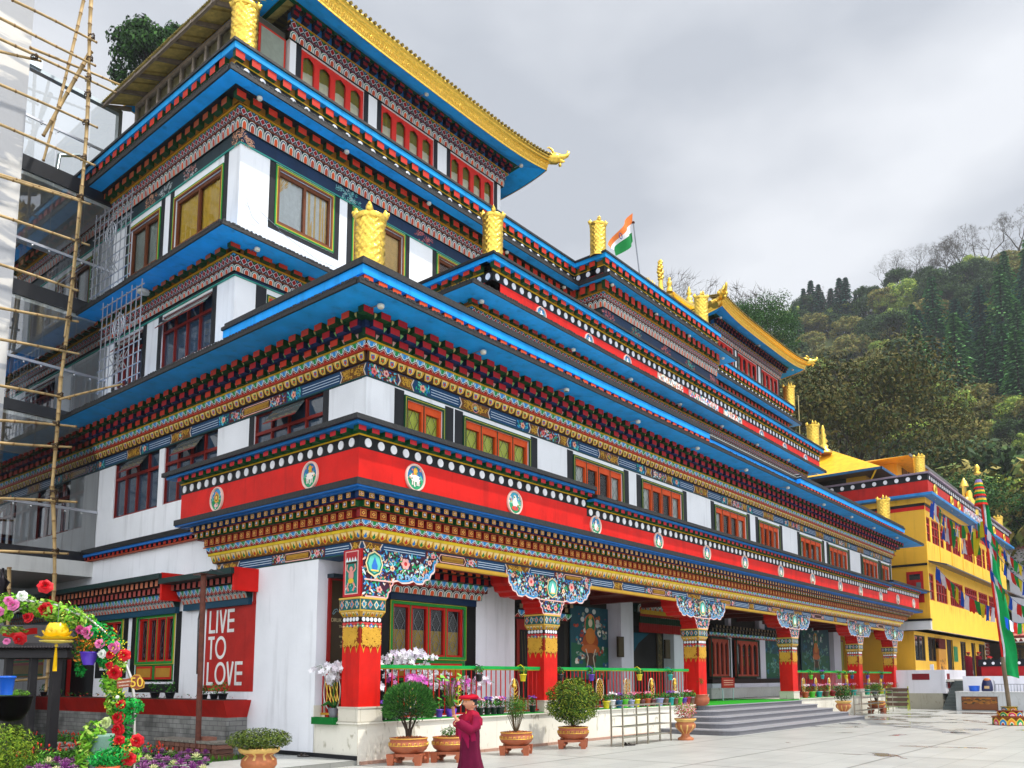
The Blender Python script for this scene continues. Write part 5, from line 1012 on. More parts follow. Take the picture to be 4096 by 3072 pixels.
# the back of the porch: murals, doorway, white piers, shuttered windows
YBK = 2.95; FB = Fr(0, YBK, 'F'); X_ = lambda k_, x_, y_: oY(k_, x_, y_, YBK)[0]
rm = random.Random(33)
def mural(a, b, z0_, z1_, pal, fig):
    m = MB(); FB.box(m, a, b, 0, .03, z0_, z1_, c('1c4a58'), FINE); FB.poly(m, [(a + .04, z0_ + .04), (b - .04, z0_ + .04), (b - .04, z0_ + (z1_ - z0_) * .45), (a + .04, z0_ + (z1_ - z0_) * .5)], .033, c('1f5a40'))
    w_, h = b - a, z1_ - z0_; E = lambda x, z, rx, rz, col, nn: FB.poly(m, [(a + w_ * x + rx * math.cos(q), z0_ + h * z + rz * math.sin(q)) for q in [PI * j / 7 for j in range(14)]], nn, col)
    for _ in range(int(46 * w_ * h / 4)):
        x, z, r = rm.uniform(.08, .92), rm.uniform(.06, .92), rm.uniform(.05, .14); col = rm.choice(pal)
        for j in range(4): E(x + rm.uniform(-.05, .05), z + rm.uniform(-.03, .03), r * .6, r * .5, jit(col, .2, rm), .036 + .001 * j)
        E(x, z, r * .35, r * .3, jit(rm.choice(pal), .2, rm), .041)
    if fig:      # a seated crowned figure in a halo
        E(.5, .75, .3, .36, c('c86a4a'), .045); E(.5, .75, .26, .32, c('1c6a40'), .047); E(.5, .52, .42, .3, c('9a4a20'), .050); E(.5, .6, .26, .26, c('b8702c'), .052); E(.5, .78, .11, .13, c('d0c0a8'), .055); E(.5, .86, .1, .07, c('c8a040'), .057); E(.5, .42, .5, .14, c('b06030'), .053); E(.5, .28, .3, .2, c('4a3424'), .055)
        for s in (-.13, .13): FB.stroke(m, [(a + w_ * (.5 + s), z0_ + h * .42), (a + w_ * (.5 + s * .5), z0_ + h * .3), (a + w_ * (.5 + s * .8), z0_ + h * .16)], .058, .05, c('b8b0a0'))
        for q in range(7): E(.5 + .2 * math.cos(q), .8 + .14 * math.sin(q) * 1.2, .1, .08, c('c0c8c8'), .043)
    return m.build('mural', MON)
PALM = [c('8a9a90'), c('2f7a8a'), c('2f6a44'), c('a8603c'), c('c8c4b8'), c('1f4a6a'), c('9a3a2c')]
xp0, xp1 = X_('M', 560, 600), X_('M', 865, 600); mural(xp0, xp1, 1.5, 3.75, PALM, True)
m = MB()
for a, b, yy in ((X_('M', 870, 500), X_('M', 975, 500) - .05, .5), (X_('M', 1310, 600), X_('M', 1385, 600), .45), (X_('M', 1825, 700), X_('M', 1848, 700), .1), (X_('M', 2068, 700), X_('M', 2110, 700), .15), (X_('N', 645, 600), X_('N', 700, 600), .2)):
    m = MB(); m.box(a, b, YBK - yy, 3.0, .72, 4.05, c('c9cad8'), WHITE); m.build('pier', MON)
m = MB(); a, b = X_('M', 1005, 500), X_('M', 1385, 500); z0_ = 3.05
for z_, t_, n_, col in ((z0_, .3, .55, c('7a1410')), (z0_ + .3, .22, .56, c('0c2a1a')), (z0_ + .52, .1, .6, c('8a2a18')), (z0_ + .6, .14, .62, c('b8902c'))):
    P = []; K = 90
    for i in range(K + 1): u = a + (b - a) * i / K; o = .02 * math.sin(i * 1.5); P.append([FB.p(u, n_ + o, z_), FB.p(u, n_ + o * .6, z_ + t_)])
    m.grid(P, col, CLOTH, True)
m.build('valance', MON)
m = MB(); FB.box(m, a, b, .3, .5, 3.72, 4.0, c('14302e'), FINE); run(m, FB, (3.72, 3.98, .505, .53), a, b, .3, t_arch, c('14302e')); m.build('door_lintel', MON)
m = MB(); FB.box(m, a, b, 0, .02, .74, 3.3, c('050506')); u = a + (b - a) * .62; FB.box(m, u, u + .3, .02, .08, .74, 3.2, c('4a4030'), FINE); filig(m, FB, u, u + .3, .9, 3.1, .085, c('7a6a48'), rm, 1.2)
FB.poly(m, [(a, 2.2), (a, 3.05), (a + 1.2, 3.05), (a + .5, 2.7)], .2, c('1c4a60'), CLOTH); m.build('doorway', MON)
for k_, x_, y_ in (('M', 970, 610), ('M', 1345, 640)): q = oY(k_, x_, y_, 2.4); m = MB(); m.box(q[0] - .17, q[0] + .17, 2.38, 2.44, 2.2, 2.85, c('2c2416'), FINE); m.box(q[0] - .14, q[0] + .14, 2.37, 2.38, 2.23, 2.82, c('3c3218'), FINE); m.build('plaque', MON)
mural(X_('M', 1390, 600) , X_('M', 1500, 600) + .4, 1.4, 3.6, PALM, True)
for a, b in ((X_('M', 1665, 700), X_('M', 1810, 700)), (X_('M', 1870, 700), X_('M', 2045, 700))): window(MON, FB, a, b, 1.6, 3.05, dict(W_ARCH, frame=c('a8402a'), casing=[(c('123a24'), .05)], glass=PANE, gcol=c('1a2224'), sill=True), wall_n=.2)
m = MB(); a, b = X_('M', 1660, 900), X_('N', 265, 900); FB.box(m, a, b, 0, .16, 3.15, 3.3, c('2a2a28'), FINE); run(m, FB, (3.15, 3.3, .165, .2), a, b, .3, t_fan, c('2c1210'))
for k in range(2): FB.box(m, a, b, 0, .2 + .1 * k, 3.32 + .14 * k, 3.45 + .14 * k, c('1c1410'), FINE); blocks(m, FB, a, b, 3.33 + .14 * k, 3.44 + .14 * k, .2 + .1 * k, .3 + .1 * k, .3, .5, (c('6a5a48'), c('101418'), c('101418')), .5 * k)
FB.box(m, a, b, 0, .2, .74, 1.15, c('bfc4c0'), MARBLE); FB.box(m, a, b, 0, .24, 1.15, 1.32, c('c8cad8'), WHITE); FB.box(m, a, b, 0, .26, 1.32, 1.5, c('1c1210'), FINE); m.build('back_wall_trim', MON)
PALG = [c('1f5a58'), c('2f7a6a'), c('5a8a80'), c('1c4a40'), c('2a6a88'), c('6a9a8a')]
mural(X_('M', 2112, 700), X_('N', 275, 700), 1.5, 3.8, PALG, False); mural(X_('N', 410, 700), X_('N', 635, 700), 1.5, 4.0, PALG, True)
m = MB(); a, b = X_('M', 125, 600), X_('M', 235, 600); FB.box(m, a, b, 0, .05, .74, 3.2, c('8a1812'), FINE); FB.box(m, a + .12, b - .12, .05, .06, 1.0, 2.9, c('0a0a0c'), FINE)
for i in range(5): FB.stroke(m, [(a + .18 + i * .13, 1.0), (a + .24 + i * .13, 1.9), (a + .18 + i * .13, 2.85)], .07, .02, c('5a5236'))
FB.box(m, a + .9, b + 1.6, 0, .04, .74, 3.15, c('060606'), FINE)
for k in range(3): blocks(m, FB, a, b + 1.9, 3.5 + .14 * k, 3.62 + .14 * k, .05 + .08 * k, .15 + .08 * k, .3, .5, (c('8a7458'), c('1a1414'), c('1a1414')), .5 * (k % 2))
run(m, FB, (3.25, 3.45, .06, .1), a, b + 1.9, .3, t_fan, c('2c1a10')); m.build('grille_door', MON)
m = MB(); a, b = X_('N', 680, 700), X_('N', 738, 700); FB.box(m, a, b, 0, .12, .8, 3.5, c('5a1410'), FINE); FB.box(m, a + .08, b - .1, .12, .14, .9, 3.4, c('8a8a30'), FINE); m.build('door', MON)
# railings between the pillars
def rail_part(a, b, ems, mid=True):
    r = MB(); r.box(a, b, .10, .2, 1.735, 1.80, c('0f9a44'), PAINT); r.box(a, b, .12, .18, 1.715, 1.735, c('c8b83a'), PAINT); r.box(a, b, .13, .17, .80, .83, c('b81c14'), PAINT); ro = r.build('railing', MON)
    n_ = int((b - a) / .155); pb = None
    for i in range(n_):
        x = a + (i + .5) * (b - a) / n_
        if pb is None:
            q = MB(); q.tube([(0, 0, .82), (0, 0, 1.715)], .014, c('c01c16'), PAINT, n=6); pb = q.build('baluster', ro); pb.location = (x, .15, 0)
        else:
            d = pb.copy(); COL.objects.link(d); d.parent = ro; d.location = (x, .15, 0)
    for e in ems:
        q = MB(); K = 24; q.tube([(e + .17 * math.cos(2 * PI * i / K), .11, 1.25 + .28 * math.sin(2 * PI * i / K)) for i in range(K + 1)], .01, c('c8c4bc'), METAL, n=5, cap=False)
        FE = Fr(0, .12, 'F'); kind = int(e * 10) % 3
        if kind == 0:
            for i in range(4):
                for j in range(5): x, z = e - .12 + .08 * i, 1.05 + .1 * j; q.tube([(x - .04, .11, z), (x, .11, z + .05), (x + .04, .11, z)], .008, (1, 1, 1), GOLD, n=4); q.tube([(x - .04, .11, z), (x, .11, z - .05), (x + .04, .11, z)], .008, (1, 1, 1), GOLD, n=4)
        else:
            for i in range(5): z = 1.02 + .09 * i; w_ = .13 - .02 * abs(i - 1.5); q.tube([(e - w_, .11, z + .05), (e - w_ * .5, .11, z - .01), (e, .11, z - .03), (e + w_ * .5, .11, z - .01), (e + w_, .11, z + .05)], .008, (1, 1, 1), GOLD, n=4)
            q.lathe([(.05, 0), (.07, .05), (.03, .1), (.05, .14), (.01, .2)], (e, .11, 1.33), 8, (1, 1, 1), GOLD); q.tube([(e, .11, 1.0), (e, .11, 1.4)], .016, (1, 1, 1), GOLD, n=5)
        q.build('emblem', ro)
EM = [2.67, 3.6]
rail_part(.52, 5.37, [1.35, 2.67, 4.45]); rail_part(5.91, 12.5, [6.6, 7.81, 9.09, 10.35, 11.64]); 
rail_part(20.85, 27.9, [21.6, 22.9, 24.4, 26.6]); rail_part(28.5, 33.25, [29.6, 31.4])
r = MB(); r.box(.12, .2, .55, 1.28, 1.735, 1.80, c('0f9a44'), PAINT); r.box(.13, .17, .55, 1.28, .86, .9, c('c8962c'), PAINT)
for i in range(6): r.tube([(.15, .6 + i * .13, .88), (.15, .6 + i * .13, 1.73)], .014, c('c01c16'), PAINT, n=6)
K = 24; r.tube([(.1, .9 + .25 * math.cos(2 * PI * i / K), 1.3 + .36 * math.sin(2 * PI * i / K)) for i in range(K + 1)], .012, c('c8c4bc'), METAL, n=5)
for i in range(4):
    for s in (-1, 1): r.tube([(.1, .75 + .1 * i, 1.3 - s * .25), (.1, .75 + .1 * i + .0, 1.3), (.1, .78 + .08 * i + s * .1, 1.3 + s * .22)], .01, c('8a6a20'), GOLD, n=4)
r.build('railing', MON)
# ------------------------------------------------------------------ left side: plastered tower, glazed link, bamboo scaffold
m = MB()
def f_streak(mt, n, l, b, g, src):
    mp = n.new('ShaderNodeMapping'); mp.inputs['Scale'].default_value = (.25, .25, .9); mp.inputs['Rotation'].default_value = (0, .25, 0); l.new(g.outputs['Position'], mp.inputs[0])
    no = n.new('ShaderNodeTexNoise'); no.inputs['Scale'].default_value = 1.6; no.inputs['Detail'].default_value = 5; no.inputs['Distortion'].default_value = .8; l.new(mp.outputs[0], no.inputs['Vector'])
    r = n.new('ShaderNodeValToRGB'); e = r.color_ramp.elements; e[0].position = .47; e[0].color = (.64, .62, .58, 1); e[1].position = .53; e[1].color = (.36, .37, .39, 1); l.new(no.outputs[0], r.inputs[0]); l.new(r.outputs[0], b.inputs['Base Color'])
STREAK = mat('streaked_plaster', .7, base=(.7, .7, .7), fn=f_streak, bump=.4, bscale=5)
m.box(-9, -2.33, 11.35, 19, 0, 27, c('d8d5cc'), STREAK); tw = m.build('wall'); TW = empty('plastered_tower', (0, 0, 0), 0, 'tall unfinished tower with grey streaked white plaster behind the bamboo scaffold', 'building'); tw.parent = TW
GA = empty('glass_link', (0, 0, 0), 0, 'glazed walkway with black floor beams joining the tower to the monastery', 'glass walkway'); G_ = Fr(-2.33, 11.5, 'F'); GW = 2.46
for z0_, z1_ in ((15.42 - .42, 15.42), (11.55, 11.95), (8.45, 8.74), (4.72, 4.98)):
    m = MB(); G_.box(m, 0, GW, -2.5, .06, z0_, z1_, c('1a1b1f'), PLASTIC); G_.box(m, 0, GW, -4, -.02, z0_ - .1, z0_, c('e0e0dc'), WHITE); m.build('floor_beam', GA)
m = MB(); G_.box(m, 0, GW, -4, .3, 4.3, 4.70, c('c9cac6'), WHITE); m.build('soffit', GA)
for z0_, z1_ in ((15.42, 17.95), (11.95, 15.0), (8.74, 11.55), (4.98, 8.45)):
    for i in range(3): m = MB(); G_.poly(m, [(GW * i / 3 + .01, z0_), (GW * (i + 1) / 3 - .01, z0_), (GW * (i + 1) / 3 - .01, z1_), (GW * i / 3 + .01, z1_)], 0, c('ffffff'), GLASS2); m.build('glass_panel', GA)
    m = MB(); zz = z0_ + 1.1; G_.box(m, 0, GW, .01, .05, zz, zz + .07, c('c9ccd2'), METAL)
    for i in (1, 2, 4, 5): u = GW * i / 6; m.ball(G_.p(u, .06, zz - .05), .03, c('e0e0e0'), METAL, n=6, k=4)
    m.build('handrail', GA)
m = MB(); G_.box(m, 0, GW, -.08, .08, 17.9, 18.0, c('aab4b8'), METAL); G_.box(m, GW - .1, GW, -.1, .1, 15.4, 18, c('aab4b8'), METAL); G_.box(m, -.0, .3, -.1, .15, 17.95, 18.25, c('c0c8cc'), METAL); m.tube([G_.p(1.5, -2, 15.6), G_.p(1.7, -2.2, 17.2), G_.p(2.3, -2.4, 17.6)], .06, c('9aa4a8'), METAL); m.tube([G_.p(1.6, -1.2, 16.0), G_.p(2.4, -2.4, 17.0)], .05, c('9aa4a8'), METAL); m.build('steel_frame', GA)
m = MB(); m.box(-1.7, -.4, 14.2, 15, 15.42, 15.9, c('7a2a24'), WOOD); m.hexa([(-1.9, 13.9, 15.9), (-.2, 13.9, 15.9), (-.2, 15.2, 15.9), (-1.9, 15.2, 15.9), (-1.4, 14.3, 16.3), (-.7, 14.3, 16.3), (-.7, 14.8, 16.3), (-1.4, 14.8, 16.3)], c('6a4a48'), WOOD); tag(m.build('roof_hut'), 'small red roofed hut seen through the topmost glass panels', 'hut')
# bamboo scaffold
BA = empty('bamboo_scaffold', (0, 0, 0), 0, 'bamboo scaffold of lashed poles in front of the plastered tower', 'scaffold')
def bamboo(p, q, r=.038, col=c('b89a66')):
    p, q = Vector(p), Vector(q); L_ = (q - p).length; n_ = max(2, int(L_ / .42)); pts, rs = [], []; sag = Vector((rn.uniform(-.03, .03), 0, rn.uniform(-.03, .03)))
    for i in range(n_ + 1):
        t = i / n_; o = p.lerp(q, t) + sag * math.sin(PI * t) * L_ * .3; d = (q - p).normalized() * .02
        pts += [o - d, o, o + d]; rs += [r * (1 - .25 * t), r * 1.28 * (1 - .25 * t), r * (1 - .25 * t)]
    m = MB(); m.tube(pts, rs, lambda i, j: c('8a6a3c') if i % 3 < 2 else jit(col, .1, rn), WOOD, n=7); m.build('pole', BA)
YS = 9.6
def hs(a, b, y=YS, e=0):
    A, B_ = oY(*a, y), oY(*b, y + e); bamboo(A, B_)
    return B_
for a, b in ((('A', 100, 0), ('A', 775, 340)), (('A', -60, 115), ('A', 765, 528)), (('A', -60, 285), ('A', 930, 745)), (('A', -60, 655), ('A', 780, 1025)), (('A', -60, 975), ('A', 760, 1330)), (('A', -60, 1385), ('A', 650, 1609)), (('C', -60, -10), ('C', 725, 235)), (('C', -60, 305), ('C', 715, 565)), (('C', -60, 700), ('C', 625, 930)), (('C', -60, 1058), ('C', 625, 1180)), (('C', -60, 1310), ('C', 635, 1440)), (('G', -60, 75), ('G', 560, 190)), (('G', -60, 360), ('G', 610, 415)), (('G', -60, 540), ('G', 570, 580)), (('G', -60, 990), ('G', 615, 1022)), (('G', -60, 1415), ('G', 545, 1438))): hs(a, b)
hs(('A', -60, 400), ('A', 325, 490), YS + .1); hs(('A', 245, 385), ('A', 960, 680), 10.6)
VP = [('A', 737, -60), ('A', 715, 600), ('A', 660, 1500), ('C', 590, 800), ('G', 490, 20), ('G', 420, 900), ('G', 440, 1600), ('K', 425, 330)]
V3 = [oY(*v, YS + .08) for v in VP]
for i in range(len(V3) - 1): bamboo(V3[i], V3[i + 1], .05)
bamboo(oY('A', 672, 5, 10.8), oY('A', 350, 1290, 10.8), .042); bamboo(oY('A', 730, 415, 10.2), oY('A', 350, 1090, 10.9), .055); bamboo(oY('A', 640, 1620, YS), oY('C', 520, 1300, YS), .03); bamboo(oY('G', 480, 195, YS), oY('G', 980, 75, 7.9), .03); bamboo(oY('K', 440, 875, 9), oY('K', 60, 915, 9), .035); bamboo(oY('K', 395, 700, 9), oY('K', 370, 990, 9), .04); bamboo(oY('K', 75, 0, 10), oY('K', 60, 520, 10), .045)
for a in (('A', 735, 300), ('A', 720, 480), ('A', 708, 640), ('A', 705, 765), ('A', 690, 990), ('A', 670, 1280), ('A', 640, 1590), ('C', 645, 190), ('C', 625, 540), ('C', 590, 850), ('C', 550, 1160), ('C', 505, 1400), ('G', 480, 170), ('G', 450, 400), ('G', 440, 575), ('G', 430, 950), ('G', 440, 1010), ('G', 445, 1425), ('A', 275, 465)):
    q = oY(*a, YS)
    m = MB()
    for k in range(4): m.tube([(q[0] + .075 * math.cos(t + k), q[1] + .075 * math.sin(t + k), q[2] + .05 * math.sin(t * 2 + k) + .02 * k) for t in [0, 1, 2, 3, 4, 5, 6.3]], .013, c('4a341c'), WOOD, n=4)
    m.build('rope_lashing', BA)
# bar grille with endless-knot emblem on the upper windows
m = MB(); LA = Fr(-.42, 0, 'L')
for Z0, Z1, ka, dd in ((11.65, 14.3, 'C', 0), (8.55, 11.2, 'C', 1)):
    y0_ = (8.9, 7.4)[dd]; o = (.45, .9)[dd]; A = Fr(-.55 - .3 * dd, 0, 'L')
    for i in range(9): A.box(m, y0_ + i * .26, y0_ + i * .26 + .02, 0, .02, Z0 + .1 * (i % 3), Z1 - .1 * (i % 2), c('b8bcc4'), METAL)
    for i in range(9): A.box(m, y0_ - .1, y0_ + 2.2, .0, .02, Z0 + .25 + i * .28, Z0 + .27 + i * .28, c('b8bcc4'), METAL)
    cy_, cz_ = y0_ + 1.0, Z0 + .75
    for i in range(4):
        t = -.24 + .16 * i
        for s in (-1, 1): A.stroke(m, [(cy_ + t - .26, cz_ + s * (-.26 - t * 0)), (cy_ + t + .26, cz_ + s * .26)], .03, .035, c('a8acb4'), METAL)
    for rr in (.3, .2): m.tube([A.p(cy_ + .1 + rr * math.cos(2 * PI * i / 16), .03, cz_ + 1.0 + rr * math.sin(2 * PI * i / 16)) for i in range(17)], .014, c('b8bcc4'), METAL, n=4, cap=False)
    for i in range(8): m.tube([A.p(cy_ + .1, .03, cz_ + 1.0), A.p(cy_ + .1 + .36 * math.cos(i * PI / 4), .03, cz_ + 1 + .36 * math.sin(i * PI / 4))], .01, c('b8bcc4'), METAL, n=4)
tag(m.build('window_grille'), 'pale metal bar grilles with knot and wheel emblems fixed before the upper flank windows', 'grille')
# ------------------------------------------------------------------ the yellow building
YB_ = empty('yellow_building', (0, 0, 0), 0, 'yellow three storey building with red windows and a red dotted parapet', 'building')
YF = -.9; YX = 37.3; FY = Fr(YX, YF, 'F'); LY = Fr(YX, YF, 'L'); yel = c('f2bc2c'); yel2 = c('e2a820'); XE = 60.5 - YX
m = MB()
yw = [oY(k_, x_, 900, YF)[0] - YX for k_, x_ in (('J', 1418), ('J', 1458), ('J', 1470), ('J', 1562), ('J', 1577), ('J', 1692), ('J', 1705), ('J', 1803), ('J', 1815), ('J', 1885), ('J', 1895), ('J', 1960))]
up3 = [(max(.1, yw[i]), yw[i + 1], 8.85, 10.2) for i in range(0, 12, 2)]
lo = [oY(k_, x_, 1300, YF)[0] - YX for k_, x_ in (('J', 1450), ('J', 1487), ('J', 1502), ('J', 1590), ('J', 1612), ('J', 1718), ('J', 1732), ('J', 1830), ('J', 1840), ('J', 1912), ('J', 1920), ('J', 1985), ('J', 2050), ('J', 2080))]
lo2 = [(max(.15, lo[i]), lo[i + 1], 5.65, 7.1) for i in range(0, 14, 2) if lo[i] < XE]
lo2 = [(a, min(b, XE - .1), z, t) for a, b, z, t in lo2]
wallgrid(m, FY, 0, XE, 7.55, 10.9, 0, up3, .15, yel, WHITE); wallgrid(m, FY, 0, XE, 4.05, 7.55, 0, lo2, .15, yel, WHITE)
LYh = [(.3, 1.05, 5.55, 7.15)]
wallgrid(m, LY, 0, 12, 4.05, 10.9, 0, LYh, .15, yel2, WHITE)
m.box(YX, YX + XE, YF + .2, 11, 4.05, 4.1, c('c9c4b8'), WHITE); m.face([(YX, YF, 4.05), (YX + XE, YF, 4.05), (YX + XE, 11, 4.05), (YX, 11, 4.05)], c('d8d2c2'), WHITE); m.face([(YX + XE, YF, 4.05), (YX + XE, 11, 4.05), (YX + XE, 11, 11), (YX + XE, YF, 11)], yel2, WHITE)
FYL = Fr(38.1, .2, 'F'); lh = [(oY('N', a, 600, .2)[0] - 38.1, oY('N', b, 600, .2)[0] - 38.1, z, t) for a, b, z, t in ((1330, 1415, 2.45, 3.85), (1437, 1500, 2.45, 3.85), (1588, 1630, 1.5, 3.85), (1697, 1742, 1.9, 3.85), (1785, 1812, 1.5, 3.85), (1845, 1893, 1.9, 3.85))]
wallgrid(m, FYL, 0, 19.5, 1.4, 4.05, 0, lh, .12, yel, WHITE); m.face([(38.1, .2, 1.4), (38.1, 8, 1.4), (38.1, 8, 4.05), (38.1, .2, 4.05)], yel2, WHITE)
rs_ = random.Random(4)
for i in range(60):      # weathering runs below the sills
    u = rs_.uniform(.3, XE - .3); z = rs_.choice((8.75, 5.55)); h = rs_.uniform(.3, 1.0); FY.poly(m, [(u, z), (u + .05, z - .02), (u + .03, z - h)], .004, c('a87a18'), PAINT)
for i in range(8): FY.box(m, XE * i / 8 + .02, XE * i / 8 + .14, 0, .03, 7.6, 10.9, yel, WHITE)
m.build('wall', YB_)
for (z0_, z1_), hh in (((8.85, 10.2), up3), ((5.65, 7.1), lo2)):
    for a, b, z, t in hh:
        nc = max(1, int((b - a) / .55)); w_ = window(YB_, FY, a + .02, b - .02, z, t, dict(frame=c('a8201a'), cols=nc, mull=.07, bars=[(0, .05), (.34, .38), (.68, .74), (.95, 1)], glass=PANE, gcol=c('5a3438')))
for i, (a, b, z, t) in enumerate(lh):
    if z < 1.6: k = MB(); FYL.box(k, a, b, -.1, -.05, z, t, c('121010')); FYL.box(k, a - .04, a, -.02, .03, z, t, c('4a2c18'), WOOD); FYL.box(k, b, b + .04, -.02, .03, z, t, c('4a2c18'), WOOD); k.build('door', YB_)
    else: window(YB_, FYL, a, b, z, t, dict(frame=c('4a4038'), cols=2, mull=.05, bars=[(0, .04), (.96, 1)], glass=PANE, gcol=c('20262a')))
k = MB(); LY.box(k, .25, 1.1, -.14, .03, 5.5, 7.2, c('b01c18'), PAINT); LY.box(k, .4, .95, .03, .04, 6.75, 7.05, c('20262a'), PANE); LY.box(k, .38, .62, .03, .04, 6.1, 6.6, c('5a6468'), PANE); k.build('door', YB_)
k = MB(); A_ = YX - .35
k.box(A_, YX + XE + .5, YF - .35, 11, 11.35, 12.05, c('b51c14'), PAINT); k.box(A_ - .25, YX + XE + .7, YF - .6, 11, 11.2, 11.35, c('2a7ab8'), PAINT); k.box(A_ - .02, YX + XE + .5, YF - .37, 11, 12.05, 12.4, BLACK, PAINT); k.box(A_ - .15, YX + XE + .6, YF - .5, 11, 12.4, 12.5, c('8a7a88'), PAINT)
k.box(YX - .1, YX + XE, YF - .1, 11, 10.9, 11.2, yel2, WHITE); k.box(YX - .04, YX + XE, YF - .04, 11, 10.75, 10.9, BLACK, PAINT); k.box(YX - .02, YX + XE, YF - .02, 11, 10.55, 10.75, RED, PAINT)
dots(k, Fr(A_, YF - .35, 'F'), .1, XE + .4, 12.08, 12.36, .025, .45, .11); dots(k, Fr(A_, YF - .35, 'L'), .1, 9, 12.08, 12.36, .025, .6, .12)
k.build('parapet', YB_)
for i, x_ in enumerate((1498, 1632, 1688, 1935, 1975, 2055)):
    q = oY('J', x_, (560, 655, 690, 860, 890, 950)[i], YF - .4); k = MB(); K = 16; FE = Fr(0, YF - .36, 'F'); FE.box(k, q[0] - .02, q[0] + .02, 0, .04, q[2] - .3, q[2] + .3, (1, 1, 1), GOLD)
    for rr in (.3, .2): k.tube([FE.p(q[0] + rr * math.cos(2 * PI * j / K), .04, 11.7 + rr * math.sin(2 * PI * j / K)) for j in range(K + 1)], .05, (1, 1, 1), GOLD, n=5, cap=False)
    k.build('gilt_wheel', YB_)
k = MB(); a, b = oY('J', 1735, 760, YF - .4)[0], oY('J', 1890, 830, YF - .4)[0]; FE = Fr(0, YF - .36, 'F'); FE.box(k, a, b, 0, .02, 11.4, 12, c('c8cfd8'), FINE); leafy(k, FE, lambda x, y: True, (a, b, 11.45, 11.95), .03, 200, rs_, [c('e8e8ec'), c('2b6fc0'), c('d8b0a8'), c('c03828'), c('2a9a8a')], (.08, .16)); k.build('mural', YB_)
k = MB(); k.hexa([(YX + .1, YF - .95, 7.42), (YX + XE + 2, YF - .95, 7.42), (YX + XE + 2, YF, 7.7), (YX + .1, YF, 7.7), (YX + .1, YF - .95, 7.5), (YX + XE + 2, YF - .95, 7.5), (YX + XE + 2, YF, 7.78), (YX + .1, YF, 7.78)], c('5c6068'), METAL); k.build('canopy', YB_)
k = MB(); k.box(YX - .05, YX - .0, YF, 8, 7.5, 7.62, BLACK); k.box(YX - .3, YX, YF - .05, 3.5, 4.05, 4.5, c('c9cac8'), WHITE); k.box(YX - .35, YX + .0, YF - .08, 3.5, 4.5, 4.62, BLACK); k.build('string_course', YB_)
k = MB(); q = oY('N', 1665, 685, .15); FYL.box(k, q[0] - 38.1 - .45, q[0] - 38.1 + .45, 0, .05, 2.5, 3.45, c('1f8a5a'), PLASTIC); k.build('notice_board', YB_)
k = MB(); a = oY('N', 1512, 600, .1)[0]; b = oY('N', 1570, 600, .1)[0]; k.box(a, b, .05, .2, 1.6, 3.6, c('c98a1a'), WHITE); k.box(a, b - .2, 0, .2, 3.2, 3.8, c('5a1a14'), CLOTH); leafy(k, Fr(0, .05, 'F'), lambda x, y: True, (a + .3, b - .3, 2.0, 2.6), .01, 16, rs_, [c('5a4020')], (.08, .12)); k.build('doorway_hanging', YB_)
a = oY('N', 1905, 600, .1)[0]; k = MB()
for i in range(9): k.box(a + (.2 if i % 2 else 0), a + 1.2, .1, .18, 1.9 + i * .26, 2.1 + i * .26, c('7a2a20'), PAINT)
k.box(a, a + 1.2, .18, .19, 1.7, 4.05, c('d8cfc0'), WHITE); k.build('brick_quoin', YB_)
# penthouses with yellow sheet roofs
def pent(pts, wallpts, roofc, name, label, yy):
    pass
PH = MB(); ya = oX('J', 1120, 320, 36.5)
PHR = empty('yellow_roofed_house', (0, 0, 0), 0, 'low yellow house with a bright yellow sheet roof beyond the end of the red band', 'building')
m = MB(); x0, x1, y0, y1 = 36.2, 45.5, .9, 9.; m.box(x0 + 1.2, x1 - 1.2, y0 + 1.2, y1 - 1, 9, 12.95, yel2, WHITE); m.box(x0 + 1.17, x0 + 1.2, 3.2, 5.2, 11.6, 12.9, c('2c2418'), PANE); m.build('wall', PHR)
m = MB(); zc = 13.0; cx_, cy_ = (x0 + x1) / 2, (y0 + y1) / 2
E1 = [(x0, y0, zc), (x1, y0, zc), (x1, y1, zc), (x0, y1, zc)]; R1, R2 = (cx_ - .6, cy_, zc + 2.5), (cx_ + .6, cy_, zc + 2.5); ys_ = c('f6bc28')
m.face([E1[0], E1[1], R2, R1], ys_, PAINT); m.face([E1[1], E1[2], R2], ys_, PAINT); m.face([E1[2], E1[3], R1, R2], ys_, PAINT); m.face([E1[3], E1[0], R1], ys_, PAINT)
m.build('roof', PHR)
m = MB(); m.box(x0 + .02, x1 - .02, y0 + .02, y1 - .02, zc - .1, zc - .02, c('5c4422'), WOOD); m.box(x0 - .05, x0, y0 - .05, y1, zc - .14, zc + .0, c('2a5a80'), PAINT); m.box(x0 - .05, x1, y0 - .05, y0, zc - .14, zc + .0, c('2a5a80'), PAINT); m.tube([(x0 + .1, y0 + .3, zc - .1), (x0 + 1.15, y0 + 1.1, zc - .75), (x0 + 1.15, y0 + 1.1, 11)], .05, yel, PAINT); m.build('gutter', PHR)
m = MB(); q = oY('J', 595, 210, 5.0); m.lathe([(.5, -.2), (.45, 0), (.25, .1), (.3, .3), (.16, .42), (.28, .6), (.14, .8), (.2, .95), (.1, 1.15), (.14, 1.3), (.03, 1.6)], tuple(q), 14, (1, 1, 1), GOLD); tag(m.build('roof_finial'), 'small tiered gilded spire on an orange base above the yellow sheet roof', 'finial')
PH2 = empty('rooftop_house', (0, 0, 0), 0, 'yellow rooftop house with a hipped roof on top of the yellow building', 'building')
m = MB(); m.box(42, 51.3, 1.6, 8, 12.4, 14.6, yel2, WHITE)
for i in range(6): m.box(43 + i * 1.4, 44.1 + i * 1.4, 1.55, 1.6, 13.4, 14.4, c('20262a'), PANE)
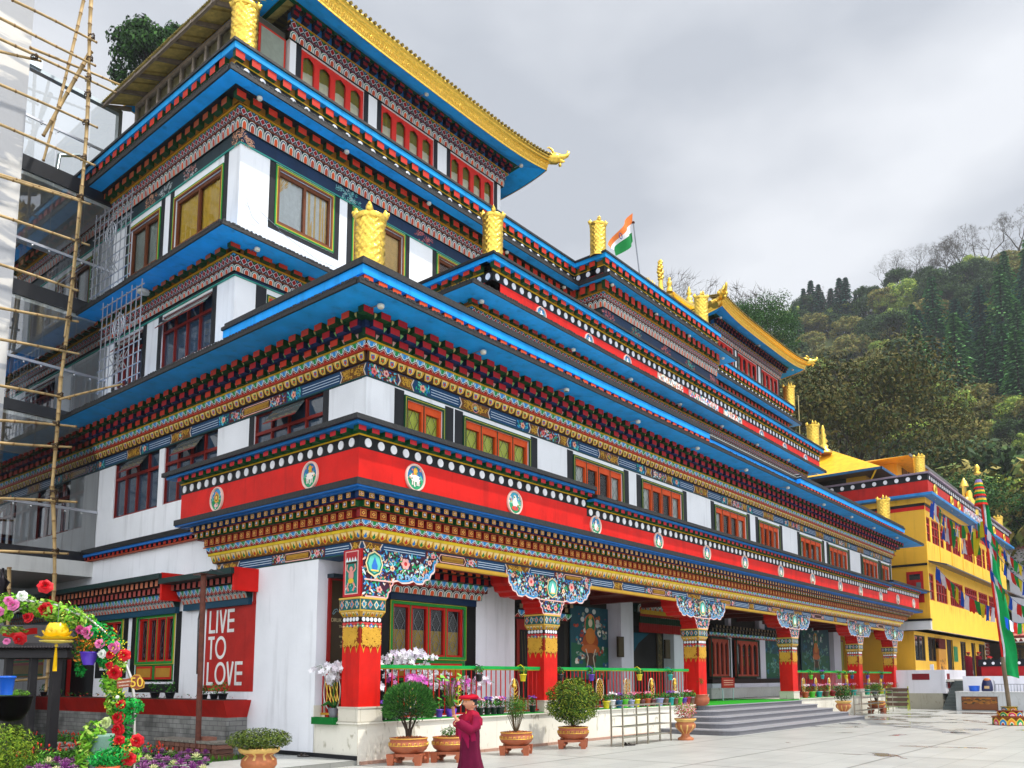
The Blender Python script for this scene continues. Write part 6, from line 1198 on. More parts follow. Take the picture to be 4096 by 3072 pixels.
m.build('wall', PH2); m = MB(); m.hexa([(40.6, .5, 14.5), (52.6, .5, 14.5), (52.6, 9, 14.5), (40.6, 9, 14.5), (45, 4, 15.7), (48, 4, 15.7), (48, 5, 15.7), (45, 5, 15.7)], c('e0a428'), PAINT); m.box(40.5, 52.7, .42, .5, 14.42, 14.58, c('8a8a8c'), METAL); m.build('roof', PH2)
q = oY('J', 1415, 440, -.9); banner('victory_banner', YX + .4, YF + .2, 12.45, .28, 1.25, 'gilded cylinder banner on the near corner of the yellow building')
q = oY('J', 2055, 880, YF); banner('victory_banner', 60.2, YF + .2, 12.45, .3, 1.3, 'gilded cylinder banner at the far end of the yellow building parapet')
m = MB(); q = oY('J', 1775, 650, YF); h = 1.3; m.lathe([(.5, -.3), (.5, 0), (.3, .3), (.4, .6), (.2, .9), (.2, 1.2), (.1, 1.4)], (q[0], q[1], 12.3), 12, (1, 1, 1), GOLD); m.box(q[0] - .3, q[0] + .3, q[1] + .2, q[1] + .35, 12.3, 14.0, (1, 1, 1), GOLD); m.lathe([(.3, 0), (.2, .3), (.02, .6)], (q[0], q[1] + .27, 14.0), 8, (1, 1, 1), GOLD)
for s in (-.9, .9): m.ball((q[0] + s, q[1], 12.8), .45, (1, 1, 1), GOLD, q=(1, .6, .8))
tag(m.build('wheel_and_deer'), 'gilded wheel and deer ornament on the parapet of the yellow building', 'roof ornament')
# white terrace walls, stair, platform with painted panel
m = MB(); WX = 33.6; m.box(WX, 40, -2.25, 0.6, .75, 1.88, c('dcdce4'), WHITE); m.box(WX, 40, -2.1, .6, -.02, .75, c('a8a493'), MARBLE); m.box(WX, WX + .12, -1.75, -1.6, 1.88, 2.15, c('e4e4ea'), WHITE)
m.box(WX - .02, WX, -1.55, -.75, 1.4, 1.7, c('7c1a20'), PAINT); m.box(WX + .4, WX + .9, -2.27, -2.25, 1.0, 1.7, c('7c1a20'), PAINT); m.box(WX + .12, 60, -2.4, .6, 1.3, 1.42, c('b8b6b0'), WHITE)
tag(m.build('terrace_wall'), 'white terrace wall with dark red inset panels left of the narrow stair', 'wall')
m = MB(); SX = 32.6
for i in range(9): m.box(SX + i * .28, SX + 4.2, -3.15, -2.3, .15 * i - .02, .15 * (i + 1), c('56605e'), GRAN)
tag(m.build('stair'), 'narrow dark green stone stair climbing between two white walls', 'stair')
m = MB(); TX = 31.3; m.box(TX, 60, -9.5, -3.17, -.02, .84, c('bfc2c2'), MARBLE); m.box(TX - .04, 60, -9.5, -3.15, .84, .88, c('cfd0d0'), MARBLE); m.box(TX + 1.6, 60, -9.6, -3.17, .88, 1.56, c('dfe0e8'), WHITE)
tag(m.build('platform_wall'), 'low marble platform and white wall right of the narrow stair', 'wall')
m = MB(); FT = Fr(TX, 0, 'L'); a, b = oX('N', 1710, 1100, TX)[1], oX('N', 2003, 1100, TX)[1]; FT.box(m, b, a, 0, .04, .06, .66, c('5a3a20'), WOOD); FT.box(m, b + .03, a - .03, .04, .05, .09, .63, c('7a4a2c'), FINE)
for _ in range(60): y, z, r = rs_.uniform(b + .1, a - .1), rs_.uniform(.35, .58), rs_.uniform(.03, .08); FT.poly(m, [(y + r * 1.6 * math.cos(q), z + r * .6 * math.sin(q)) for q in [PI * j / 4 for j in range(8)]], .052 + rs_.uniform(0, .006), jit(rs_.choice([c('8a5a24'), c('4a3a24'), c('9a6428')]), .2))
tag(m.build('picture_panel'), 'brown landscape picture panel on the face of the low platform', 'picture')
m = MB(); a = oX('N', 1870, 860, 34.5)[1]; m.box(34.5, 36, -16, a, 1.5, 2.02, c('a8161c'), PAINT); m.box(34.42, 36, -16, a + .1, 2.02, 2.36, c('14161e'), PAINT); dots(m, Fr(34.42, -16, 'L'), .3, a + 16, 2.06, 2.28, .0, .36, .07); tag(m.build('dotted_parapet'), 'red parapet with black white-dotted top standing before the monks', 'parapet')
def tub(x, y, z): 
    m = MB(); m.lathe([(.0, 0), (.17, 0), (.21, .02), (.24, .24), (.26, .25), (.23, .25), (.2, .05), (0, .05)], (x, y, z), 16, c('1560d8'), PLASTIC, cap=False); tag(m.build('tub'), 'blue plastic tub on the platform ledge beside the patterned sack', 'tub')
q = oX('N', 1808, 985, TX + .3); tub(TX + .4, q[1], .885)
q = oX('N', 1915, 985, TX + .3); SK = empty('sack', (TX + .4, q[1], .885), 0, 'dark blue printed sack with an orange open top on the platform ledge', 'sack'); m = MB(); P = []
for z, a_, b_ in ((0, .2, .1), (.05, .24, .13), (.3, .22, .12), (.45, .18, .08), (.5, .16, .05)): P.append([(b_ * math.cos(t), a_ * math.sin(t) * (1 + .05 * math.sin(5 * t)), z) for t in [2 * PI * j / 16 for j in range(16)]])
m.grid(P, c('1c2450'), PLASTIC, True, wv=True); m.box(-.14, -.13, -.1, .1, .12, .24, c('c8a878'), PLASTIC); m.build('bag', SK); m = MB(); m.ball((0, 0, .52), .15, c('d8804a'), PLASTIC, q=(.6, 1, .5)); m.build('lining', SK)
m = MB()
for i in range(12): y = q[1] - .35 - i * .12; m.tube([(TX + .3, y, .88), (TX + .3, y, 1.2)], .012, c('8a8e96'), METAL, n=5)
m.tube([(TX + .3, q[1] - .3, 1.2), (TX + .3, q[1] - 3, 1.2)], .02, c('9a9ea6'), METAL, n=6); m.tube([(TX + .3, q[1] - .3, .88), (TX + .3, q[1] - .3, 1.32)], .025, c('9a9ea6'), METAL, n=6); m.ball((TX + .3, q[1] - .3, 1.35), .04, c('c0c4cc'), METAL); tag(m.build('steel_railing'), 'low steel railing on the platform right of the sack', 'railing')
# distant houses at the right edge
H1 = empty('white_house', (0, 0, 0), 0, 'white house with a pink sheet roof behind the prayer flags at the right edge', 'building')
m = MB(); a = dep('J', 2075, 1000, 75); m.box(a[0], a[0] + 14, a[1] - 16, a[1], 0, 13.0, c('d4d8e0'), WHITE)
for i in range(5): m.box(a[0] - .02, a[0], a[1] - 2.6 - i * 2.6, a[1] - 1.2 - i * 2.6, 10.2, 11.9, c('5a6468'), PANE); m.box(a[0] - .05, a[0] - .02, a[1] - 2.7 - i * 2.6, a[1] - 1.1 - i * 2.6, 10.1, 10.2, c('8a929a'), PAINT); m.box(a[0] - .02, a[0], a[1] - 2.6 - i * 2.6, a[1] - 1.2 - i * 2.6, 5.5, 7.2, c('9aa2aa'), PANE)
m.build('wall', H1); m = MB(); m.hexa([(a[0] - .6, a[1] - 16.5, 13), (a[0] + 15, a[1] - 16.5, 13), (a[0] + 15, a[1] + .6, 13), (a[0] - .6, a[1] + .6, 13), (a[0] + 5, a[1] - 12, 14.6), (a[0] + 9, a[1] - 12, 14.6), (a[0] + 9, a[1] - 4, 14.6), (a[0] + 5, a[1] - 4, 14.6)], c('b86a66'), PAINT); m.build('roof', H1)
H2 = empty('pavilion', (0, 0, 0), 0, 'small open pavilion with a pink ribbed roof and white fringe beside the green flagpole', 'building')
a = dep('N', 2100, 700, 62); m = MB(); m.hexa([(a[0] - .3, a[1] - 9, 4.6), (a[0] + 6, a[1] - 9, 4.6), (a[0] + 6, a[1] + .3, 4.6), (a[0] - .3, a[1] + .3, 4.6), (a[0] + 2, a[1] - 7, 6.4), (a[0] + 4, a[1] - 7, 6.4), (a[0] + 4, a[1] - 2, 6.4), (a[0] + 2, a[1] - 2, 6.4)], c('c87a72'), PAINT)
for i in range(16): m.tube([(a[0] - .33, a[1] - .2 - i * .55, 4.62), (a[0] + 2, a[1] - 2 - i * .33, 6.45)], .05, c('a85a54'), PAINT, n=4)
m.build('roof', H2); m = MB(); m.box(a[0] - .3, a[0], a[1] - 9, a[1] + .2, 4.15, 4.6, c('6a2428'), PAINT)
for i in range(24): y = a[1] - .1 - i * .37; m.face([(a[0] - .34, y, 4.4), (a[0] - .34, y - .37, 4.4), (a[0] - .34, y - .18, 4.1)], c('e8e4e4'), PAINT)
m.build('fringe', H2); m = MB()
for i in range(5): m.box(a[0], a[0] + .2, a[1] - .2 - i * 2, a[1] - i * 2, 0, 4.2, c('3a2a22'), WOOD)
m.box(a[0] + .1, a[0] + .15, a[1] - 9, a[1], 1.5, 4.0, c('5a646a'), GLASS); m.box(a[0] + 3, a[0] + 3.2, a[1] - 9, a[1] + 3, 0, 4.2, c('3a3430')); m.build('frame', H2)
# ------------------------------------------------------------------ prayer flag pole
FPX, FPY = oZ('P', 4042, 2900, 0)[:2]
FP = empty('prayer_flag_pole', (FPX, FPY, 0), 0, 'tall green and red flag pole on a round painted base hung with prayer flags', 'flagpole')
m = MB(); rp = random.Random(9)
for r, z0_, z1_, col in ((.50, 0, .27, c('8a4a1c')), (.36, .27, .45, c('7a1a20')), (.22, .45, .58, c('8a7a1c'))):
    m.lathe([(r, z0_), (r, z1_ - .02), (r + .03, z1_ - .02), (r + .03, z1_)], n=40, col=col, m=FINE)
    K = int(2 * PI * r / .24)
    for i in range(K):
        a = 2 * PI * i / K; h = (z1_ - z0_)
        for s, colr in ((1., c('e8c040')), (.8, [c('1f9a5a'), c('d8386a'), c('2f8fd0'), c('e88a2c')][i % 4]), (.45, c('e8e0c8')), (.3, [c('c03828'), c('1f7a4a'), c('e8a0a8')][i % 3])):
            P = [(r + .008 + .012 * (1 - s)) for _ in range(7)]; m.face([((r + .006 + .014 * (1 - s)) * math.cos(a + s * .5 * 2 * PI / K * x), (r + .006 + .014 * (1 - s)) * math.sin(a + s * .5 * 2 * PI / K * x), z0_ + .02 + h * .8 * s * y) for x, y in ((-1, 0), (1, 0), (1, .5), (.5, .85), (0, 1.05), (-.5, .85), (-1, .5))], colr, FINE)
m.build('base', FP)
top = dep('J', 1845, 470, np.dot(CM[2], np.array([FPX, FPY, 3]) - CP)) - np.array([FPX, FPY, 0]); base = np.array([0, 0, .58])
PT = lambda t: base + (top - base) * t
m = MB(); m.tube([tuple(PT(0)), tuple(PT(.22))], .065, c('6a5a44'), WOOD); m.tube([tuple(PT(.2)), tuple(PT(1))], .032, c('b8241c'), CLOTH); m.build('pole', FP)
cv = CM[0] * np.array([1, 1, 0]); cv /= np.linalg.norm(cv)
for nm, a, b, wd, col in (('white_strip', .03, .085, 0, c('e4e4ea')), ('green_banner', .08, .5, 1, c('0c8a48'))):
    m = MB(); P = []
    for i in range(41):
        t = .14 + .80 * i / 40; w1 = a * 1.0; w2 = b if wd == 0 else .14 + .40 * (1 - t) ** .8; row = []
        for j in range(7): w_ = w1 + (w2 - w1) * j / 6; q = PT(t) + cv * (w_ + .02 * math.sin(t * 30)) + np.array([0, 0, 0]) + CM[2] * .05 * math.sin(j * 1.1 + t * 14) - np.array([0, 0, .12 * (j / 6) * (1 if i == 0 else .4)]); row.append(tuple(q))
        P.append(row)
    m.grid(P, col, CLOTH, True); m.build('banner_cloth', FP)
for z0_, h, rr in ((1.0, .22, .10), (.965, .24, .125), (.925, .26, .14)):
    q = PT(z0_); m = MB()
    for k, col in enumerate((c('8a7ab0'), c('e8c03c'), c('0c8a3c'), c('c8281c'))):
        zt = h * (1 - k * .3); P = [[(q[0] + (rr * (.75 + .12 * k) + .02 * kk) * (1 + .1 * math.sin(9 * t)) * math.cos(t), q[1] + (rr * (.75 + .12 * k) + .02 * kk) * (1 + .1 * math.sin(9 * t)) * math.sin(t), q[2] + zt - .05 * kk * 1.1 - .1) for t in [2 * PI * j / 28 for j in range(28)]] for kk in range(3)]
        m.grid(P, col, CLOTH, True, wv=True)
    m.build('canopy_ruffle', FP)
m = MB(); q = PT(1.04); m.lathe([(.1, 0), (.12, .05), (.05, .1), (.09, .17), (.08, .24), (.02, .32)], tuple(q), 12, (1, 1, 1), GOLD); m.build('gilt_finial', FP)
FC = [c('1450c0'), c('e4e4ec'), c('c82c22'), c('1a8a3c'), c('d8c81c')]
def flagline(a, b, n_, sag, sz, label, jz=.3, rnd=random.Random(77)):
    a, b = np.array(a), np.array(b); root = empty('prayer_flag_string', tuple(a), 0, label, 'prayer flags', 'strings of prayer flags')
    pos = lambda t: (b - a) * t + np.array([0, 0, -sag * 4 * t * (1 - t)])
    m = MB(); m.tube([tuple(pos(i / 16)) for i in range(17)], .008, c('2a4a80'), CLOTH, n=4); m.build('cord', root)
    for i in range(n_):
        t0, t1 = (i + .08) / n_, (i + .94) / n_; p, q = pos(t0), pos(t1); tw_ = rnd.uniform(-.5, .5); f = MB(); P = []
        nn = np.cross((q - p) / (np.linalg.norm(q - p) + 1e-9), [0, 0, 1])
        for j in range(4):
            s = j / 3; row = []
            for k in range(4): u = k / 3; row.append(tuple(p + (q - p) * (u + .12 * tw_ * s) + np.array([0, 0, -sz * s * rnd.uniform(.9, 1.05)]) + nn * (.35 * sz * s * tw_ + .07 * sz * math.sin(3 * u + i + 2 * s))))
            P.append(row)
        f.grid(P, jit(FC[i % 5], .1, rnd), CLOTH, True); f.build('flag', root)
tp = lambda t: PT(t) + np.array([FPX, FPY, 0])
DP = np.dot(CM[2], tp(.8) - CP)
flagline(oX('J', 1462, 608, 36.8), tp(.80), 16, .75, .85, 'prayer flag string from the red parapet corner to the pole top')
flagline(oX('J', 1500, 1135, 36.6), oX('J', 1985, 1478, 33), 12, .4, .72, 'lower prayer flag string across the yellow building windows')
flagline(dep('J', 1480, 600, 40), tp(.83), 20, .6, .5, 'thin upper prayer flag cord from parapet to pole')
flagline(tp(.82), dep('J', 2330, 1215, 23), 14, .25, .34, 'upper prayer flag string running right from the pole')
flagline(tp(.76), dep('J', 2330, 1330, 22), 14, .3, .36, 'middle prayer flag string running right from the pole')
flagline(tp(.62), dep('J', 2300, 1480, 22), 11, .35, .34, 'lower prayer flag string running right from the pole')
flagline(dep('N', 2050, 390, 26), dep('N', 2300, 400, 26), 7, .2, .35, 'lowest prayer flag string right of the pole near the pink roof')
FG = empty('flag_on_mast', (0, 0, 0)); tag(FG, 'orange white and green flag with a blue wheel on a thin leaning mast', 'flag')
a, b = oY('F', 470, -10, 7.0), oY('F', 520, 400, 7.0); m = MB(); m.tube([tuple(b - (a - b) * .3), tuple(a)], .035, c('8a8e94'), METAL, n=6); m.ball(tuple(a + np.array([0, 0, .06])), .07, c('4a2a24'), METAL); m.build('mast', FG)
m = MB(); P = []; pt = [(('E', 1872, 105), ('E', 1680, 355)), (('E', 1877, 185), ('E', 1698, 390)), (('E', 1882, 255), ('E', 1712, 405)), (('E', 1893, 325), ('E', 1715, 455))]
for i, (u, v) in enumerate(pt):
    A, B_ = oY(*u, 7.0), oY(*v, 7.0); P.append([tuple(A + (B_ - A) * t + np.array([0, .14 * math.sin(9 * t + i * .5), .25 * math.sin(PI * t) * (.3 if i < 3 else -.6) + .0])) for t in [k / 14 for k in range(15)]])
Q = []
for i in range(3):
    for s in range(4): Q.append([tuple(np.array(P[i][k]) + (np.array(P[i + 1][k]) - np.array(P[i][k])) * s / 4) for k in range(15)])
Q.append(P[3]); m.grid(Q, lambda i, j: (c('e07a3a'), c('dcdce0'), c('147a3a'))[min(2, i // 4)], CLOTH, True); m.build('cloth', FG)
m = MB(); q = oY('E', 1775, 290, 6.84); K = 14; m.tube([(q[0] + .12 * math.cos(2 * PI * i / K), q[1], q[2] + .13 * math.sin(2 * PI * i / K)) for i in range(K + 1)], .018, c('1c3a8a'), CLOTH, n=4, cap=False); m.build('wheel_emblem', FG)
m = MB(); q = oY('F', 1795, 1370, 8); m.tube([(q[0], q[1], q[2] - 4), tuple(q)], .03, c('b8a878'), METAL, n=5); m.tube([(q[0] - .25, q[1], q[2] - .05), (q[0] + .25, q[1], q[2] - .05)], .02, c('b8a878'), METAL, n=5); tag(m.build('lightning_rod'), 'thin cross topped mast right of the gilded banner below the far roof', 'mast')
# ------------------------------------------------------------------ the wooded hillside
rh = random.Random(17)
SK_ = [(-400, 1250), (2400, 1180), (2900, 1180), (3100, 1290), (3200, 1215), (3330, 1225), (3430, 1180), (3560, 1090), (3700, 1060), (3820, 1035), (3920, 985), (4020, 925), (4100, 890), (4700, 700)]   # crest of the ground as azimuth / height, in photo pixels
def crest(px):
    for i in range(len(SK_) - 1):
        if SK_[i][0] <= px <= SK_[i + 1][0]: t = (px - SK_[i][0]) / (SK_[i + 1][0] - SK_[i][0]); return SK_[i][1] * (1 - t) + SK_[i + 1][1] * t + (14 * math.sin(px * .021) + 8 * math.sin(px * .053))
    return SK_[-1][1]
def dirof(px, py): v = ray('P', px, py); h = math.hypot(v[0], v[1]); return v[0] / h, v[1] / h, v[2] / h
R0, R1 = 92., 235.
def hill_pt(px, t):
    dx, dy, sl_ = dirof(px, crest(px)); r = R0 + (R1 - R0) * t; zc = 1.5 + sl_ * R1 - 7
    z = -1 + zc * (t ** .92) * (1 - .10 * math.sin(PI * t)) + 2.0 * math.sin(px * .013 + t * 9) * math.sin(PI * min(1, t))
    return (CP[0] + dx * r, CP[1] + dy * r, z)
m = MB(); P = []
for i in range(80):
    px = -1200 + 80 * i; row = [hill_pt(px, j / 26) for j in range(27)]; a = row[-1]; dx, dy, _ = dirof(px, crest(px)); row += [(a[0] + dx * 60, a[1] + dy * 60, a[2] - 6), (a[0] + dx * 160, a[1] + dy * 160, a[2] - 50)]; P.append(row)
m.grid(P, lambda i, j: jit(c('66703a'), .25, rh), SOIL, True); tag(m.build('hills'), kind='structure')
TGAIN = lambda cols: [tuple(min(.8, x * 1.25) for x in k) for k in cols]
def leafcloud(m, o, rad, n_, s, cols, rnd, flat=1., hollow=.55):
    for _ in range(n_):
        while True:
            x, y, z = rnd.uniform(-1, 1), rnd.uniform(-1, 1), rnd.uniform(-1, 1); d = x * x + y * y + z * z
            if hollow * hollow < d <= 1: break
        p = Vector((o[0] + x * rad[0], o[1] + y * rad[1], o[2] + z * rad[2])); N_ = Vector((x / rad[0], y / rad[1], z / rad[2])).normalized() + Vector((rnd.uniform(-.8, .8), rnd.uniform(-.8, .8), rnd.uniform(-.4, .9)))
        N_.normalize(); A = N_.orthogonal().normalized(); B_ = N_.cross(A); k = s * rnd.uniform(.6, 1.3); a0 = rnd.uniform(0, 6.28)
        A, B_ = A * math.cos(a0) + B_ * math.sin(a0), B_ * math.cos(a0) - A * math.sin(a0)
        col = jit(rnd.choice(cols), .16, rnd)
        m.face([p - A * k, p - B_ * k * .5 * flat, p + A * k, p + B_ * k * .5 * flat], col, LEAF)
def limb(m, p, d, L_, r, depth, rnd, tips, col=c('3c3228'), spread=.55, up=.25):
    pts = [p]; q = Vector(p); dd = Vector(d).normalized(); k = 3
    for i in range(k): dd = (dd + Vector((rnd.uniform(-.22, .22), rnd.uniform(-.22, .22), rnd.uniform(-.1, .2)))).normalized(); q = q + dd * L_ / k; pts.append(tuple(q))
    m.tube(pts, [r * (1 - .45 * i / k) for i in range(k + 1)], col, BARK, n=5 if r > .08 else 3, cap=False)
    if depth == 0: tips.append((q.copy(), dd.copy())); return
    nb = rnd.choice((2, 3, 3))
    for i in range(nb):
        a = rnd.uniform(0, 6.28); o = dd.orthogonal().normalized(); o2 = dd.cross(o); nd = dd * (1 - spread * .4) + (o * math.cos(a) + o2 * math.sin(a)) * spread * rnd.uniform(.8, 1.4) + Vector((0, 0, up))
        limb(m, tuple(q), nd, L_ * rnd.uniform(.62, .82), r * .55, depth - 1, rnd, tips, col, spread, up)
def conifer(seed, h, w_, cols, n_=2300):
    cols = TGAIN(cols); rnd = random.Random(seed); root = empty('conifer', (0, 0, 0)); t = MB(); t.tube([(0, 0, -2), (0, 0, h * .5), (0, 0, h * .96)], [.28, .18, .03], c('33281e'), BARK, n=6); t.build('trunk', root)
    m = MB(); lay = int(h / .62)
    for i in range(lay):
        f = i / lay; z = h * (.10 + .9 * f); R_ = w_ * ((1 - f) ** .72) * (.82 + .3 * rnd.random()) + .12; nb = max(5, int(15 * (1 - f) + 4))
        for b in range(nb):
            a = 2 * PI * b / nb + rnd.uniform(-.3, .3); rr = R_ * rnd.uniform(.7, 1.12); k = max(4, int(n_ / (lay * nb)))
            for q in range(k):
                s = (q + rnd.random()) / k; x, y = rr * s * math.cos(a), rr * s * math.sin(a); zz = z - rr * .30 * s * s + rnd.uniform(-.15, .15); sz = (.30 + .35 * (1 - abs(s - .6))) * rnd.uniform(.6, 1.15)
                p = Vector((x, y, zz)); N_ = Vector((math.cos(a) * .5 + rnd.uniform(-.5, .5), math.sin(a) * .5 + rnd.uniform(-.5, .5), .8)).normalized(); A = Vector((math.cos(a + rnd.uniform(-.6, .6)), math.sin(a + rnd.uniform(-.6, .6)), -.35)).normalized(); B_ = N_.cross(A)
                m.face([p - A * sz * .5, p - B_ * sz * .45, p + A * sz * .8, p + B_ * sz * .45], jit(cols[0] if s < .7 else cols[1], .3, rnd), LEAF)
    m.build('crown', root); return root
def broadleaf(seed, h, w_, cols, dens=1., bare=False, leaf=.26, name='broadleaf_tree', blobs=None, depth=4):
    cols = TGAIN(TGAIN(cols or [])); rnd = random.Random(seed); root = empty(name, (0, 0, 0)); t = MB(); tips = []; t.tube([(0, 0, -2), (.1, .1, h * .2)], [.034 * h, .026 * h], c('3a3026'), BARK, n=8)
    for i in range(4 if not bare else 3): a = i * 2.1 + rnd.random(); limb(t, (.1, .1, h * .18), (math.cos(a) * .6, math.sin(a) * .6, 1), h * .27, h * .016, depth, rnd, tips, c('3a3026') if not bare else c('4c443c'), .62, .2)
    t.build('trunk' if not bare else 'branches', root)
    m = MB()
    if bare:
        for p, d in tips:
            for _ in range(5): q = p + Vector((rnd.uniform(-1, 1), rnd.uniform(-1, 1), rnd.uniform(-.2, 1))) * h * .05; m.face([p, p + Vector((.035, .03, 0)), q], c('5a5044'), BARK)
        m.build('twigs', root)
    else:
        for p, d in tips:
            leafcloud(m, tuple(p), (h * .085, h * .085, h * .062), int(30 * dens), leaf, cols, rnd, 1, 0)
        for k in range(blobs or 26): a = rnd.uniform(0, 6.28); e = rnd.uniform(-.3, 1); r = w_ * .72 * math.cos(e * .9); leafcloud(m, (r * math.cos(a), r * math.sin(a), h * .6 + h * .34 * math.sin(e)), (w_ * .3, w_ * .3, w_ * .22), int(110 * dens), leaf, cols, rnd, 1, .3)
        m.build('crown', root)
    return root
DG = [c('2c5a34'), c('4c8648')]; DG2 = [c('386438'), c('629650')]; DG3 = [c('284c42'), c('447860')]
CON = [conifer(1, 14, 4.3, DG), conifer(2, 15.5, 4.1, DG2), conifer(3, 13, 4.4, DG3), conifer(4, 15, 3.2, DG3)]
OL = [c('746c38'), c('847a40'), c('5c6834')]; OL2 = [c('3e3d18'), c('4a441c'), c('2a3616')]; OL3 = [c('86983f'), c('9ca44a'), c('6c8840')]
BRO = [broadleaf(11, 9, 4.6, OL, .8), broadleaf(12, 8, 4.4, OL3, .8), broadleaf(13, 10, 4.8, [c('33472a'), c('42582c'), c('2a3a22')], .8)]
BARE = [broadleaf(21, 15, 5, None, bare=True, name='bare_tree', depth=5), broadleaf(22, 13, 5, None, bare=True, name='bare_tree', depth=5)]
used = set()
def put(proto, px, t, s, label, group, rz=None, z=None, cat='tree', zs=1.):
    p = hill_pt(px, t) if not isinstance(px, tuple) else px; key = proto.name
    rz = rh.uniform(0, 6.28) if rz is None else rz
    if key not in used: used.add(key); o = proto; o.location = p; o.rotation_euler = (0, 0, rz); o.scale = (s, s, s * zs)
    else: o = copy_tree(proto, p, rz, scale=(s, s, s * zs))
    return tag(o, label, cat, group)
def tpos(px, py):     # the point of the hillside that a photo pixel looks at
    best = None
    for i in range(60):
        t = i / 59; p = hill_pt(px, t); q = CM @ (np.array(p) - CP); y = PY + FL * q[1] / q[2]
        if best is None or abs(y - py) < best[0]: best = (abs(y - py), t)
    return best[1]
TW = 'twentieth thirtieth fortieth fiftieth sixtieth'.split()
ORD = 'first second third fourth fifth sixth seventh eighth ninth tenth eleventh twelfth thirteenth fourteenth fifteenth sixteenth seventeenth eighteenth nineteenth twentieth'.split()
def ordn(i):
    return ORD[i] if i < 20 else (TW[i // 10 - 1] if (i + 1) % 10 == 0 and False else 'twenty thirty forty fifty sixty'.split()[(i + 1) // 10 - 2] + ('-' + ORD[(i + 1) % 10 - 1] if (i + 1) % 10 else 'th'))
def where(px, py):
    v = 'just under the crest of' if py < crest(px) + 110 else ('high on' if py < 1330 else ('midway up' if py < 1530 else ('low on' if py < 1720 else 'at the foot of')))
    h_ = 'far left' if px < 3330 else ('left part' if px < 3530 else ('centre' if px < 3720 else ('right part' if px < 3900 else ('right edge' if px < 4096 else 'extreme right'))))
    return '%s the wooded hill, %s' % (v, h_)
LC = 'dark green conifer among the dense conifers on the wooded hillside'; GC = 'conifers on the hillside'
LB = 'olive and brown bushy broadleaf tree scattered over the hillside'; GB = 'bushy trees on the hillside'
n_ = 0
for row, (py, dx_) in enumerate(((1130, 70), (1200, 72), (1270, 74), (1340, 76), (1420, 80), (1500, 82), (1580, 84), (1660, 84), (1740, 84), (1830, 88))):
    px = 3360 + row * 8; ni = 0
    while px < 4250:
        y_ = py + rh.uniform(-22, 22)
        if y_ > crest(px) + 130:
            dz = (px - 3550) / 600 - abs(y_ - 1420) / 700 + rh.uniform(-.35, .35)
            if px < 3560 and y_ < 1500: dz -= .7
            if y_ < crest(px) + 330: dz = -1
            elif y_ < 1720 and px > 3600: dz += .6
            if y_ > 1640: dz -= .5
            t = tpos(px, y_); sc_ = rh.uniform(.75, 1.15) * (.55 + .45 * t)
            ni += 1
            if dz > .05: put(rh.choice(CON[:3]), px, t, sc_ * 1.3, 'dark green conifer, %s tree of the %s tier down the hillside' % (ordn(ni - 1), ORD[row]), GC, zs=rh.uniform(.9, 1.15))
            else: put(rh.choice(BRO), px, t, sc_ * 1.05, 'olive bushy tree, %s tree of the %s tier down the hillside' % (ordn(ni - 1), ORD[row]), GB, zs=rh.uniform(.8, 1.1))
            n_ += 1
        px += dx_ * rh.uniform(.75, 1.25)
for row, (py, dx_) in enumerate(((1290, 60), (1370, 60), (1460, 64), (1560, 70), (1660, 76), (1780, 84), (1900, 100))):   # the browner left part of the slope
    px = 3080 + rh.uniform(0, 30); ni = 0
    while px < 3640 + row * 30:
        y_ = py + rh.uniform(-20, 20)
        if y_ > crest(px) + 20: ni += 1; t = tpos(px, y_); put(rh.choice(BRO), px, t, rh.uniform(.7, 1.05) * (.55 + .45 * t), 'brownish bushy tree, %s of the %s row on the left shoulder of the hill' % (ordn(ni - 1), ORD[row]), GB, zs=rh.uniform(.75, 1.05))
        px += dx_ * rh.uniform(.8, 1.3)
for bi, px in enumerate(range(3450, 4240, 52)):      # low bright scrub just under the crest
    for k in range(3): t = rh.uniform(.8, .985); put(BRO[rh.choice((0, 1, 1))], px + rh.uniform(-20, 20), t, rh.uniform(.5, .75), 'yellow green bush, %s one of the %s cluster from the left under the crest' % (ORD[k], ORD[bi]), 'bushes under the crest', zs=.7, cat='bush')
RD = 'dark slender tree in the clump standing against the sky on the ridge'
for bi, (px, s) in enumerate(((3215, .95), (3245, 1.15), (3275, 1.05), (3290, .9), (3325, 1.1), (3360, 1.3), (3385, 1.2), (3420, .7), (3448, .8))): put(CON[3], px, .985, s * .92, 'dark slender tree, %s from the left in the ridge clump against the sky' % ORD[bi], 'dark trees on the ridge')
for bi, (px, s) in enumerate(((3470, .9), (3495, .6), (3590, .95), (3700, .9))): put(BRO[2], px, .985, s, 'round dark evergreen, %s from the left on the ridge line' % ORD[bi], 'evergreens on the ridge')
for bi, (px, s) in enumerate(((3278, .8), (3540, .85), (3640, .95), (3690, .75), (3740, .7), (3790, .95), (3830, 1.1), (3940, 1.1), (4000, .6), (4070, .85))): put(BARE[rh.choice((0, 1))], px, .99, s, 'leafless tree, %s from the left on the hill crest against the sky' % ORD[bi], 'bare trees on the crest')
q = tpos(3175, 1290); put(CON[0], 3175, .93, .85, 'lone pointed conifer in the gap between roof and ridge', 'single trees near the roof')
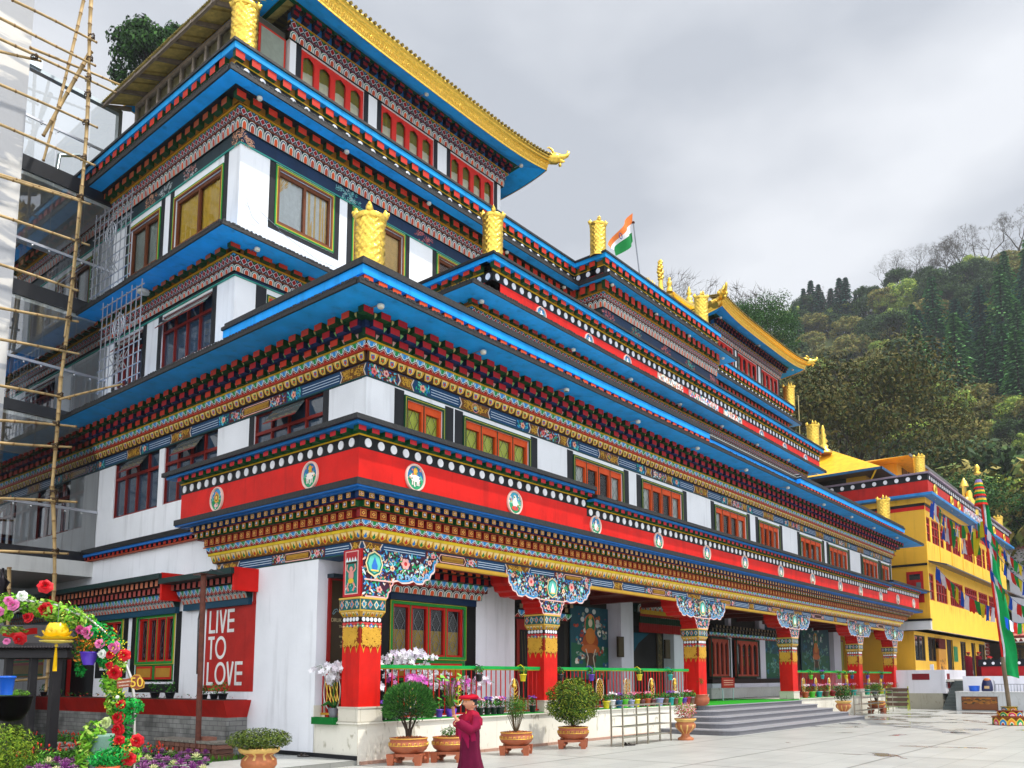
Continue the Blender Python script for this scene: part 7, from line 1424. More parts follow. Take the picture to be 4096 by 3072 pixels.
# large trees close behind the monastery
BIG = broadleaf(31, 17, 9.5, OL2, 3.2, leaf=.115, blobs=60); a = dep('P', 3330, 1900, 82); put(BIG, (a[0], a[1], 4), 0, 1.62, 'huge spreading brown green tree behind the right end of the monastery', 'large trees behind the monastery', rz=0, zs=1.12)
a = dep('P', 3570, 1900, 84); put(BIG, (a[0], a[1], 3), 0, 1.15, 'broad brown green tree right of the huge one, above the yellow building', 'large trees behind the monastery', rz=2.2, zs=.95)
BG2 = broadleaf(32, 16, 7, [c('2c4a22'), c('3c5c2a'), c('24401f')], 3.0, leaf=.12, blobs=34); a = dep('P', 3035, 1700, 78); put(BG2, (a[0], a[1], 24.5), 0, .72, 'dense dark green tree rising behind the gilded right-hand roof', 'large trees behind the monastery', rz=1, zs=1.15)
a = dep('P', 3700, 1900, 80); put(BG2, (a[0], a[1], 3), 0, 1.25, 'dark glossy evergreen directly above the yellow rooftop house', 'large trees behind the monastery', rz=3, zs=.9)
a = dep('P', 3900, 1900, 86); put(BRO[1], (a[0], a[1], 3), 0, 2.3, 'grey green loose tree beyond the flagpole top', 'large trees behind the monastery', rz=3)
a = dep('P', 4060, 1900, 80); put(BRO[0], (a[0], a[1], 2), 0, 2.3, 'olive tree at the right edge behind the white house', 'large trees behind the monastery', rz=1)
a = dep('P', 3800, 1900, 95); put(BRO[2], (a[0], a[1], 7), 0, 2.1, 'dark bushy tree between flagpole and yellow roof', 'large trees behind the monastery', rz=1)
for px, d, s, l_ in ((2720, 95, 1.75, 'tall leafless tree behind the gilded spires of the roof'), (2850, 98, 1.8, 'leafless tree right of the gilded spires behind the roof'), (2950, 92, 1.4, 'leafless tree just above the rising gilded roof'), (2640, 99, 1.5, 'leafless tree left behind the gilded spires')): a = dep('P', px, 1500, d); put(BARE[px % 2], (a[0], a[1], 26), 0, s * .78, l_, 'bare trees behind the roof', rz=px)
a = dep('P', 690, 1200, 52); LT = broadleaf(41, 14, 3.2, [c('223c18'), c('31521f'), c('18300f')], 4.5, leaf=.26, name='evergreen_tree', blobs=40); put(LT, (a[0], a[1], 34.0), 0, .52, 'dark green tree standing above the tin roof at upper left', None, rz=1, zs=1.45)
h_ = CP[2] + (PY - 30 - 0) / FL * 52
# ------------------------------------------------------------------ planted pots on the court
TC = c('a85a38'); rv = random.Random(71)
def bowl_pot(name, x, y, s, label, kind, rz=0.5, group='terracotta bowl pots on stands along the plinth'):
    root = empty(name, (x, y, 0), rz, label, 'potted plant', group); root.scale = (s, s, s)
    m = MB()      # stand: square plate with four scrolled legs
    m.box(-.26, .26, -.26, .26, .15, .20, TC, TERRA)
    for sx in (-1, 1):
        for sy in (-1, 1):
            x_, y_ = sx * .25, sy * .25; m.hexa([(x_ - .05, y_ - .05, 0), (x_ + .05, y_ - .05, 0), (x_ + .05, y_ + .05, 0), (x_ - .05, y_ + .05, 0), (x_ - .07, y_ - .07, .2), (x_ + .07, y_ - .07, .2), (x_ + .07, y_ + .07, .2), (x_ - .07, y_ + .07, .2)], TC, TERRA)
            m.ball((x_ - sx * .07, y_, .09), .04, TC, TERRA, n=8, k=5); m.ball((x_, y_ - sy * .07, .09), .04, TC, TERRA, n=8, k=5)
    m.build('stand', root)
    m = MB(); m.lathe([(.12, .17), (.22, .19), (.32, .26), (.36, .34), (.355, .37), (.345, .375), (.33, .44), (.345, .46), (.345, .475), (.30, .475), (.29, .44), (.0, .44)], n=40, m=TERRA, cap=False, col=lambda i, j: c('d8a838') if i == 8 - 1 else TC)
    for i in range(44):
        a = 2 * PI * i / 44; f = lambda da, z: (.358 * math.cos(a + da), .358 * math.sin(a + da), z)
        w_ = .045; zz = [(0, .335), (0, .362), (w_, .362), (w_, .345), (w_ * 2, .345), (w_ * 2, .365)]
        if i % 2 == 0: m.tube([((.352 + .004) * math.cos(a + d * 1.5), (.352 + .004) * math.sin(a + d * 1.5), z + .028 * (1 if q % 2 else 0) * 0 + .01 + (z - .345) * 1.1) for q, (d, z) in enumerate(zz)], .006, c('e8c050'), GOLD, n=4)
    m.lathe([(.361, .335), (.366, .34), (.361, .345)], n=40, m=GOLD, cap=False, col=(1, 1, 1)); m.build('bowl', root)
    m = MB(); m.ball((0, 0, .44), .29, c('8a4a24'), SOIL, q=(1, 1, .16)); leafcloud(m, (0, 0, .47), (.27, .27, .04), 260, .022, [c('b8622c'), c('8a4420'), c('c87a3a')], rv, 1, 0); m.build('bark_mulch', root)
    t = MB(); tips = []; f = MB()
    if kind == 'dome':       # clipped dome of fine upright leaves
        for i in range(7): a = i * .9; t.tube([(.02 * math.cos(a), .02 * math.sin(a), .44), (.05 * math.cos(a), .05 * math.sin(a), .62), (.2 * math.cos(a), .2 * math.sin(a), .92)], [.028, .02, .008], c('3a2c20'), BARK, n=6)
        G1 = [c('3a7030'), c('52883a'), c('2c5c26')]
        for _ in range(6500):
            a, e = rv.uniform(0, 6.28), math.asin(rv.uniform(-.55, 1)); rr = rv.uniform(.86, 1.0) * (1 + .05 * math.sin(3 * a + 1) + .04 * math.sin(5 * e + 2 * a)); p = Vector((.46 * rr * math.cos(a) * math.cos(e), .46 * rr * math.sin(a) * math.cos(e), 1.05 + .40 * rr * math.sin(e)))
            o = (p - Vector((0, 0, .9))).normalized() + Vector((rv.uniform(-.3, .3), rv.uniform(-.3, .3), rv.uniform(-.1, .5))); o.normalize(); s_ = o.cross(Vector((rv.uniform(-1, 1), rv.uniform(-1, 1), .2))).normalized() * .007; f.face([p - s_ * 1.3, p + s_ * 1.3, p + o * .06], jit(rv.choice(G1), .35, rv), LEAF)
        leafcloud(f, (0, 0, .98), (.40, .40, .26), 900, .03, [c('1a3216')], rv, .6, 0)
    elif kind == 'ball':     # loose round shrub
        for i in range(5): limb(t, (0, 0, .42), (math.cos(i * 1.26) * .5, math.sin(i * 1.26) * .5, 1), .26, .025, 2, rv, tips, c('3a2c20'), .6, .2)
        G1 = [c('4c6a1e'), c('6c8428'), c('34521c'), c('8a9430')]
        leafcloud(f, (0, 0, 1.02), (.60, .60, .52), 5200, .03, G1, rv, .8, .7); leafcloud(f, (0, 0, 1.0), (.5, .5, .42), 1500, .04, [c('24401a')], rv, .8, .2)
        for _ in range(70): a, e = rv.uniform(0, 6.28), rv.uniform(-.6, 1.4); g9 = rv.uniform(.9, 1.16); p = (.60 * g9 * math.cos(a) * math.cos(e), .60 * math.sin(a) * math.cos(e), 1.02 + .52 * math.sin(e)); leafcloud(f, p, (.08, .08, .07), 45, .026, G1, rv, .8, 0)
    elif kind == 'fan':      # slim stems fanning out under a small crown
        for i in range(22): a = rv.uniform(0, 6.28); r = rv.uniform(.1, .25); t.tube([(.02 * math.cos(a), .02 * math.sin(a), .44), (r * .5 * math.cos(a), r * .5 * math.sin(a), .66), (r * math.cos(a), r * math.sin(a), .95)], [.009, .007, .003], c('5a4a2c'), BARK, n=4)
        leafcloud(f, (0, 0, 1.02), (.27, .27, .24), 2300, .024, [c('3a6a24'), c('5c8a2c'), c('2c521c')], rv, .45, .3); leafcloud(f, (0, 0, .82), (.2, .2, .16), 400, .02, [c('4a5a24')], rv, .3, .3)
    elif kind == 'small': leafcloud(f, (0, 0, .55), (.2, .2, .12), 260, .03, [c('4a7a2a'), c('2f5a20')], rv, .6, 0); t.tube([(0, 0, .44), (.05, .02, .7)], .008, c('4a3a24'), BARK)
    if t.v: t.build('stems', root)
    f.build('foliage', root); return root
bowl_pot('bowl_planter', .66, -.62, 1.0, 'terracotta bowl on a stand with a large clipped dome shrub before the corner pillar', 'dome', .55)
q = oZ('P', 1800, 3045, 0); bowl_pot('bowl_planter', q[0], q[1], .96, 'terracotta bowl on a stand with tiny seedlings half hidden behind the child', 'small', .55)
q = oZ('P', 2065, 3018, 0); bowl_pot('bowl_planter', q[0], q[1], .95, 'terracotta bowl on a stand with slim fanning stems and a small green crown', 'fan', .55)
q = oZ('P', 2293, 2992, 0); bowl_pot('bowl_planter', q[0], q[1], .98, 'terracotta bowl on a stand with a big loose round yellow green shrub', 'ball', .55)
q = oZ('P', 3508, 2850, 0); bowl_pot('bowl_planter', q[0], q[1], 1.05, 'terracotta bowl on a stand with a dark green ball shrub beside the far bench', 'fan', .5)
def urn(x, y, z, s, label, fl, foot=True, squat=False):
    root = empty('urn_planter', (x, y, z), 0, label, 'potted plant', 'gold ribbed urns'); root.scale = (s, s, s); m = MB()
    if squat: prof = [(.12, 0), (.20, .03), (.26, .12), (.25, .2), (.19, .26), (.27, .30), (.30, .34), (.29, .37), (.25, .36), (.24, .32), (0, .32)]
    else: prof = [(.20, 0), (.21, .05), (.12, .10), (.10, .17), (.16, .22), (.26, .32), (.27, .40), (.22, .47), (.28, .52), (.29, .56), (.25, .56), (.23, .52), (0, .52)]
    m.lathe(prof, n=40, m=TERRA, cap=False, col=lambda i, j: c('d8b060') if i in (len(prof) - 5, len(prof) - 6) else (c('d8b060') if (j % 4 == 0 and 2 < i < 6) else c('b0683c'))); m.build('urn', root)
    zt = prof[-1][1]; f = MB(); leafcloud(f, (0, 0, zt + fl[1]), (fl[0], fl[0], fl[1]), fl[2], fl[3], fl[4], rv, .7, fl[5] if len(fl) > 5 else .2); f.build('foliage', root); return root
q = oZ('P', 1034, 3092, .085); urn(q[0], q[1], .085, 1.05, 'gold ribbed urn with a wide flat dark shrub at the lower centre left', (.48, .17, 3600, .026, [c('33451c'), c('4a5c24'), c('6a7830')], .3), squat=True)
q = oZ('P', 2743, 2960, 0); urn(q[0], q[1], 0, .95, 'tall gold ribbed urn with red tinged leaves left of the granite steps', (.32, .24, 900, .03, [c('6a7a30'), c('c84a5a'), c('8a9440'), c('d87a80')]))
q = oZ('P', 3376, 2866, 0); urn(q[0], q[1], 0, 1.1, 'gold ribbed urn with a sparse dark bush right of the granite steps', (.34, .30, 500, .05, [c('2c4a20'), c('44602a')]))
q = oY('M', 1632, 1150, -.05); m = empty('urn_planter', (q[0], .05, .70), 0, 'round brown pot with a tiny bonsai at the top left of the steps', 'potted plant', 'gold ribbed urns'); b = MB(); b.lathe([(.2, 0), (.28, .08), (.3, .2), (.25, .3), (.28, .33), (.24, .33), (0, .3)], n=24, m=TERRA, cap=False, col=TC); b.build('pot', m); b = MB(); b.tube([(0, 0, .3), (-.05, 0, .5), (.02, 0, .7)], .02, c('3a2c20'), BARK); leafcloud(b, (0, 0, .74), (.14, .14, .12), 160, .03, [c('4a6a2a')], rv, .6, 0); b.build('bonsai', m)
# ---- small flower pots
def flower_pot(x, y, z, pc, fc, h=.19, r=.095, fh=.2, kind='mum', label='', group='flower pots along the plinth', name='flower_pot'):
    root = empty(name, (x, y, z), 0, label, 'flower pot', group); m = MB()
    m.lathe([(r * .68, 0), (r * .95, h * .85), (r * 1.08, h * .86), (r * 1.08, h), (r * .9, h), (r * .85, h * .8), (0, h * .8)], n=14, m=PLASTIC, cap=False, col=pc); m.build('pot', root)
    f = MB(); leafcloud(f, (0, 0, h + fh * .45), (r * 1.35, r * 1.35, fh * .5), 60, .035, [c('3c7a2a'), c('55963a'), c('2c5a20')], rv, .8, 0); f.build('foliage', root)
    if fc:
        f = MB()
        for _ in range(24): a, q_ = rv.uniform(0, 6.28), rv.random() ** .5; p = (r * 1.3 * q_ * math.cos(a), r * 1.3 * q_ * math.sin(a), h + fh * (.8 + .25 * rv.random()) - .03 * q_); f.ball(p, rv.uniform(.016, .03), jit(rv.choice(fc), .12, rv), PETAL, n=6, k=4, q=(1, 1, .6))
        f.build('blossoms', root)
    return root
CN = dict(yellow=c('e0d020'), white=c('dcdce0'), blue=c('2a5a8a'), green=c('5ac82a'), lavender=c('a0a8d0'), maroon=c('6a3038'), terracotta=c('b8542c'), brown=c('7a5a48'), teal=c('1fa8a0'), purple=c('5a34b0'), red=c('b01c3a'), black=c('1c1e24'), grey=c('6a6a70'))
FN = {'purple': [c('7a3a9a'), c('9a5ab0')], 'pink': [c('e0709a'), c('f0a8b8')], 'white': [c('f0ecec'), c('e8d8e0')], 'dark pink': [c('c84a6a'), c('d87a90')], 'violet': [c('5a2c9a'), c('7a4ab8')], 'no': None}
FP_ = [(855, 'yellow', 'no'), (900, 'white', 'white'), (957, 'blue', 'purple'), (1005, 'green', 'no'), (1055, 'lavender', 'pink'), (1100, 'yellow', 'dark pink'), (1141, 'maroon', 'no'), (1186, 'terracotta', 'pink'), (1230, 'maroon', 'no'), (1282, 'lavender', 'no'), (1332, 'brown', 'no'), (1376, 'teal', 'purple'), (1411, 'brown', 'white'), (1446, 'green', 'no'), (1480, 'purple', 'no'), (1512, 'red', 'pink'), (1543, 'brown', 'no'), (1578, 'grey', 'no')]
for i, (x_, p_, f_) in enumerate(FP_): q = oY('M', x_, 1140, .03); flower_pot(min(q[0], 12.5), .03, .765, CN[p_], FN[f_], h=.19 + .02 * (i % 2), r=.10 if i != 9 else .13, label='%s pot with %s flowers, %s in the row above the steel rack' % (p_, f_, ORD[i]))
for i, (k_, x_, p_, f_) in enumerate((('L', 975, 'black', 'violet'), ('L', 1030, 'black', 'white'), ('L', 1070, 'grey', 'no'), ('L', 1697, 'black', 'pink'), ('L', 1750, 'black', 'violet'), ('L', 1797, 'black', 'white'), ('L', 1838, 'black', 'pink'), ('M', 10, 'black', 'violet'), ('M', 262, 'black', 'purple'), ('L', 1395, 'purple', 'no'))): q = oY(k_, x_, 1290, .06); flower_pot(q[0], .06, .765, CN[p_], FN[f_], h=.16, r=.08, fh=.22, label='%s plastic pot with %s flowers, %s along the plinth of the first bay' % (p_, f_, ORD[i]))
for i in range(15): q = oY('N', 445 + i * 28, 1020, .05); p_, f_ = ['terracotta', 'brown', 'green', 'red', 'teal'][i % 5], ['white', 'pink', 'violet', 'no', 'pink'][i % 5]; flower_pot(q[0], .05 + .12 * (i % 2), .765, CN[p_], FN[f_], h=.22, r=.14, fh=.3, label='%s pot with %s flowers, %s along the rail right of the steps' % (p_, f_, ORD[i]), group='flower pots right of the steps')
for i in range(9): q = oY('N', 945 + i * 29, 1010, .05); p_, f_ = ['teal', 'green', 'lavender', 'terracotta', 'yellow'][i % 5], ['violet', 'no', 'white', 'pink', 'no'][i % 5]; flower_pot(q[0], .05 + .12 * (i % 2), .765, CN[p_], FN[f_], h=.22, r=.14, fh=.3, label='%s pot with %s flowers, %s in the farthest railing bay' % (p_, f_, ORD[i]), group='flower pots right of the steps')
for i, (k_, x_, p_, f_) in enumerate((('L', 1690, 'black', 'no'), ('M', 185, 'yellow', 'no'), ('M', 485, 'black', 'no'), ('M', 735, 'purple', 'no'), ('M', 1122, 'yellow', 'no'), ('M', 1370, 'teal', 'no'), ('N', 492, 'green', 'no'), ('N', 585, 'teal', 'violet'), ('N', 718, 'green', 'no'), ('N', 775, 'yellow', 'no'), ('N', 823, 'blue', 'white'), ('N', 948, 'purple', 'no'), ('N', 1062, 'blue', 'no'))):
    q = oY(k_, x_, 870, .02); o = flower_pot(q[0], .02, 1.47, CN[p_], FN[f_], h=.16, r=.08, fh=.2, label='%s pot hooked on the green rail, %s hanging pot from the left' % (p_, ORD[i]), group='pots hooked on the rails', name='hanging_pot'); m = MB(); m.tube([(0, -.02, .1), (0, -.03, .3), (0, .07, .37), (0, .17, .33)], .012, CN[p_], PLASTIC, n=5); m.build('hook', o)
def orchid(x, y, z, h, cols, label, n_=5):
    root = empty('orchid_plant', (x, y, z), 0, label, 'orchid', 'potted orchids inside the porch'); m = MB(); m.lathe([(.08, 0), (.12, .2), (.1, .2), (0, .16)], n=14, m=PLASTIC, cap=False, col=CN['grey']); m.build('pot', root); st = MB(); fl = MB()
    for i in range(6): a = i * 1.05; st.tube([(0, 0, .18), (.12 * math.cos(a), .12 * math.sin(a), .3), (.26 * math.cos(a), .26 * math.sin(a), .24)], [.02, .035, .006], c('2f6a2c'), LEAF, n=4)
    for i in range(n_):
        a = rv.uniform(0, 6.28); b = rv.uniform(.1, .3); P = [(0, 0, .2), (b * .3 * math.cos(a), b * .3 * math.sin(a), h * .6), (b * math.cos(a), b * math.sin(a), h * .95), (b * 1.8 * math.cos(a), b * 1.8 * math.sin(a), h * .85)]; st.tube(P, .006, c('4a6a2c'), LEAF, n=4)
        for k in range(11):
            t = rv.uniform(.35, 1) * 2.99; j = int(t); s = t - j; p = Vector(P[j]).lerp(Vector(P[min(3, j + 1)]), s) + Vector((rv.uniform(-.06, .06), rv.uniform(-.06, .06), rv.uniform(-.05, .05))); col = jit(rv.choice(cols), .08, rv); N_ = Vector((rv.uniform(-.9, .2), rv.uniform(-1, -.3), rv.uniform(-.2, .5))).normalized(); A = N_.orthogonal().normalized(); B_ = N_.cross(A)
            for e in range(5): g_ = e * 1.257; d = A * math.cos(g_) + B_ * math.sin(g_); g2 = A * math.cos(g_ + .6) + B_ * math.sin(g_ + .6); g3 = A * math.cos(g_ - .6) + B_ * math.sin(g_ - .6); fl.face([p, p + g3 * .035, p + d * .058 + N_ * .01, p + g2 * .035], col, PETAL)
    st.build('stems', root); fl.build('blossoms', root)
WO = [c('e8e6ea'), c('d8d4dc')]; PO = [c('c04aa8'), c('d080c0')]
for i, (x, y, z, h, cl, lb) in enumerate(((.12, .85, .8, 1.05, WO, 'white orchid behind the side rail left of the corner pillar'), (.75, .6, .75, 1.15, WO, 'white orchid just right of the corner pillar inside the rail'), (1.25, .6, .78, 1.3, WO, 'tall white orchid under the left half of the porch window'), (1.7, .55, .78, 1.4, [c('e4e0ea'), c('dccfe4')], 'tallest pale orchid in the middle of the first bay'), (2.1, .7, .78, 1.35, WO, 'white orchid left of the hanging pot, under the window'), (1.35, .3, .77, .85, PO, 'low magenta orchid near the rail under the window'), (2.75, .4, .77, .75, PO, 'pink orchid behind the rail centre of the first bay'), (2.5, .6, .77, .95, WO, 'white orchid showing through the balusters in mid bay'), (3.3, .35, .77, .8, [c('c8a8c8'), c('e8e0e8')], 'pale lilac orchid drooping beside the white wall'), (.7, .35, .77, .7, WO, 'short white orchid close behind the first balusters'))): orchid(x, y, z, h, cl, lb, 7)
root = empty('leafy_plant', (2.0, -.0, .765)); tag(root, 'broad leaved glossy green plant standing behind the child', 'potted plant'); q = oY('L', 1490, 1300, .05); root.location = (q[0], .08, .765); m = MB(); m.lathe([(.09, 0), (.12, .16), (.1, .16), (0, .13)], n=14, m=PLASTIC, cap=False, col=CN['purple']); m.build('pot', root); m = MB()
for i in range(22):
    a = rv.uniform(0, 6.28); h = rv.uniform(.2, .75); r = rv.uniform(.08, .38); b = Vector((r * math.cos(a), r * math.sin(a) * .5, .12 + h)); m.tube([(0, 0, .14), tuple(b)], .006, c('5a7a30'), LEAF, n=4); d = Vector((math.cos(a), math.sin(a) * .6, rv.uniform(-.5, .7))).normalized() * .13; s_ = d.cross(Vector((0, -.6, 1))).normalized() * .065; col = jit(rv.choice([c('4f9a34'), c('7ab84a'), c('2f6a26')]), .2, rv); m.face([b, b + d * .4 + s_, b + d, b + d * .4 - s_], col, LEAF)
m.build('leaves', root)
# ---- racks, bench, sign, sandals
def rack(x0, y0, x1, y1, h, label, dp_=.3):
    root = empty('steel_rack', (x0, y0, 0), math.atan2(y1 - y0, x1 - x0), label, 'rack', 'steel racks by the plinth'); L_ = math.hypot(x1 - x0, y1 - y0); S_ = c('b8b4a4')
    for i in range(3):
        for d in (0, dp_): m = MB(); m.box(L_ * i / 2 - .015, L_ * i / 2 + .015, d - .015, d + .015, 0, h, S_, METAL); m.build('post', root)
    for k in range(4): m = MB(); z = h * (.22 + .78 * k / 3); [m.box(0, L_, d - .01, d + .01, z - .02, z, S_, METAL) for d in (0, dp_)]; m.box(0, L_, .01, dp_ - .01, z - .008, z - .004, c('c8ccc8'), METAL) if k < 3 else m.box(0, L_, .01, dp_ - .01, z - .012, z - .008, (1, 1, 1), GLASS); m.build('shelf', root)
rack(6.05, -1.72, 8.35, -1.62, .92, 'long steel shelf rack standing in front of the plinth left of the urn'); rack(24.3, -1.2, 29.6, -.9, .95, 'steel shelf rack behind the far bowl planter right of the steps')
def sandals(x, y, z, rz, label):
    root = empty('sandals', (x, y, z), rz, label, 'sandals')
    for s in (-.07, .07): m = MB(); m.grid([[(s + .042 * (1 - .2 * abs(i - 3) / 3) * math.cos(t), -.12 + .04 * i, .018 + .018 * math.sin(t)) for t in [2 * PI * j / 10 for j in range(10)]] for i in range(7)], c('2c2420'), PLASTIC, True, wv=True); m.tube([(s - .04, .03, .02), (s, .05, .06), (s + .04, .03, .02)], .016, c('3a3028'), CLOTH, n=5); m.build('sandal', root)
q = oZ('L', 410, 1575, .085); sandals(q[0], q[1], .085, .4, 'dark pair of sandals on the paved step beside the white wall'); sandals(6.5, -1.58, 0, 1.2, 'dark sandals left under the steel rack')
root = empty('notice_sign', (18.0, 1.5, .725)); tag(root, 'small red notice board on pale tubular legs inside the porch above the steps', 'sign'); m = MB(); m.box(-.5, .5, 0, .04, .45, .82, c('a82418'), PAINT)
for z in (.72, .64, .56): m.box(-.38, .38, -.006, 0, z - .012, z + .012, c('e0b0a0'), PAINT)
m.build('board', root); m = MB()
for s in (-.42, .42): m.tube([(s, .03, 0), (s, .03, .8)], .018, c('a8c8c8'), METAL, n=6); m.tube([(s, -.2, .01), (s, .25, .01)], .016, c('a8c8c8'), METAL, n=6)
m.build('legs', root)
root = empty('bench', (31.0, -.9, 0), .1); tag(root, 'brown slatted bench with pale green metal frame at the far end of the plinth', 'bench'); m = MB(); S0 = oX('N', 1100, 1100, 31.); S1 = oX('N', 1280, 1100, 31.)
root.location = (31., S1[1], 0); LN_ = abs(S0[1] - S1[1])
for k in range(4): m = MB(); m.box(.06 * k, .06 * k + .05, 0, LN_, .2 + .22 * k, .36 + .22 * k, c('5a4030'), WOOD); m.build('slat', root)
m = MB()
for y in (0.03, LN_ - .03): m.tube([(0, y, 0), (0, y, .2), (.25, y, 1.1)], .025, c('b8c03a'), METAL); m.tube([(.5, y, 0), (.25, y, 1.1)], .025, c('b8c03a'), METAL)
for k in range(4): m.tube([(.03 + .06 * k, 0, .17 + .22 * k), (.03 + .06 * k, LN_, .17 + .22 * k)], .018, c('a8c88a'), METAL)
m.build('frame', root)
# ------------------------------------------------------------------ the left garden
m = MB(); PLN = empty('planter_wall', (0, 0, 0), 0, 'long grey stone block planter with a flared red rim along the left flank', 'planter'); m.box(-.45, -.0, 3.55, 16, .0, .77, c('555555'), BLOCK); m.build('stone_base', PLN); m = MB(); m.hexa([(-.45, 3.55, .77), (-.0, 3.55, .77), (-.0, 16, .77), (-.45, 16, .77), (-.62, 3.42, 1.12), (-.0, 3.42, 1.12), (-.0, 16, 1.12), (-.62, 16, 1.12)], c('b3221a'), PAINT); m.build('red_rim', PLN)
m = MB(); m.box(-.55, -.05, 3.5, 16, 1.12, 1.13, c('3a2c20'), SOIL); leafcloud(m, (-.3, 9, 1.17), (.2, 5.5, .08), 260, .04, [c('3f7a2a'), c('2c5a1e'), c('c84a3a')], rv, .7, 0); m.build('soil', PLN)
for i, (x_, y_, s) in enumerate(((1245, 1000, 1.1), (1365, 1000, 1.1), (1640, 1010, .8), (1720, 1010, .9), (1790, 1015, 1.), (350, 1010, .9), (470, 1010, .6))): q = oX('K', x_, 1050, -.35); o = flower_pot(q[0], q[1], 1.13, CN['black'], None, h=.13 * s, r=.10 * s, fh=.26 * s, label='black bag with leafy seedling on the red rim, %s listed from the window' % ORD[i], group='bagged seedlings on the red rim', name='bagged_seedling')
a, b = oX('K', 1638, 58, -.95), oX('K', 1590, 1455, -.95); m = MB(); m.tube([(b[0], b[1], -.05), tuple(b), tuple(a)], .055, c('6a3a2c'), BARK, n=10); m.tube([(a[0], a[1] - .02, a[2] - .4), (a[0] - .07, a[1], a[2] - .9), (a[0] - .05, a[1], a[2] - 2)], .014, c('2a2a2c'), PLASTIC, n=5); m.box(a[0] - .15, a[0] + .2, a[1] - .15, a[1] + .15, a[2], a[2] + .02, c('5a3428'), METAL); m.tube([(a[0], a[1], a[2]), (a[0] + .1, a[1] - .1, a[2] + .12), (a[0] + .25, a[1] - .3, a[2] + .05)], .012, c('2a2a2c'), PLASTIC, n=5); tag(m.build('rusty_pole'), 'rusty brown iron pole standing before the slogan panel', 'pole')
a = oX('K', 1300, 1400, -1.0); m = MB(); y0_ = oX('K', 1815, 1440, -.8)[1]; y1_ = oX('K', 1310, 1440, -.8)[1]
for r_i in range(3):
    for k in range(int((y1_ - y0_) / .2)): m.box(-.98, -.6, y0_ + .2 * k + .01 + .05 * (r_i % 2), y0_ + .2 * k + .19, .02 + .09 * r_i, .10 + .09 * r_i, jit(c('7a5040'), .3, rv), TERRA)
m.box(-1.0, -.58, y0_, y1_, .29, .34, c('8a8478'), SOIL); m.box(-.9, -.7, y0_ + .5, y0_ + .9, .34, .41, c('8a5a48'), TERRA); tag(m.build('brick_stub'), 'low broken brick pier with a stone slab top beside the planter', 'brick pier')
# black burner pavilion
BP = empty('burner_pavilion', (0, 0, 0), 0, 'black timber and metal incense burner pavilion with a tiled curved roof edge at far left', 'incense burner'); BK = c('1c191c'); D = 16.5
for x_, w_ in ((407, 33), (222, 26), (20, 26)):
    q = dep('K', x_, 1450, D); t = dep('K', x_ + 12, 680, D); r = w_ * .49729 / FL * D; m = MB(); m.box(q[0] - r, q[0] + r, q[1] - r, q[1] + r, -.02, t[2], BK, WOOD); m.build('post', BP)
m = MB(); a, b = dep('K', 580, 640, D), dep('K', -900, 640, D); d = (b - a) / np.linalg.norm(b - a); n2 = CM[2] * np.array([1, 1, 0])
H_ = lambda t, z, o: tuple(a + (b - a) * t + np.array([0, 0, z]) + n2 * o)
m.hexa([H_(0, -.02, 0), H_(1, -.02, 0), H_(1, -.02, 1.5), H_(0, -.02, 1.5), H_(.04, .1, .1), H_(.96, .1, .1), H_(.96, .5, .7), H_(.04, .5, .7)], BK, PLASTIC); m.hexa([H_(.04, -.2, .1), H_(.96, -.2, .1), H_(.96, -.2, 1.4), H_(.04, -.2, 1.4), H_(.04, -.02, .1), H_(.96, -.02, .1), H_(.96, -.02, 1.4), H_(.04, -.02, 1.4)], BK, WOOD)
for i in range(60): m.ball(H_(i / 60 + .005, .0, -.01), .035, c('3a3638'), METAL, n=8, k=5)
m.build('roof', BP); q = dep('K', 10, 200, D); m = MB(); m.lathe([(.16, -.4), (.1, -.2), (.14, -.05), (.08, .1), (.14, .22), (.04, .32), (.02, .5)], tuple(q), 14, BK, METAL); m.build('finial', BP)
m = MB(); q = dep('K', 90, 1040, 13.5); m.lathe([(.03, -.40), (.18, -.36), (.27, -.2), (.31, 0), (.33, .02), (.31, .03), (.27, -.02), (0, -.04)], tuple(q), 26, BK, METAL, cap=False); bs = m.build('basin'); BS = empty('hanging_basin', (0, 0, 0), 0, 'large black hanging basin full of green turf at the left edge', 'basin'); bs.parent = BS;  m = MB(); leafcloud(m, (q[0], q[1], q[2] + .05), (.27, .27, .09), 900, .03, [c('4a7a1e'), c('6a9a2c')], rv, .35, 0); m.build('turf', BS)
q = dep('K', 55, 945, 13.); root = empty('bucket', tuple(q), 0, 'bright blue lidded plastic bucket at the left edge', 'bucket'); root.scale = (.45, .45, .45); m = MB(); m.lathe([(.19, -.33), (.24, .25), (.25, .26), (.25, .29)], n=28, m=PLASTIC, col=c('1560d0')); m.build('pail', root); m = MB(); m.lathe([(.27, .27), (.275, .31), (.25, .33), (.0, .335)], n=28, m=PLASTIC, col=c('1560d0')); m.build('lid', root)
q = dep('K', 60, 1500, 12.8); m = MB(); leafcloud(m, (q[0], q[1], .42), (.42, .42, .46), 4200, .03, [c('6a8a24'), c('8aa02c'), c('4a6a1e')], rv, .5, .5); m.tube([(q[0], q[1], 0), (q[0], q[1], .4)], .03, c('3a2c20'), BARK); tag(m.build('golden_thuja'), 'yellow green feathery conifer bush in the bottom left corner', 'shrub')
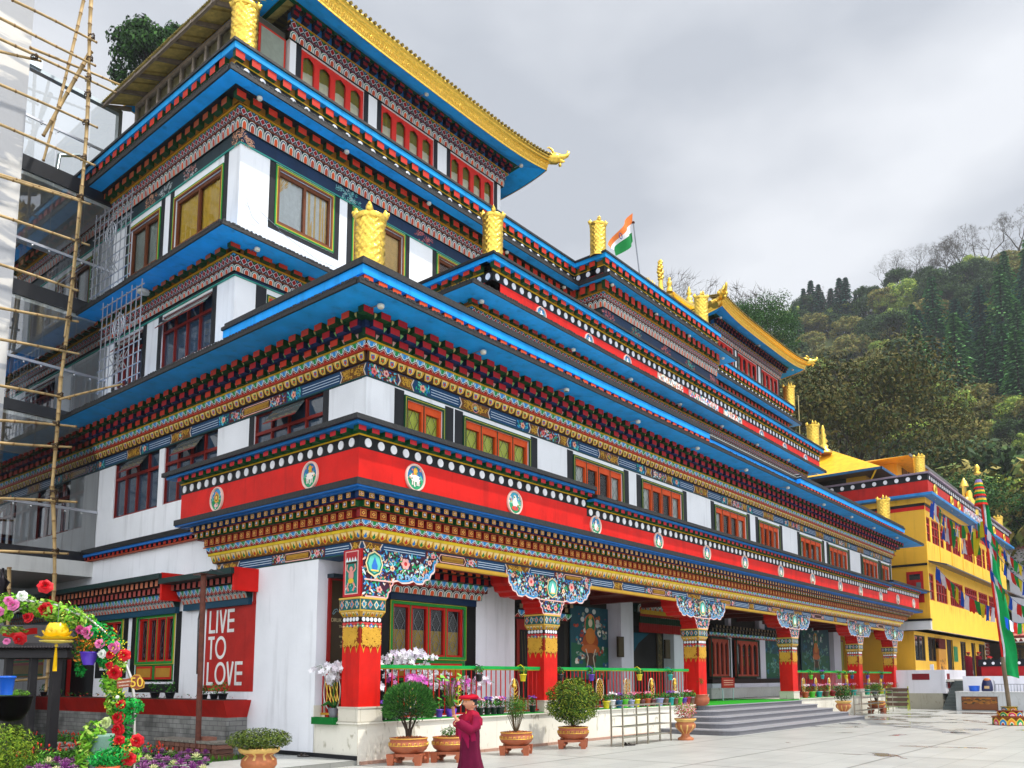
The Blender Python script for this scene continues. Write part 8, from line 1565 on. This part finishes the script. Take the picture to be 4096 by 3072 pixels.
# flower arch
ARC = empty('flower_arch', (0, 0, 0), 0, 'white pipe garden arch twined with artificial roses and vines at lower left', 'flower arch'); DA = 12.; A_ = lambda x, y, d=DA: tuple(dep('K', x, y, d))
m = MB(); AP = [(1076, 1800), (1080, 1400), (1082, 1060), (1060, 900), (1000, 740), (905, 570), (720, 410), (450, 300), (200, 262), (-60, 262), (-300, 330)]; m.tube([A_(*p) for p in AP], .022, c('e0dcd8'), METAL, n=8); m.build('pipe', ARC); m = MB(); m.tube([A_(-60, 480, 12.6), A_(120, 360, 12.5), A_(290, 262, 12.1)], .014, c('d8d0c4'), METAL, n=6); m.build('pipe', ARC)
vine = MB(); V1 = [c('6fae2c'), c('8cc43a'), c('4a8a24'), c('b0d060')]; V2 = [c('1f9a3c'), c('2fb04a'), c('127a34')]
for x_, y_, rx, ry, n_, cl, s in ((330, 320, .28, .14, 260, V1, .05), (480, 350, .3, .16, 320, V1, .05), (620, 420, .26, .14, 260, V1, .045), (100, 250, .3, .1, 160, V1, .05), (-60, 330, .3, .2, 160, V1, .05), (720, 500, .2, .16, 220, V2, .035), (800, 520, .2, .14, 260, V2, .035), (640, 620, .1, .3, 240, [c('3a6a24'), c('4a7a2c'), c('d87a2c')], .03), (650, 800, .08, .16, 120, V2, .035), (900, 620, .18, .2, 260, V2, .035), (860, 740, .14, .16, 200, V2, .04), (940, 780, .15, .16, 220, V1, .04), (900, 930, .16, .16, 320, V1, .045), (920, 1080, .12, .22, 320, V1, .04), (1050, 1110, .2, .12, 260, V2, .04), (1010, 1200, .14, .14, 200, V2, .035), (950, 1150, .12, .3, 260, V1, .04), (1000, 1400, .2, .24, 420, V2, .038), (950, 1520, .3, .14, 420, V2, .04), (1060, 1480, .14, .2, 260, V1, .04), (80, 500, .22, .06, 120, [c('8a9a3a'), c('6a8a3a')], .04), (30, 330, .12, .2, 120, V1, .05), (860, 1560, .24, .1, 220, V2, .045)):
    o = A_(x_, y_, DA + rv.uniform(-.1, .1)); leafcloud(vine, o, (rx, rx, ry), n_, s, cl, rv, .9, 0)
vine.build('vine', ARC)
for x_, y_, col, n_ in ((760, 560, 'e88a1c', 40), (880, 560, 'e8a01c', 30), (960, 660, 'e8d81c', 40), (920, 780, 'f0e040', 26), (930, 1050, 'e0d838', 30), (1000, 1450, 'e87a2c', 60), (860, 1560, 'e8802c', 50), (550, 400, 'e8a03c', 20), (970, 1040, 'f0f0ea', 3)):
    m = MB(); 
    for _ in range(n_): a, b, e = rv.uniform(-90, 90), rv.uniform(-80, 80), rv.uniform(-.2, .1); m.ball(A_(x_ + a, y_ + b, DA - .15 + e), rv.uniform(.005, .011) if n_ > 5 else .03, c(col), PETAL, n=6, k=4)
    m.build('small_blossoms', ARC)
def rose(x_, y_, r, col, d=None):
    m = MB(); o = Vector(A_(x_, y_, (DA - .22) if d is None else d)); r = r * .49729 / FL * DA; F_ = Vector(-CM[2]); U = Vector(-CM[1]); S_ = Vector(CM[0]); tw_ = rv.uniform(-.5, .5); F_ = (F_ + S_ * tw_ + U * rv.uniform(-.2, .5)).normalized(); S_ = F_.cross(U).normalized(); U = S_.cross(F_)
    for ring_, (k, rr, tilt, dz) in enumerate(((7, 1.0, .25, -.25), (6, .8, .6, -.05), (5, .58, .95, .12), (4, .36, 1.25, .25), (3, .18, 1.45, .35))):
        for i in range(k):
            a = 2 * PI * i / k + ring_ * .7 + rv.uniform(-.15, .15); R_ = S_ * math.cos(a) + U * math.sin(a); T = F_.cross(R_); P = []
            for u in range(4):
                s = u / 3; row = []
                for v in range(4): w_ = (v / 3 - .5) * 2; q = o + F_ * r * (dz - .15 + math.sin(tilt) * s * .55 - .12 * w_ * w_ * s - (.12 * s ** 3 if ring_ < 2 else 0)) + R_ * r * rr * (.25 + .75 * s * math.cos(tilt * .6)) * (1 - .12 * w_ * w_) + T * r * rr * w_ * .62 * math.sin(PI * min(1, s * .75 + .15)) ; row.append(tuple(q))
                P.append(row)
            m.grid(P, jit(col, .16, rv), PETAL, True)
    m.build('rose', ARC)
RR, RP, RW = c('c81420'), c('e078b0'), c('e8ece4')
for x_, y_, r, col in ((362, 140, 62, RR), (350, 330, 64, RR), (215, 392, 48, RR), (150, 572, 56, RR), (95, 290, 52, RP), (65, 260, 38, RP), (690, 512, 60, RP), (640, 500, 42, c('b83a78')), (905, 635, 56, RP), (797, 605, 42, RP), (995, 700, 54, RR), (915, 842, 62, RR), (880, 690, 40, RR), (870, 780, 36, RR), (960, 1100, 46, RR), (940, 1200, 58, RR), (935, 1300, 60, RR), (955, 1385, 46, RR), (1095, 1390, 58, RR), (1035, 1535, 60, RR), (170, 222, 46, RW), (-10, 350, 40, RP), (50, 585, 30, RP), (810, 690, 40, RW), (840, 1240, 50, c('c8d890'))): rose(x_, y_, r, col)
m = MB(); P = [[A_(20 + 280 * t, 500 + (45 if s else -5) + 14 * math.sin(5 * t), 12.3) for s in (0, 1)] for t in [i / 12 for i in range(13)]]; m.grid(P, c('b81c1c'), CLOTH, True); m.build('red_ribbon', ARC)
# badge with the number
BG = empty('anniversary_badge', (0, 0, 0), 0, 'gold and brown 50 badge with a brown name plate tied to the flower arch', 'sign'); S_, U_, F_ = Vector(CM[0]), Vector(-CM[1]), Vector(-CM[2]); o = Vector(A_(1105, 918, 11.6)); px_ = .49729 / FL * 11.6
def plate(pts, dz, col, nm, mt=PLASTIC):
    m = MB(); Q = [tuple(o + S_ * (x * px_) + U_ * (-y * px_) + F_ * dz) for x, y in pts]; Q2 = [tuple(Vector(q) - F_ * .008) for q in Q]; m.face(Q, col, mt); m.face(Q2[::-1], col, mt)
    for i in range(len(Q)): m.face([Q[i], Q2[i], Q2[(i + 1) % len(Q)], Q[(i + 1) % len(Q)]], col, mt)
    return m.build(nm, BG)
ci = lambda cx_, cy_, r, k=20: [(cx_ + r * math.cos(2 * PI * i / k), cy_ + r * math.sin(2 * PI * i / k)) for i in range(k)]
plate([(-165, -15), (-40, -35), (-40, 35), (-165, 52)], 0, c('9a4a28'), 'name_plate'); plate([(-50, -40), (-20, -62), (20, -60), (35, -35), (62, 0), (55, 45), (0, 62), (-50, 45)], .01, c('c8962c'), 'rim'); plate([(-42, -36), (-18, -54), (15, -52), (28, -30), (54, 2), (48, 40), (0, 54), (-42, 38)], .02, c('8a4424'), 'plate')
def put_text(s, sz, x, y, dz, mt, par, nm='lettering', rot=0.):
    me = text_mesh(s, sz, mt, .002); ob = bpy.data.objects.new(nm, me); COL.objects.link(ob); q = o + S_ * (x * px_) + U_ * (-y * px_) + F_ * dz; R_ = Matrix(((S_.x, U_.x, F_.x, q.x), (S_.y, U_.y, F_.y, q.y), (S_.z, U_.z, F_.z, q.z), (0, 0, 0, 1))); ob.matrix_world = R_ @ Matrix.Rotation(rot, 4, 'Z'); ob.parent = par
put_text('50', .19, 2, 2, .03, plain('badge_gold', c('e8c040'), .3), BG); put_text('GOLDEN JUBILEE', .026, -100, -2, .012, plain('cream_print', c('e8dcc8'), .5), BG, rot=.12); put_text('DARJEELING', .026, -105, 26, .012, MATS['cream_print'], BG, rot=.12)
# lotus lamp hanging from the arch
LO = empty('lotus_lantern', A_(455, 590, 11.7), 0, 'yellow plastic lotus lantern with a tassel hanging from the arch', 'lantern')
for k, (n_, R_, h, op) in enumerate(((8, .16, .26, .25), (8, .19, .15, .7), (10, .24, .07, 1.15))):
    for i in range(n_):
        a = 2 * PI * (i + .5 * k) / n_; m = MB(); P = []
        for u in range(6):
            s = u / 5; w_ = .085 * math.sin(PI * (.12 + .80 * s)) * (1.1 if k else 1.3); rr = .07 + R_ * (math.sin(op) * s + .35 * math.sin(PI * s) * (1 if k == 0 else .3)); z = h * s ** .9; P.append([((rr - .03 * v * v) * math.cos(a) - v * w_ * math.sin(a), (rr - .03 * v * v) * math.sin(a) + v * w_ * math.cos(a), z) for v in (-1, -.5, 0, .5, 1)])
        m.grid(P, c('e8c010'), PLASTIC, True); m.build('petal', LO)
m = MB(); m.lathe([(.02, -.03), (.2, -.01), (.22, .01), (.05, .02)], n=24, m=PLASTIC, col=c('e8d060')); m.ball((0, 0, -.06), .025, c('d8b82c'), PLASTIC); m.tube([(0, 0, -.09), (0, 0, -.2), (0, 0, -.42)], [.012, .022, .03], c('e0b010'), CLOTH, n=8); m.build('tassel', LO); m = MB(); m.tube([(0, 0, .2), (0, 0, .55)], .004, c('8a8a8a'), METAL, n=4); m.build('cord', LO)
q = A_(715, 730, 11.9); BK_ = empty('hanging_basket', q, 0, 'small violet basket of greenery hanging under the arch', 'basket'); m = MB(); m.lathe([(.07, -.09), (.1, .0), (.115, .08), (.125, .085), (.12, .1), (.09, .09), (0, .06)], n=22, m=PLASTIC, cap=False, col=c('5434b8')); m.build('bowl', BK_); m = MB(); leafcloud(m, (0, 0, .2), (.11, .11, .13), 200, .03, [c('3a7a24'), c('6a9a2c'), c('e07a2c')], rv, .8, 0); m.build('foliage', BK_)
# pale green barrel pot with kale, orange pot
q = A_(815, 1609, 12.6); BR_ = empty('barrel_pot', (q[0], q[1], q[2] - .15), 0, 'tall pale green tapering pot with trailing leaves and a white kale head', 'potted plant'); m = MB(); m.lathe([(.13, -.3), (.15, .0), (.205, .62), (.215, .66), (.19, .66), (0, .6)], n=28, m=TERRA, cap=False, col=c('7fa896')); m.build('pot', BR_); m = MB(); leafcloud(m, (-.16, -.02, .62), (.2, .15, .25), 260, .05, V1, rv, .9, 0); leafcloud(m, (-.28, 0, .35), (.1, .1, .3), 160, .05, V1, rv, .9, 0); m.build('foliage', BR_)
q = A_(870, 1612, 11.6); OP = empty('orange_pot', q, 0, 'orange terracotta pot full of ferny leaves at the foot of the arch', 'potted plant'); m = MB(); m.lathe([(.1, -.25), (.15, .0), (.16, .03), (.13, .03), (0, 0)], n=22, m=TERRA, cap=False, col=c('c85a2c')); m.build('pot', OP); m = MB(); leafcloud(m, (0, 0, .16), (.28, .2, .15), 420, .04, V2, rv, .5, 0); m.build('foliage', OP)
# ornamental cabbages in black bags
def kale(outer, inner):
    root = empty('ornamental_cabbage', (0, 0, 0)); m = MB(); m.lathe([(.08, 0), (.1, .16), (.085, .16), (0, .14)], n=10, m=PLASTIC, cap=False, col=CN['black']); m.build('bag', root); m = MB()
    for k, (n_, r, z, t) in enumerate(((9, .15, .16, .2), (8, .12, .2, .45), (7, .085, .23, .8), (5, .05, .25, 1.1))):
        for i in range(n_):
            a = 2 * PI * i / n_ + k; col = jit(outer if k < 2 else inner, .2, rv); P = []
            for u in range(4):
                s = u / 3; rr = r * (.2 + .8 * s * math.cos(t * .5)); P.append([(rr * math.cos(a + v * .30) + .008 * math.sin(9 * v + u), rr * math.sin(a + v * .30), z + .09 * math.sin(t) * s + (.018 * math.sin(8 * v + i) if u == 3 else 0)) for v in (-1, -.6, -.2, .2, .6, 1)])
            m.grid(P, (lambda ii, jj, c_=col: c('5a8a4a') if (ii == 2 and k == 0) else c_), PETAL, True)
    m.build('head', root); return root
KA = [kale(c('a86aa0'), c('8a3a8a')), kale(c('b8c88a'), c('e0e0a8')), kale(c('9a5a98'), c('b070a8'))]; ku = set(); KL = ['purple ornamental cabbage with a dark centre', 'creamy green ornamental cabbage in a black bag', 'mauve ornamental cabbage in a black bag']
for row, (y_, xs) in enumerate(((1470, range(1170, 1700, 70)), (1515, range(1120, 1690, 75)), (1560, range(1090, 1690, 75)), (1605, range(1080, 1660, 80)), (1545, range(390, 760, 70)), (1595, range(240, 760, 72)), (1640, range(160, 800, 75)))):
    for i, x_ in enumerate(xs):
        q = oZ('K', x_ + rv.uniform(-12, 12), y_ + rv.uniform(-8, 8), .22); k = 1 if (i + row * 2) % 5 == 3 else (0 if (i + row) % 2 else 2); s = rv.uniform(.62, .82)
        if k not in ku: ku.add(k); o2 = KA[k]; o2.location = (q[0], q[1], .02); o2.scale = (s,) * 3
        else: o2 = copy_tree(KA[k], (q[0], q[1], .02), rv.uniform(0, 6), scale=s)
        tag(o2, '%s, %s plant of the %s row' % (KL[k], ORD[i], ORD[row]), 'cabbage', 'ornamental cabbages in the bed')
st = empty('flower_bed_edging', (0, 0, 0)); tag(st, 'red edged kerb with pale round stones and red salvias behind the cabbages', 'flower bed')
m = MB(); a, b = oZ('K', 90, 1500, .1), oZ('K', 640, 1440, .1); m.tube([tuple(a), tuple(b)], .07, c('7a4a44'), TERRA, n=4); m.build('kerb', st)
for i in range(24): x_, y_ = rv.uniform(380, 640), rv.uniform(1405, 1470); q = oZ('K', x_, y_, .1); m = MB(); m.ball(tuple(q), rv.uniform(.05, .10), jit(c('a89a90'), .3, rv), TERRA, q=(1, 1, .7)); m.build('stone', st)
m = MB()
for x_, y_, n_ in ((330, 1380, 300), (520, 1360, 300), (640, 1390, 260), (720, 1440, 260), (430, 1500, 260), (200, 1560, 500), (90, 1580, 400), (560, 1490, 200), (1200, 1480, 300), (1300, 1500, 200)): q = oZ('K', x_, y_, .15); leafcloud(m, tuple(q), (.35, .35, .12), n_, .04, [c('4a8a2a'), c('6aa03a'), c('2f5a1e')], rv, .7, 0); [m.ball((q[0] + rv.uniform(-.3, .3), q[1] + rv.uniform(-.3, .3), q[2] + rv.uniform(.05, .2)), .018, c('d83a24'), PETAL, n=5, k=3, q=(1, 1, 1.8)) for _ in range(12)]
m.build('salvias', st)
# ------------------------------------------------------------------ people
def loft(m, rings, col, mt=CLOTH, n=20, cap=True, wob=0.):
    P = []
    for k, (x, y, z, a, b, *ro) in enumerate(rings):
        t0 = ro[0] if ro else 0; row = []
        for j in range(n):
            t = 2 * PI * j / n; w_ = 1 + wob * math.sin(t * 5 + k * .35) + wob * .6 * math.sin(t * 9 + 1 - k * .2); u, v = a * w_ * math.cos(t), b * w_ * math.sin(t); row.append((x + u * math.cos(t0) - v * math.sin(t0), y + u * math.sin(t0) + v * math.cos(t0), z))
        P.append(row)
    m.grid(P, col, mt, True, wv=True)
    if cap: cc = col(0, 0) if callable(col) else col; m.face(P[0][::-1], cc, mt); m.face(P[-1], cc, mt)
def hand(m, o, fwd, up, s, curl, col):
    """palm, four bent fingers of different length and a thumb off the side of the palm"""
    o, F_, U = Vector(o), Vector(fwd).normalized(), Vector(up).normalized(); S_ = F_.cross(U).normalized(); U = S_.cross(F_)
    L_ = lambda f, a, u: tuple(o + F_ * f * s + S_ * a * s + U * u * s)
    m.tube([L_(-.25, 0, 0), L_(0, 0, 0), L_(.25, 0, 0), L_(.5, 0, 0), L_(.56, 0, 0)], [.20 * s, .22 * s, .27 * s, .26 * s, .18 * s], col, SKIN, n=8)
    for a, l_ in ((-.21, .40), (-.07, .46), (.07, .44), (.2, .36)):
        p = [L_(.46, a, 0)]; ang = 0; f, u = .46, 0
        for q in (.45, .32, .23): ang += curl; f += l_ * q * math.cos(ang) * 1.0; u -= l_ * q * math.sin(ang) * 1.0; p.append(L_(f, a * 1.05, u))
        m.tube(p, [.078 * s, .072 * s, .064 * s, .045 * s], col, SKIN, n=6)
    m.tube([L_(.08, .2, 0), L_(.28, .36, -.06), L_(.46, .38, -.16), L_(.56, .34, -.22)], [.1 * s, .085 * s, .075 * s, .05 * s], col, SKIN, n=6)
def head(root, o, yaw, s, skin, hat, tilt=0):
    """head facing +x turned by yaw, s = head height"""
    ca, sa = math.cos(yaw), math.sin(yaw); T = lambda x, y, z: (o[0] + s * (x * ca - y * sa), o[1] + s * (x * sa + y * ca), o[2] + s * (z + tilt * x)); m = MB(); P = []; NR, NS_ = 22, 28
    for i in range(NR + 1):
        v = i / NR; z = v; row = []
        base = math.sin(PI * (v * .94 + .035)) ** .62
        for j in range(NS_):
            t = 2 * PI * j / NS_; x, y = math.cos(t), math.sin(t); a = .44 * base; b = .36 * base
            if v < .45: b *= .78 + .22 * v / .45; a *= .86 + .14 * v / .45
            X, Y = a * x, b * y; fr_ = max(0, x)
            if x > 0:
                g_ = math.exp(-(Y / .055) ** 2); X += .10 * g_ * math.exp(-((v - .40) / .055) ** 2) * fr_ + .045 * g_ * math.exp(-((v - .48) / .06) ** 2)      # nose
                X += .035 * math.exp(-(Y / .11) ** 2) * math.exp(-((v - .27) / .035) ** 2); X -= .012 * math.exp(-(Y / .12) ** 2) * math.exp(-((v - .245) / .012) ** 2); X += .04 * math.exp(-(Y / .12) ** 2) * math.exp(-((v - .12) / .07) ** 2)
                X -= .035 * math.exp(-((abs(Y) - .15) / .06) ** 2) * math.exp(-((v - .52) / .045) ** 2); X += .03 * math.exp(-((abs(Y) - .19) / .09) ** 2) * math.exp(-((v - .34) / .09) ** 2)
            else: X *= 1.05
            row.append(T(X, Y, z))
        P.append(row)
    def hc(i, j):
        t = 2 * PI * (j + .5) / NS_; v = i / NR
        if v > .70 or (math.cos(t) < -.05 and v > .30): return c('1c1614')
        if abs(math.sin(t)) < .33 and math.cos(t) > 0 and abs(v - .25) < .03: return c('a8483c')
        return skin
    m.grid(P, hc, SKIN, True, wv=True); m.face(P[0][::-1], skin, SKIN); m.face(P[-1], c('1c1614'), SKIN)
    m.tube([T(-.04, 0, .12), T(-.06, 0, -.12), T(-.08, 0, -.3)], [.17 * s, .16 * s, .2 * s], skin, SKIN, n=12)
    for sg in (-1, 1):
        m.grid([[T(-.02 + .07 * math.cos(t) * k, sg * (.355 + .03 * k), .45 + .11 * math.sin(t) * k) for t in [2 * PI * j / 10 for j in range(10)]] for k in (1, .9, .45, .1)], skin, SKIN, True, wv=True)
        m.grid([[T(.365 + .01 * math.cos(u), sg * .15 + .055 * math.cos(t) * math.sin(u), .515 + .018 * math.sin(t) * math.sin(u)) for t in [2 * PI * j / 8 for j in range(8)]] for u in (0.1, .6, 1.2, 1.57)], c('221410'), SKIN, True, wv=True)
        m.tube([T(.385, sg * .08, .585), T(.375, sg * .15, .60), T(.33, sg * .22, .58)], .012 * s, c('2a1c16'), SKIN, n=5)
    m.build('head', root)
    if hat:
        h = MB(); W_ = lambda x, y, z: T(x, y, z); R1 = []
        for r, z, fx in ((.44, .66, 0), (.455, .74, .0), (.56, .78, .08), (.62, .86, .12), (.55, .97, .10), (.3, 1.03, .04), (.02, 1.04, 0)): R1.append([W_(fx + r * math.cos(t) * 1.02, r * .92 * math.sin(t), z + .10 * math.cos(t) * (-.4 if z > .75 else 0) + .02 * math.sin(4 * t) * (z > .75)) for t in [2 * PI * j / 28 for j in range(28)]])
        h.grid(R1, lambda i, j: c('141c34') if (i == 0 and 4 < j < 12) else (c('d87a2c') if i == 0 else c('b01028')), CLOTH, True, wv=True); h.build('beret', root)
MAR = c('7a1034'); MAR2 = c('5a0c2c'); CRI = c('9a1430')
# the child: built facing +x, then turned; stands on the court
q = oZ('P', 1878, 3096, 0); KIDR = math.atan2(-CM[0][1], -CM[0][0]) + .72
kid = empty('person', (q[0], q[1], 0), KIDR, 'child in maroon robes and a red beret holding up a wooden block and gathered shawl', 'person'); kid.scale = (1.14, 1.18, 1.0)
m = MB()
loft(m, [(-.02, 0, .0, .17, .20), (-.02, 0, .05, .18, .205), (-.01, 0, .25, .145, .165), (0, 0, .45, .13, .15), (0, 0, .62, .125, .15), (0, 0, .72, .115, .145), (0, 0, .84, .115, .15), (-.01, 0, .93, .10, .15), (-.02, 0, .985, .075, .115), (-.02, 0, 1.01, .045, .05)], lambda i, j: c('5e0e30') if i < 5 else CRI, n=44, wob=.075)
for s in (-1, 1): m.tube([(-.01 + .02 * s, .07 * s, .03), (.06, .075 * s, .02), (.14, .075 * s, .015)], [.04, .045, .03], c('3a2018'), PLASTIC, n=10)
m.build('body', kid)
m = MB()     # shawl and hanging folds over the forearm
for i, (y0_, z0_, z1_, w_, x_) in enumerate(((.02, .84, .34, .075, .17), (.07, .86, .42, .06, .19), (-.05, .84, .30, .075, .155), (-.10, .80, .38, .06, .12), (.13, .86, .50, .055, .15), (-.15, .86, .56, .05, .05))):
    P = [[(x_ - .015 * k + .03 * math.cos(v * 2.6), y0_ + w_ * v * (.5 + .5 * math.sin(PI * (.25 + .65 * k / 8))) + .02 * math.sin(k * .8 + i), z0_ + (z1_ - z0_) * k / 8) for v in (-1, -.66, -.33, 0, .33, .66, 1)] for k in range(9)]
    m.grid(P, jit(c('9a1648'), .2, rv), CLOTH, True)
loft(m, [(0, -.13, .94, .05, .05), (-.01, -.175, .86, .085, .075), (0, -.185, .72, .10, .075), (-.01, -.18, .60, .115, .08)], c('8a1232'), n=20, wob=.04, cap=False); loft(m, [(0, .13, .95, .05, .05), (0, .175, .88, .075, .07), (.03, .19, .78, .09, .075)], c('8a1232'), n=20, wob=.04)
m.build('robe', kid)
m = MB()
m.tube([(.0, .17, .90), (.05, .21, .76), (.14, .20, .71), (.25, .14, .80), (.29, .12, .86)], [.062, .072, .082, .075, .055], c('7a1034'), CLOTH, n=14); m.tube([(.0, -.15, .90), (.04, -.19, .78), (.13, -.12, .80), (.19, -.05, .82)], [.062, .07, .066, .05], CRI, CLOTH, n=14); m.build('sleeve', kid)
SKN = c('d09474'); m = MB(); m.tube([(.27, .13, .84), (.32, .11, .90)], [.027, .023], SKN, SKIN, n=10); hand(m, (.325, .108, .91), (.35, -.1, .8), (-.75, -.2, .4), .085, .75, SKN); m.tube([(.17, -.07, .82), (.21, -.03, .83)], [.027, .024], SKN, SKIN, n=10); hand(m, (.215, -.025, .83), (.5, .5, -.15), (.3, -.1, .9), .085, .85, SKN); m.build('hand', kid)
m = MB(); o_ = Vector((.35, .10, .955)); m.hexa([tuple(o_ + Vector(v)) for v in ((-.012, -.022, 0), (.012, -.022, 0), (.012, .022, 0), (-.012, .022, 0), (.0, -.022, .13), (.024, -.022, .13), (.024, .022, .13), (0, .022, .13))], c('b87a5c'), WOOD)
tb = m.build('wooden_block'); tb.matrix_world = Matrix.Translation((q[0], q[1], 0)) @ Matrix.Rotation(KIDR, 4, 'Z') @ Matrix.Diagonal((1.14, 1.18, 1.0, 1)); tag(tb, 'small reddish wooden block held upright in the child’s raised hand', 'block')
m = MB(); loft(m, [(-.02, 0, .985, .05, .055), (-.01, 0, 1.02, .045, .05)], CRI, n=16); m.tube([(.06, 0, 1.0), (.07, 0, .96)], .006, c('d8b04a'), GOLD, n=5); m.build('collar', kid)
head(kid, (-.005, 0, 1.02), -.15, .235, SKN, True)
# monks in the background
def monk(x, y, z, rz, h, label, arm=False):
    root = empty('person', (x, y, z), rz, label, 'person', 'people in maroon robes on the terrace'); s = h / 1.62; m = MB()
    loft(m, [(0, 0, 0, .19 * s, .22 * s), (0, 0, .4 * s, .18 * s, .21 * s), (0, 0, .85 * s, .17 * s, .2 * s), (0, 0, 1.1 * s, .15 * s, .2 * s), (0, 0, 1.28 * s, .13 * s, .21 * s), (-.01, 0, 1.36 * s, .08 * s, .13 * s)], c('6a1020'), n=26, wob=.05)
    m.build('body', root); m = MB(); P = [[((.2 - .02 * k) * s * math.cos(t), (.23 - .005 * k) * s * math.sin(t), (1.33 - .09 * k + .08 * math.sin(t)) * s) for t in [PI * (-.6 + 1.5 * j / 16) for j in range(17)]] for k in range(9)]; m.grid(P, c('7a1426'), CLOTH, True); m.build('shawl', root)
    m = MB(); m.tube([(.02, -.2 * s, 1.25 * s), (.12 * s, -.23 * s, 1.0 * s), (.26 * s, -.08 * s, 1.05 * s)] if not arm else [(.02, .2 * s, 1.25 * s), (.2 * s, .2 * s, 1.05 * s), (.45 * s, .15 * s, 1.12 * s)], [.06 * s, .055 * s, .04 * s], c('a86a50') if arm else c('7a1426'), SKIN if arm else CLOTH, n=8); hand(m, (.27 * s, -.07 * s, 1.05 * s) if not arm else (.46 * s, .15 * s, 1.12 * s), (.6, .3, .1), (0, 0, 1), .1 * s, .5, c('b8785c')); m.build('arm', root)
    head(root, (0, 0, 1.39 * s), 0, .225 * s, c('a86a50'), True); return root
for k_, x_, top_, X_, label, rz, arm in (('S', 1190, 400, 35.2, 'person in maroon robes and red beret seen from behind on the terrace', .6, False), ('S', 1340, 398, 35.6, 'person in maroon robes and red beret reaching toward the parapet', -1.3, True), ('S', 1500, 465, 38, 'person in maroon robes mostly hidden behind the dotted parapet', -.5, False)):
    q = oX(k_, x_, top_, X_); monk(q[0], q[1], 1.5 if x_ < 1450 else q[2] - 1.62, rz, (q[2] - 1.5) if x_ < 1450 else 1.62, label, arm)
# ------------------------------------------------------------------ the hazy air
m = MB(); m.box(-60, 420, -120, 420, -60, 190, (1, 1, 1)); hz = m.build('haze'); hm = bpy.data.materials.new('haze_air'); hm.use_nodes = True; t_ = hm.node_tree; t_.nodes.remove(t_.nodes['Principled BSDF']); pv = t_.nodes.new('ShaderNodeVolumePrincipled'); pv.inputs['Density'].default_value = .00033; pv.inputs['Color'].default_value = (.86, .92, 1, 1); pv.inputs['Anisotropy'].default_value = .2
t_.links.new(pv.outputs[0], t_.nodes['Material Output'].inputs['Volume']); hz.data.materials.clear(); hz.data.materials.append(hm); tag(hz, 'pale thin haze over the wooded hillside', 'haze', kind='stuff')
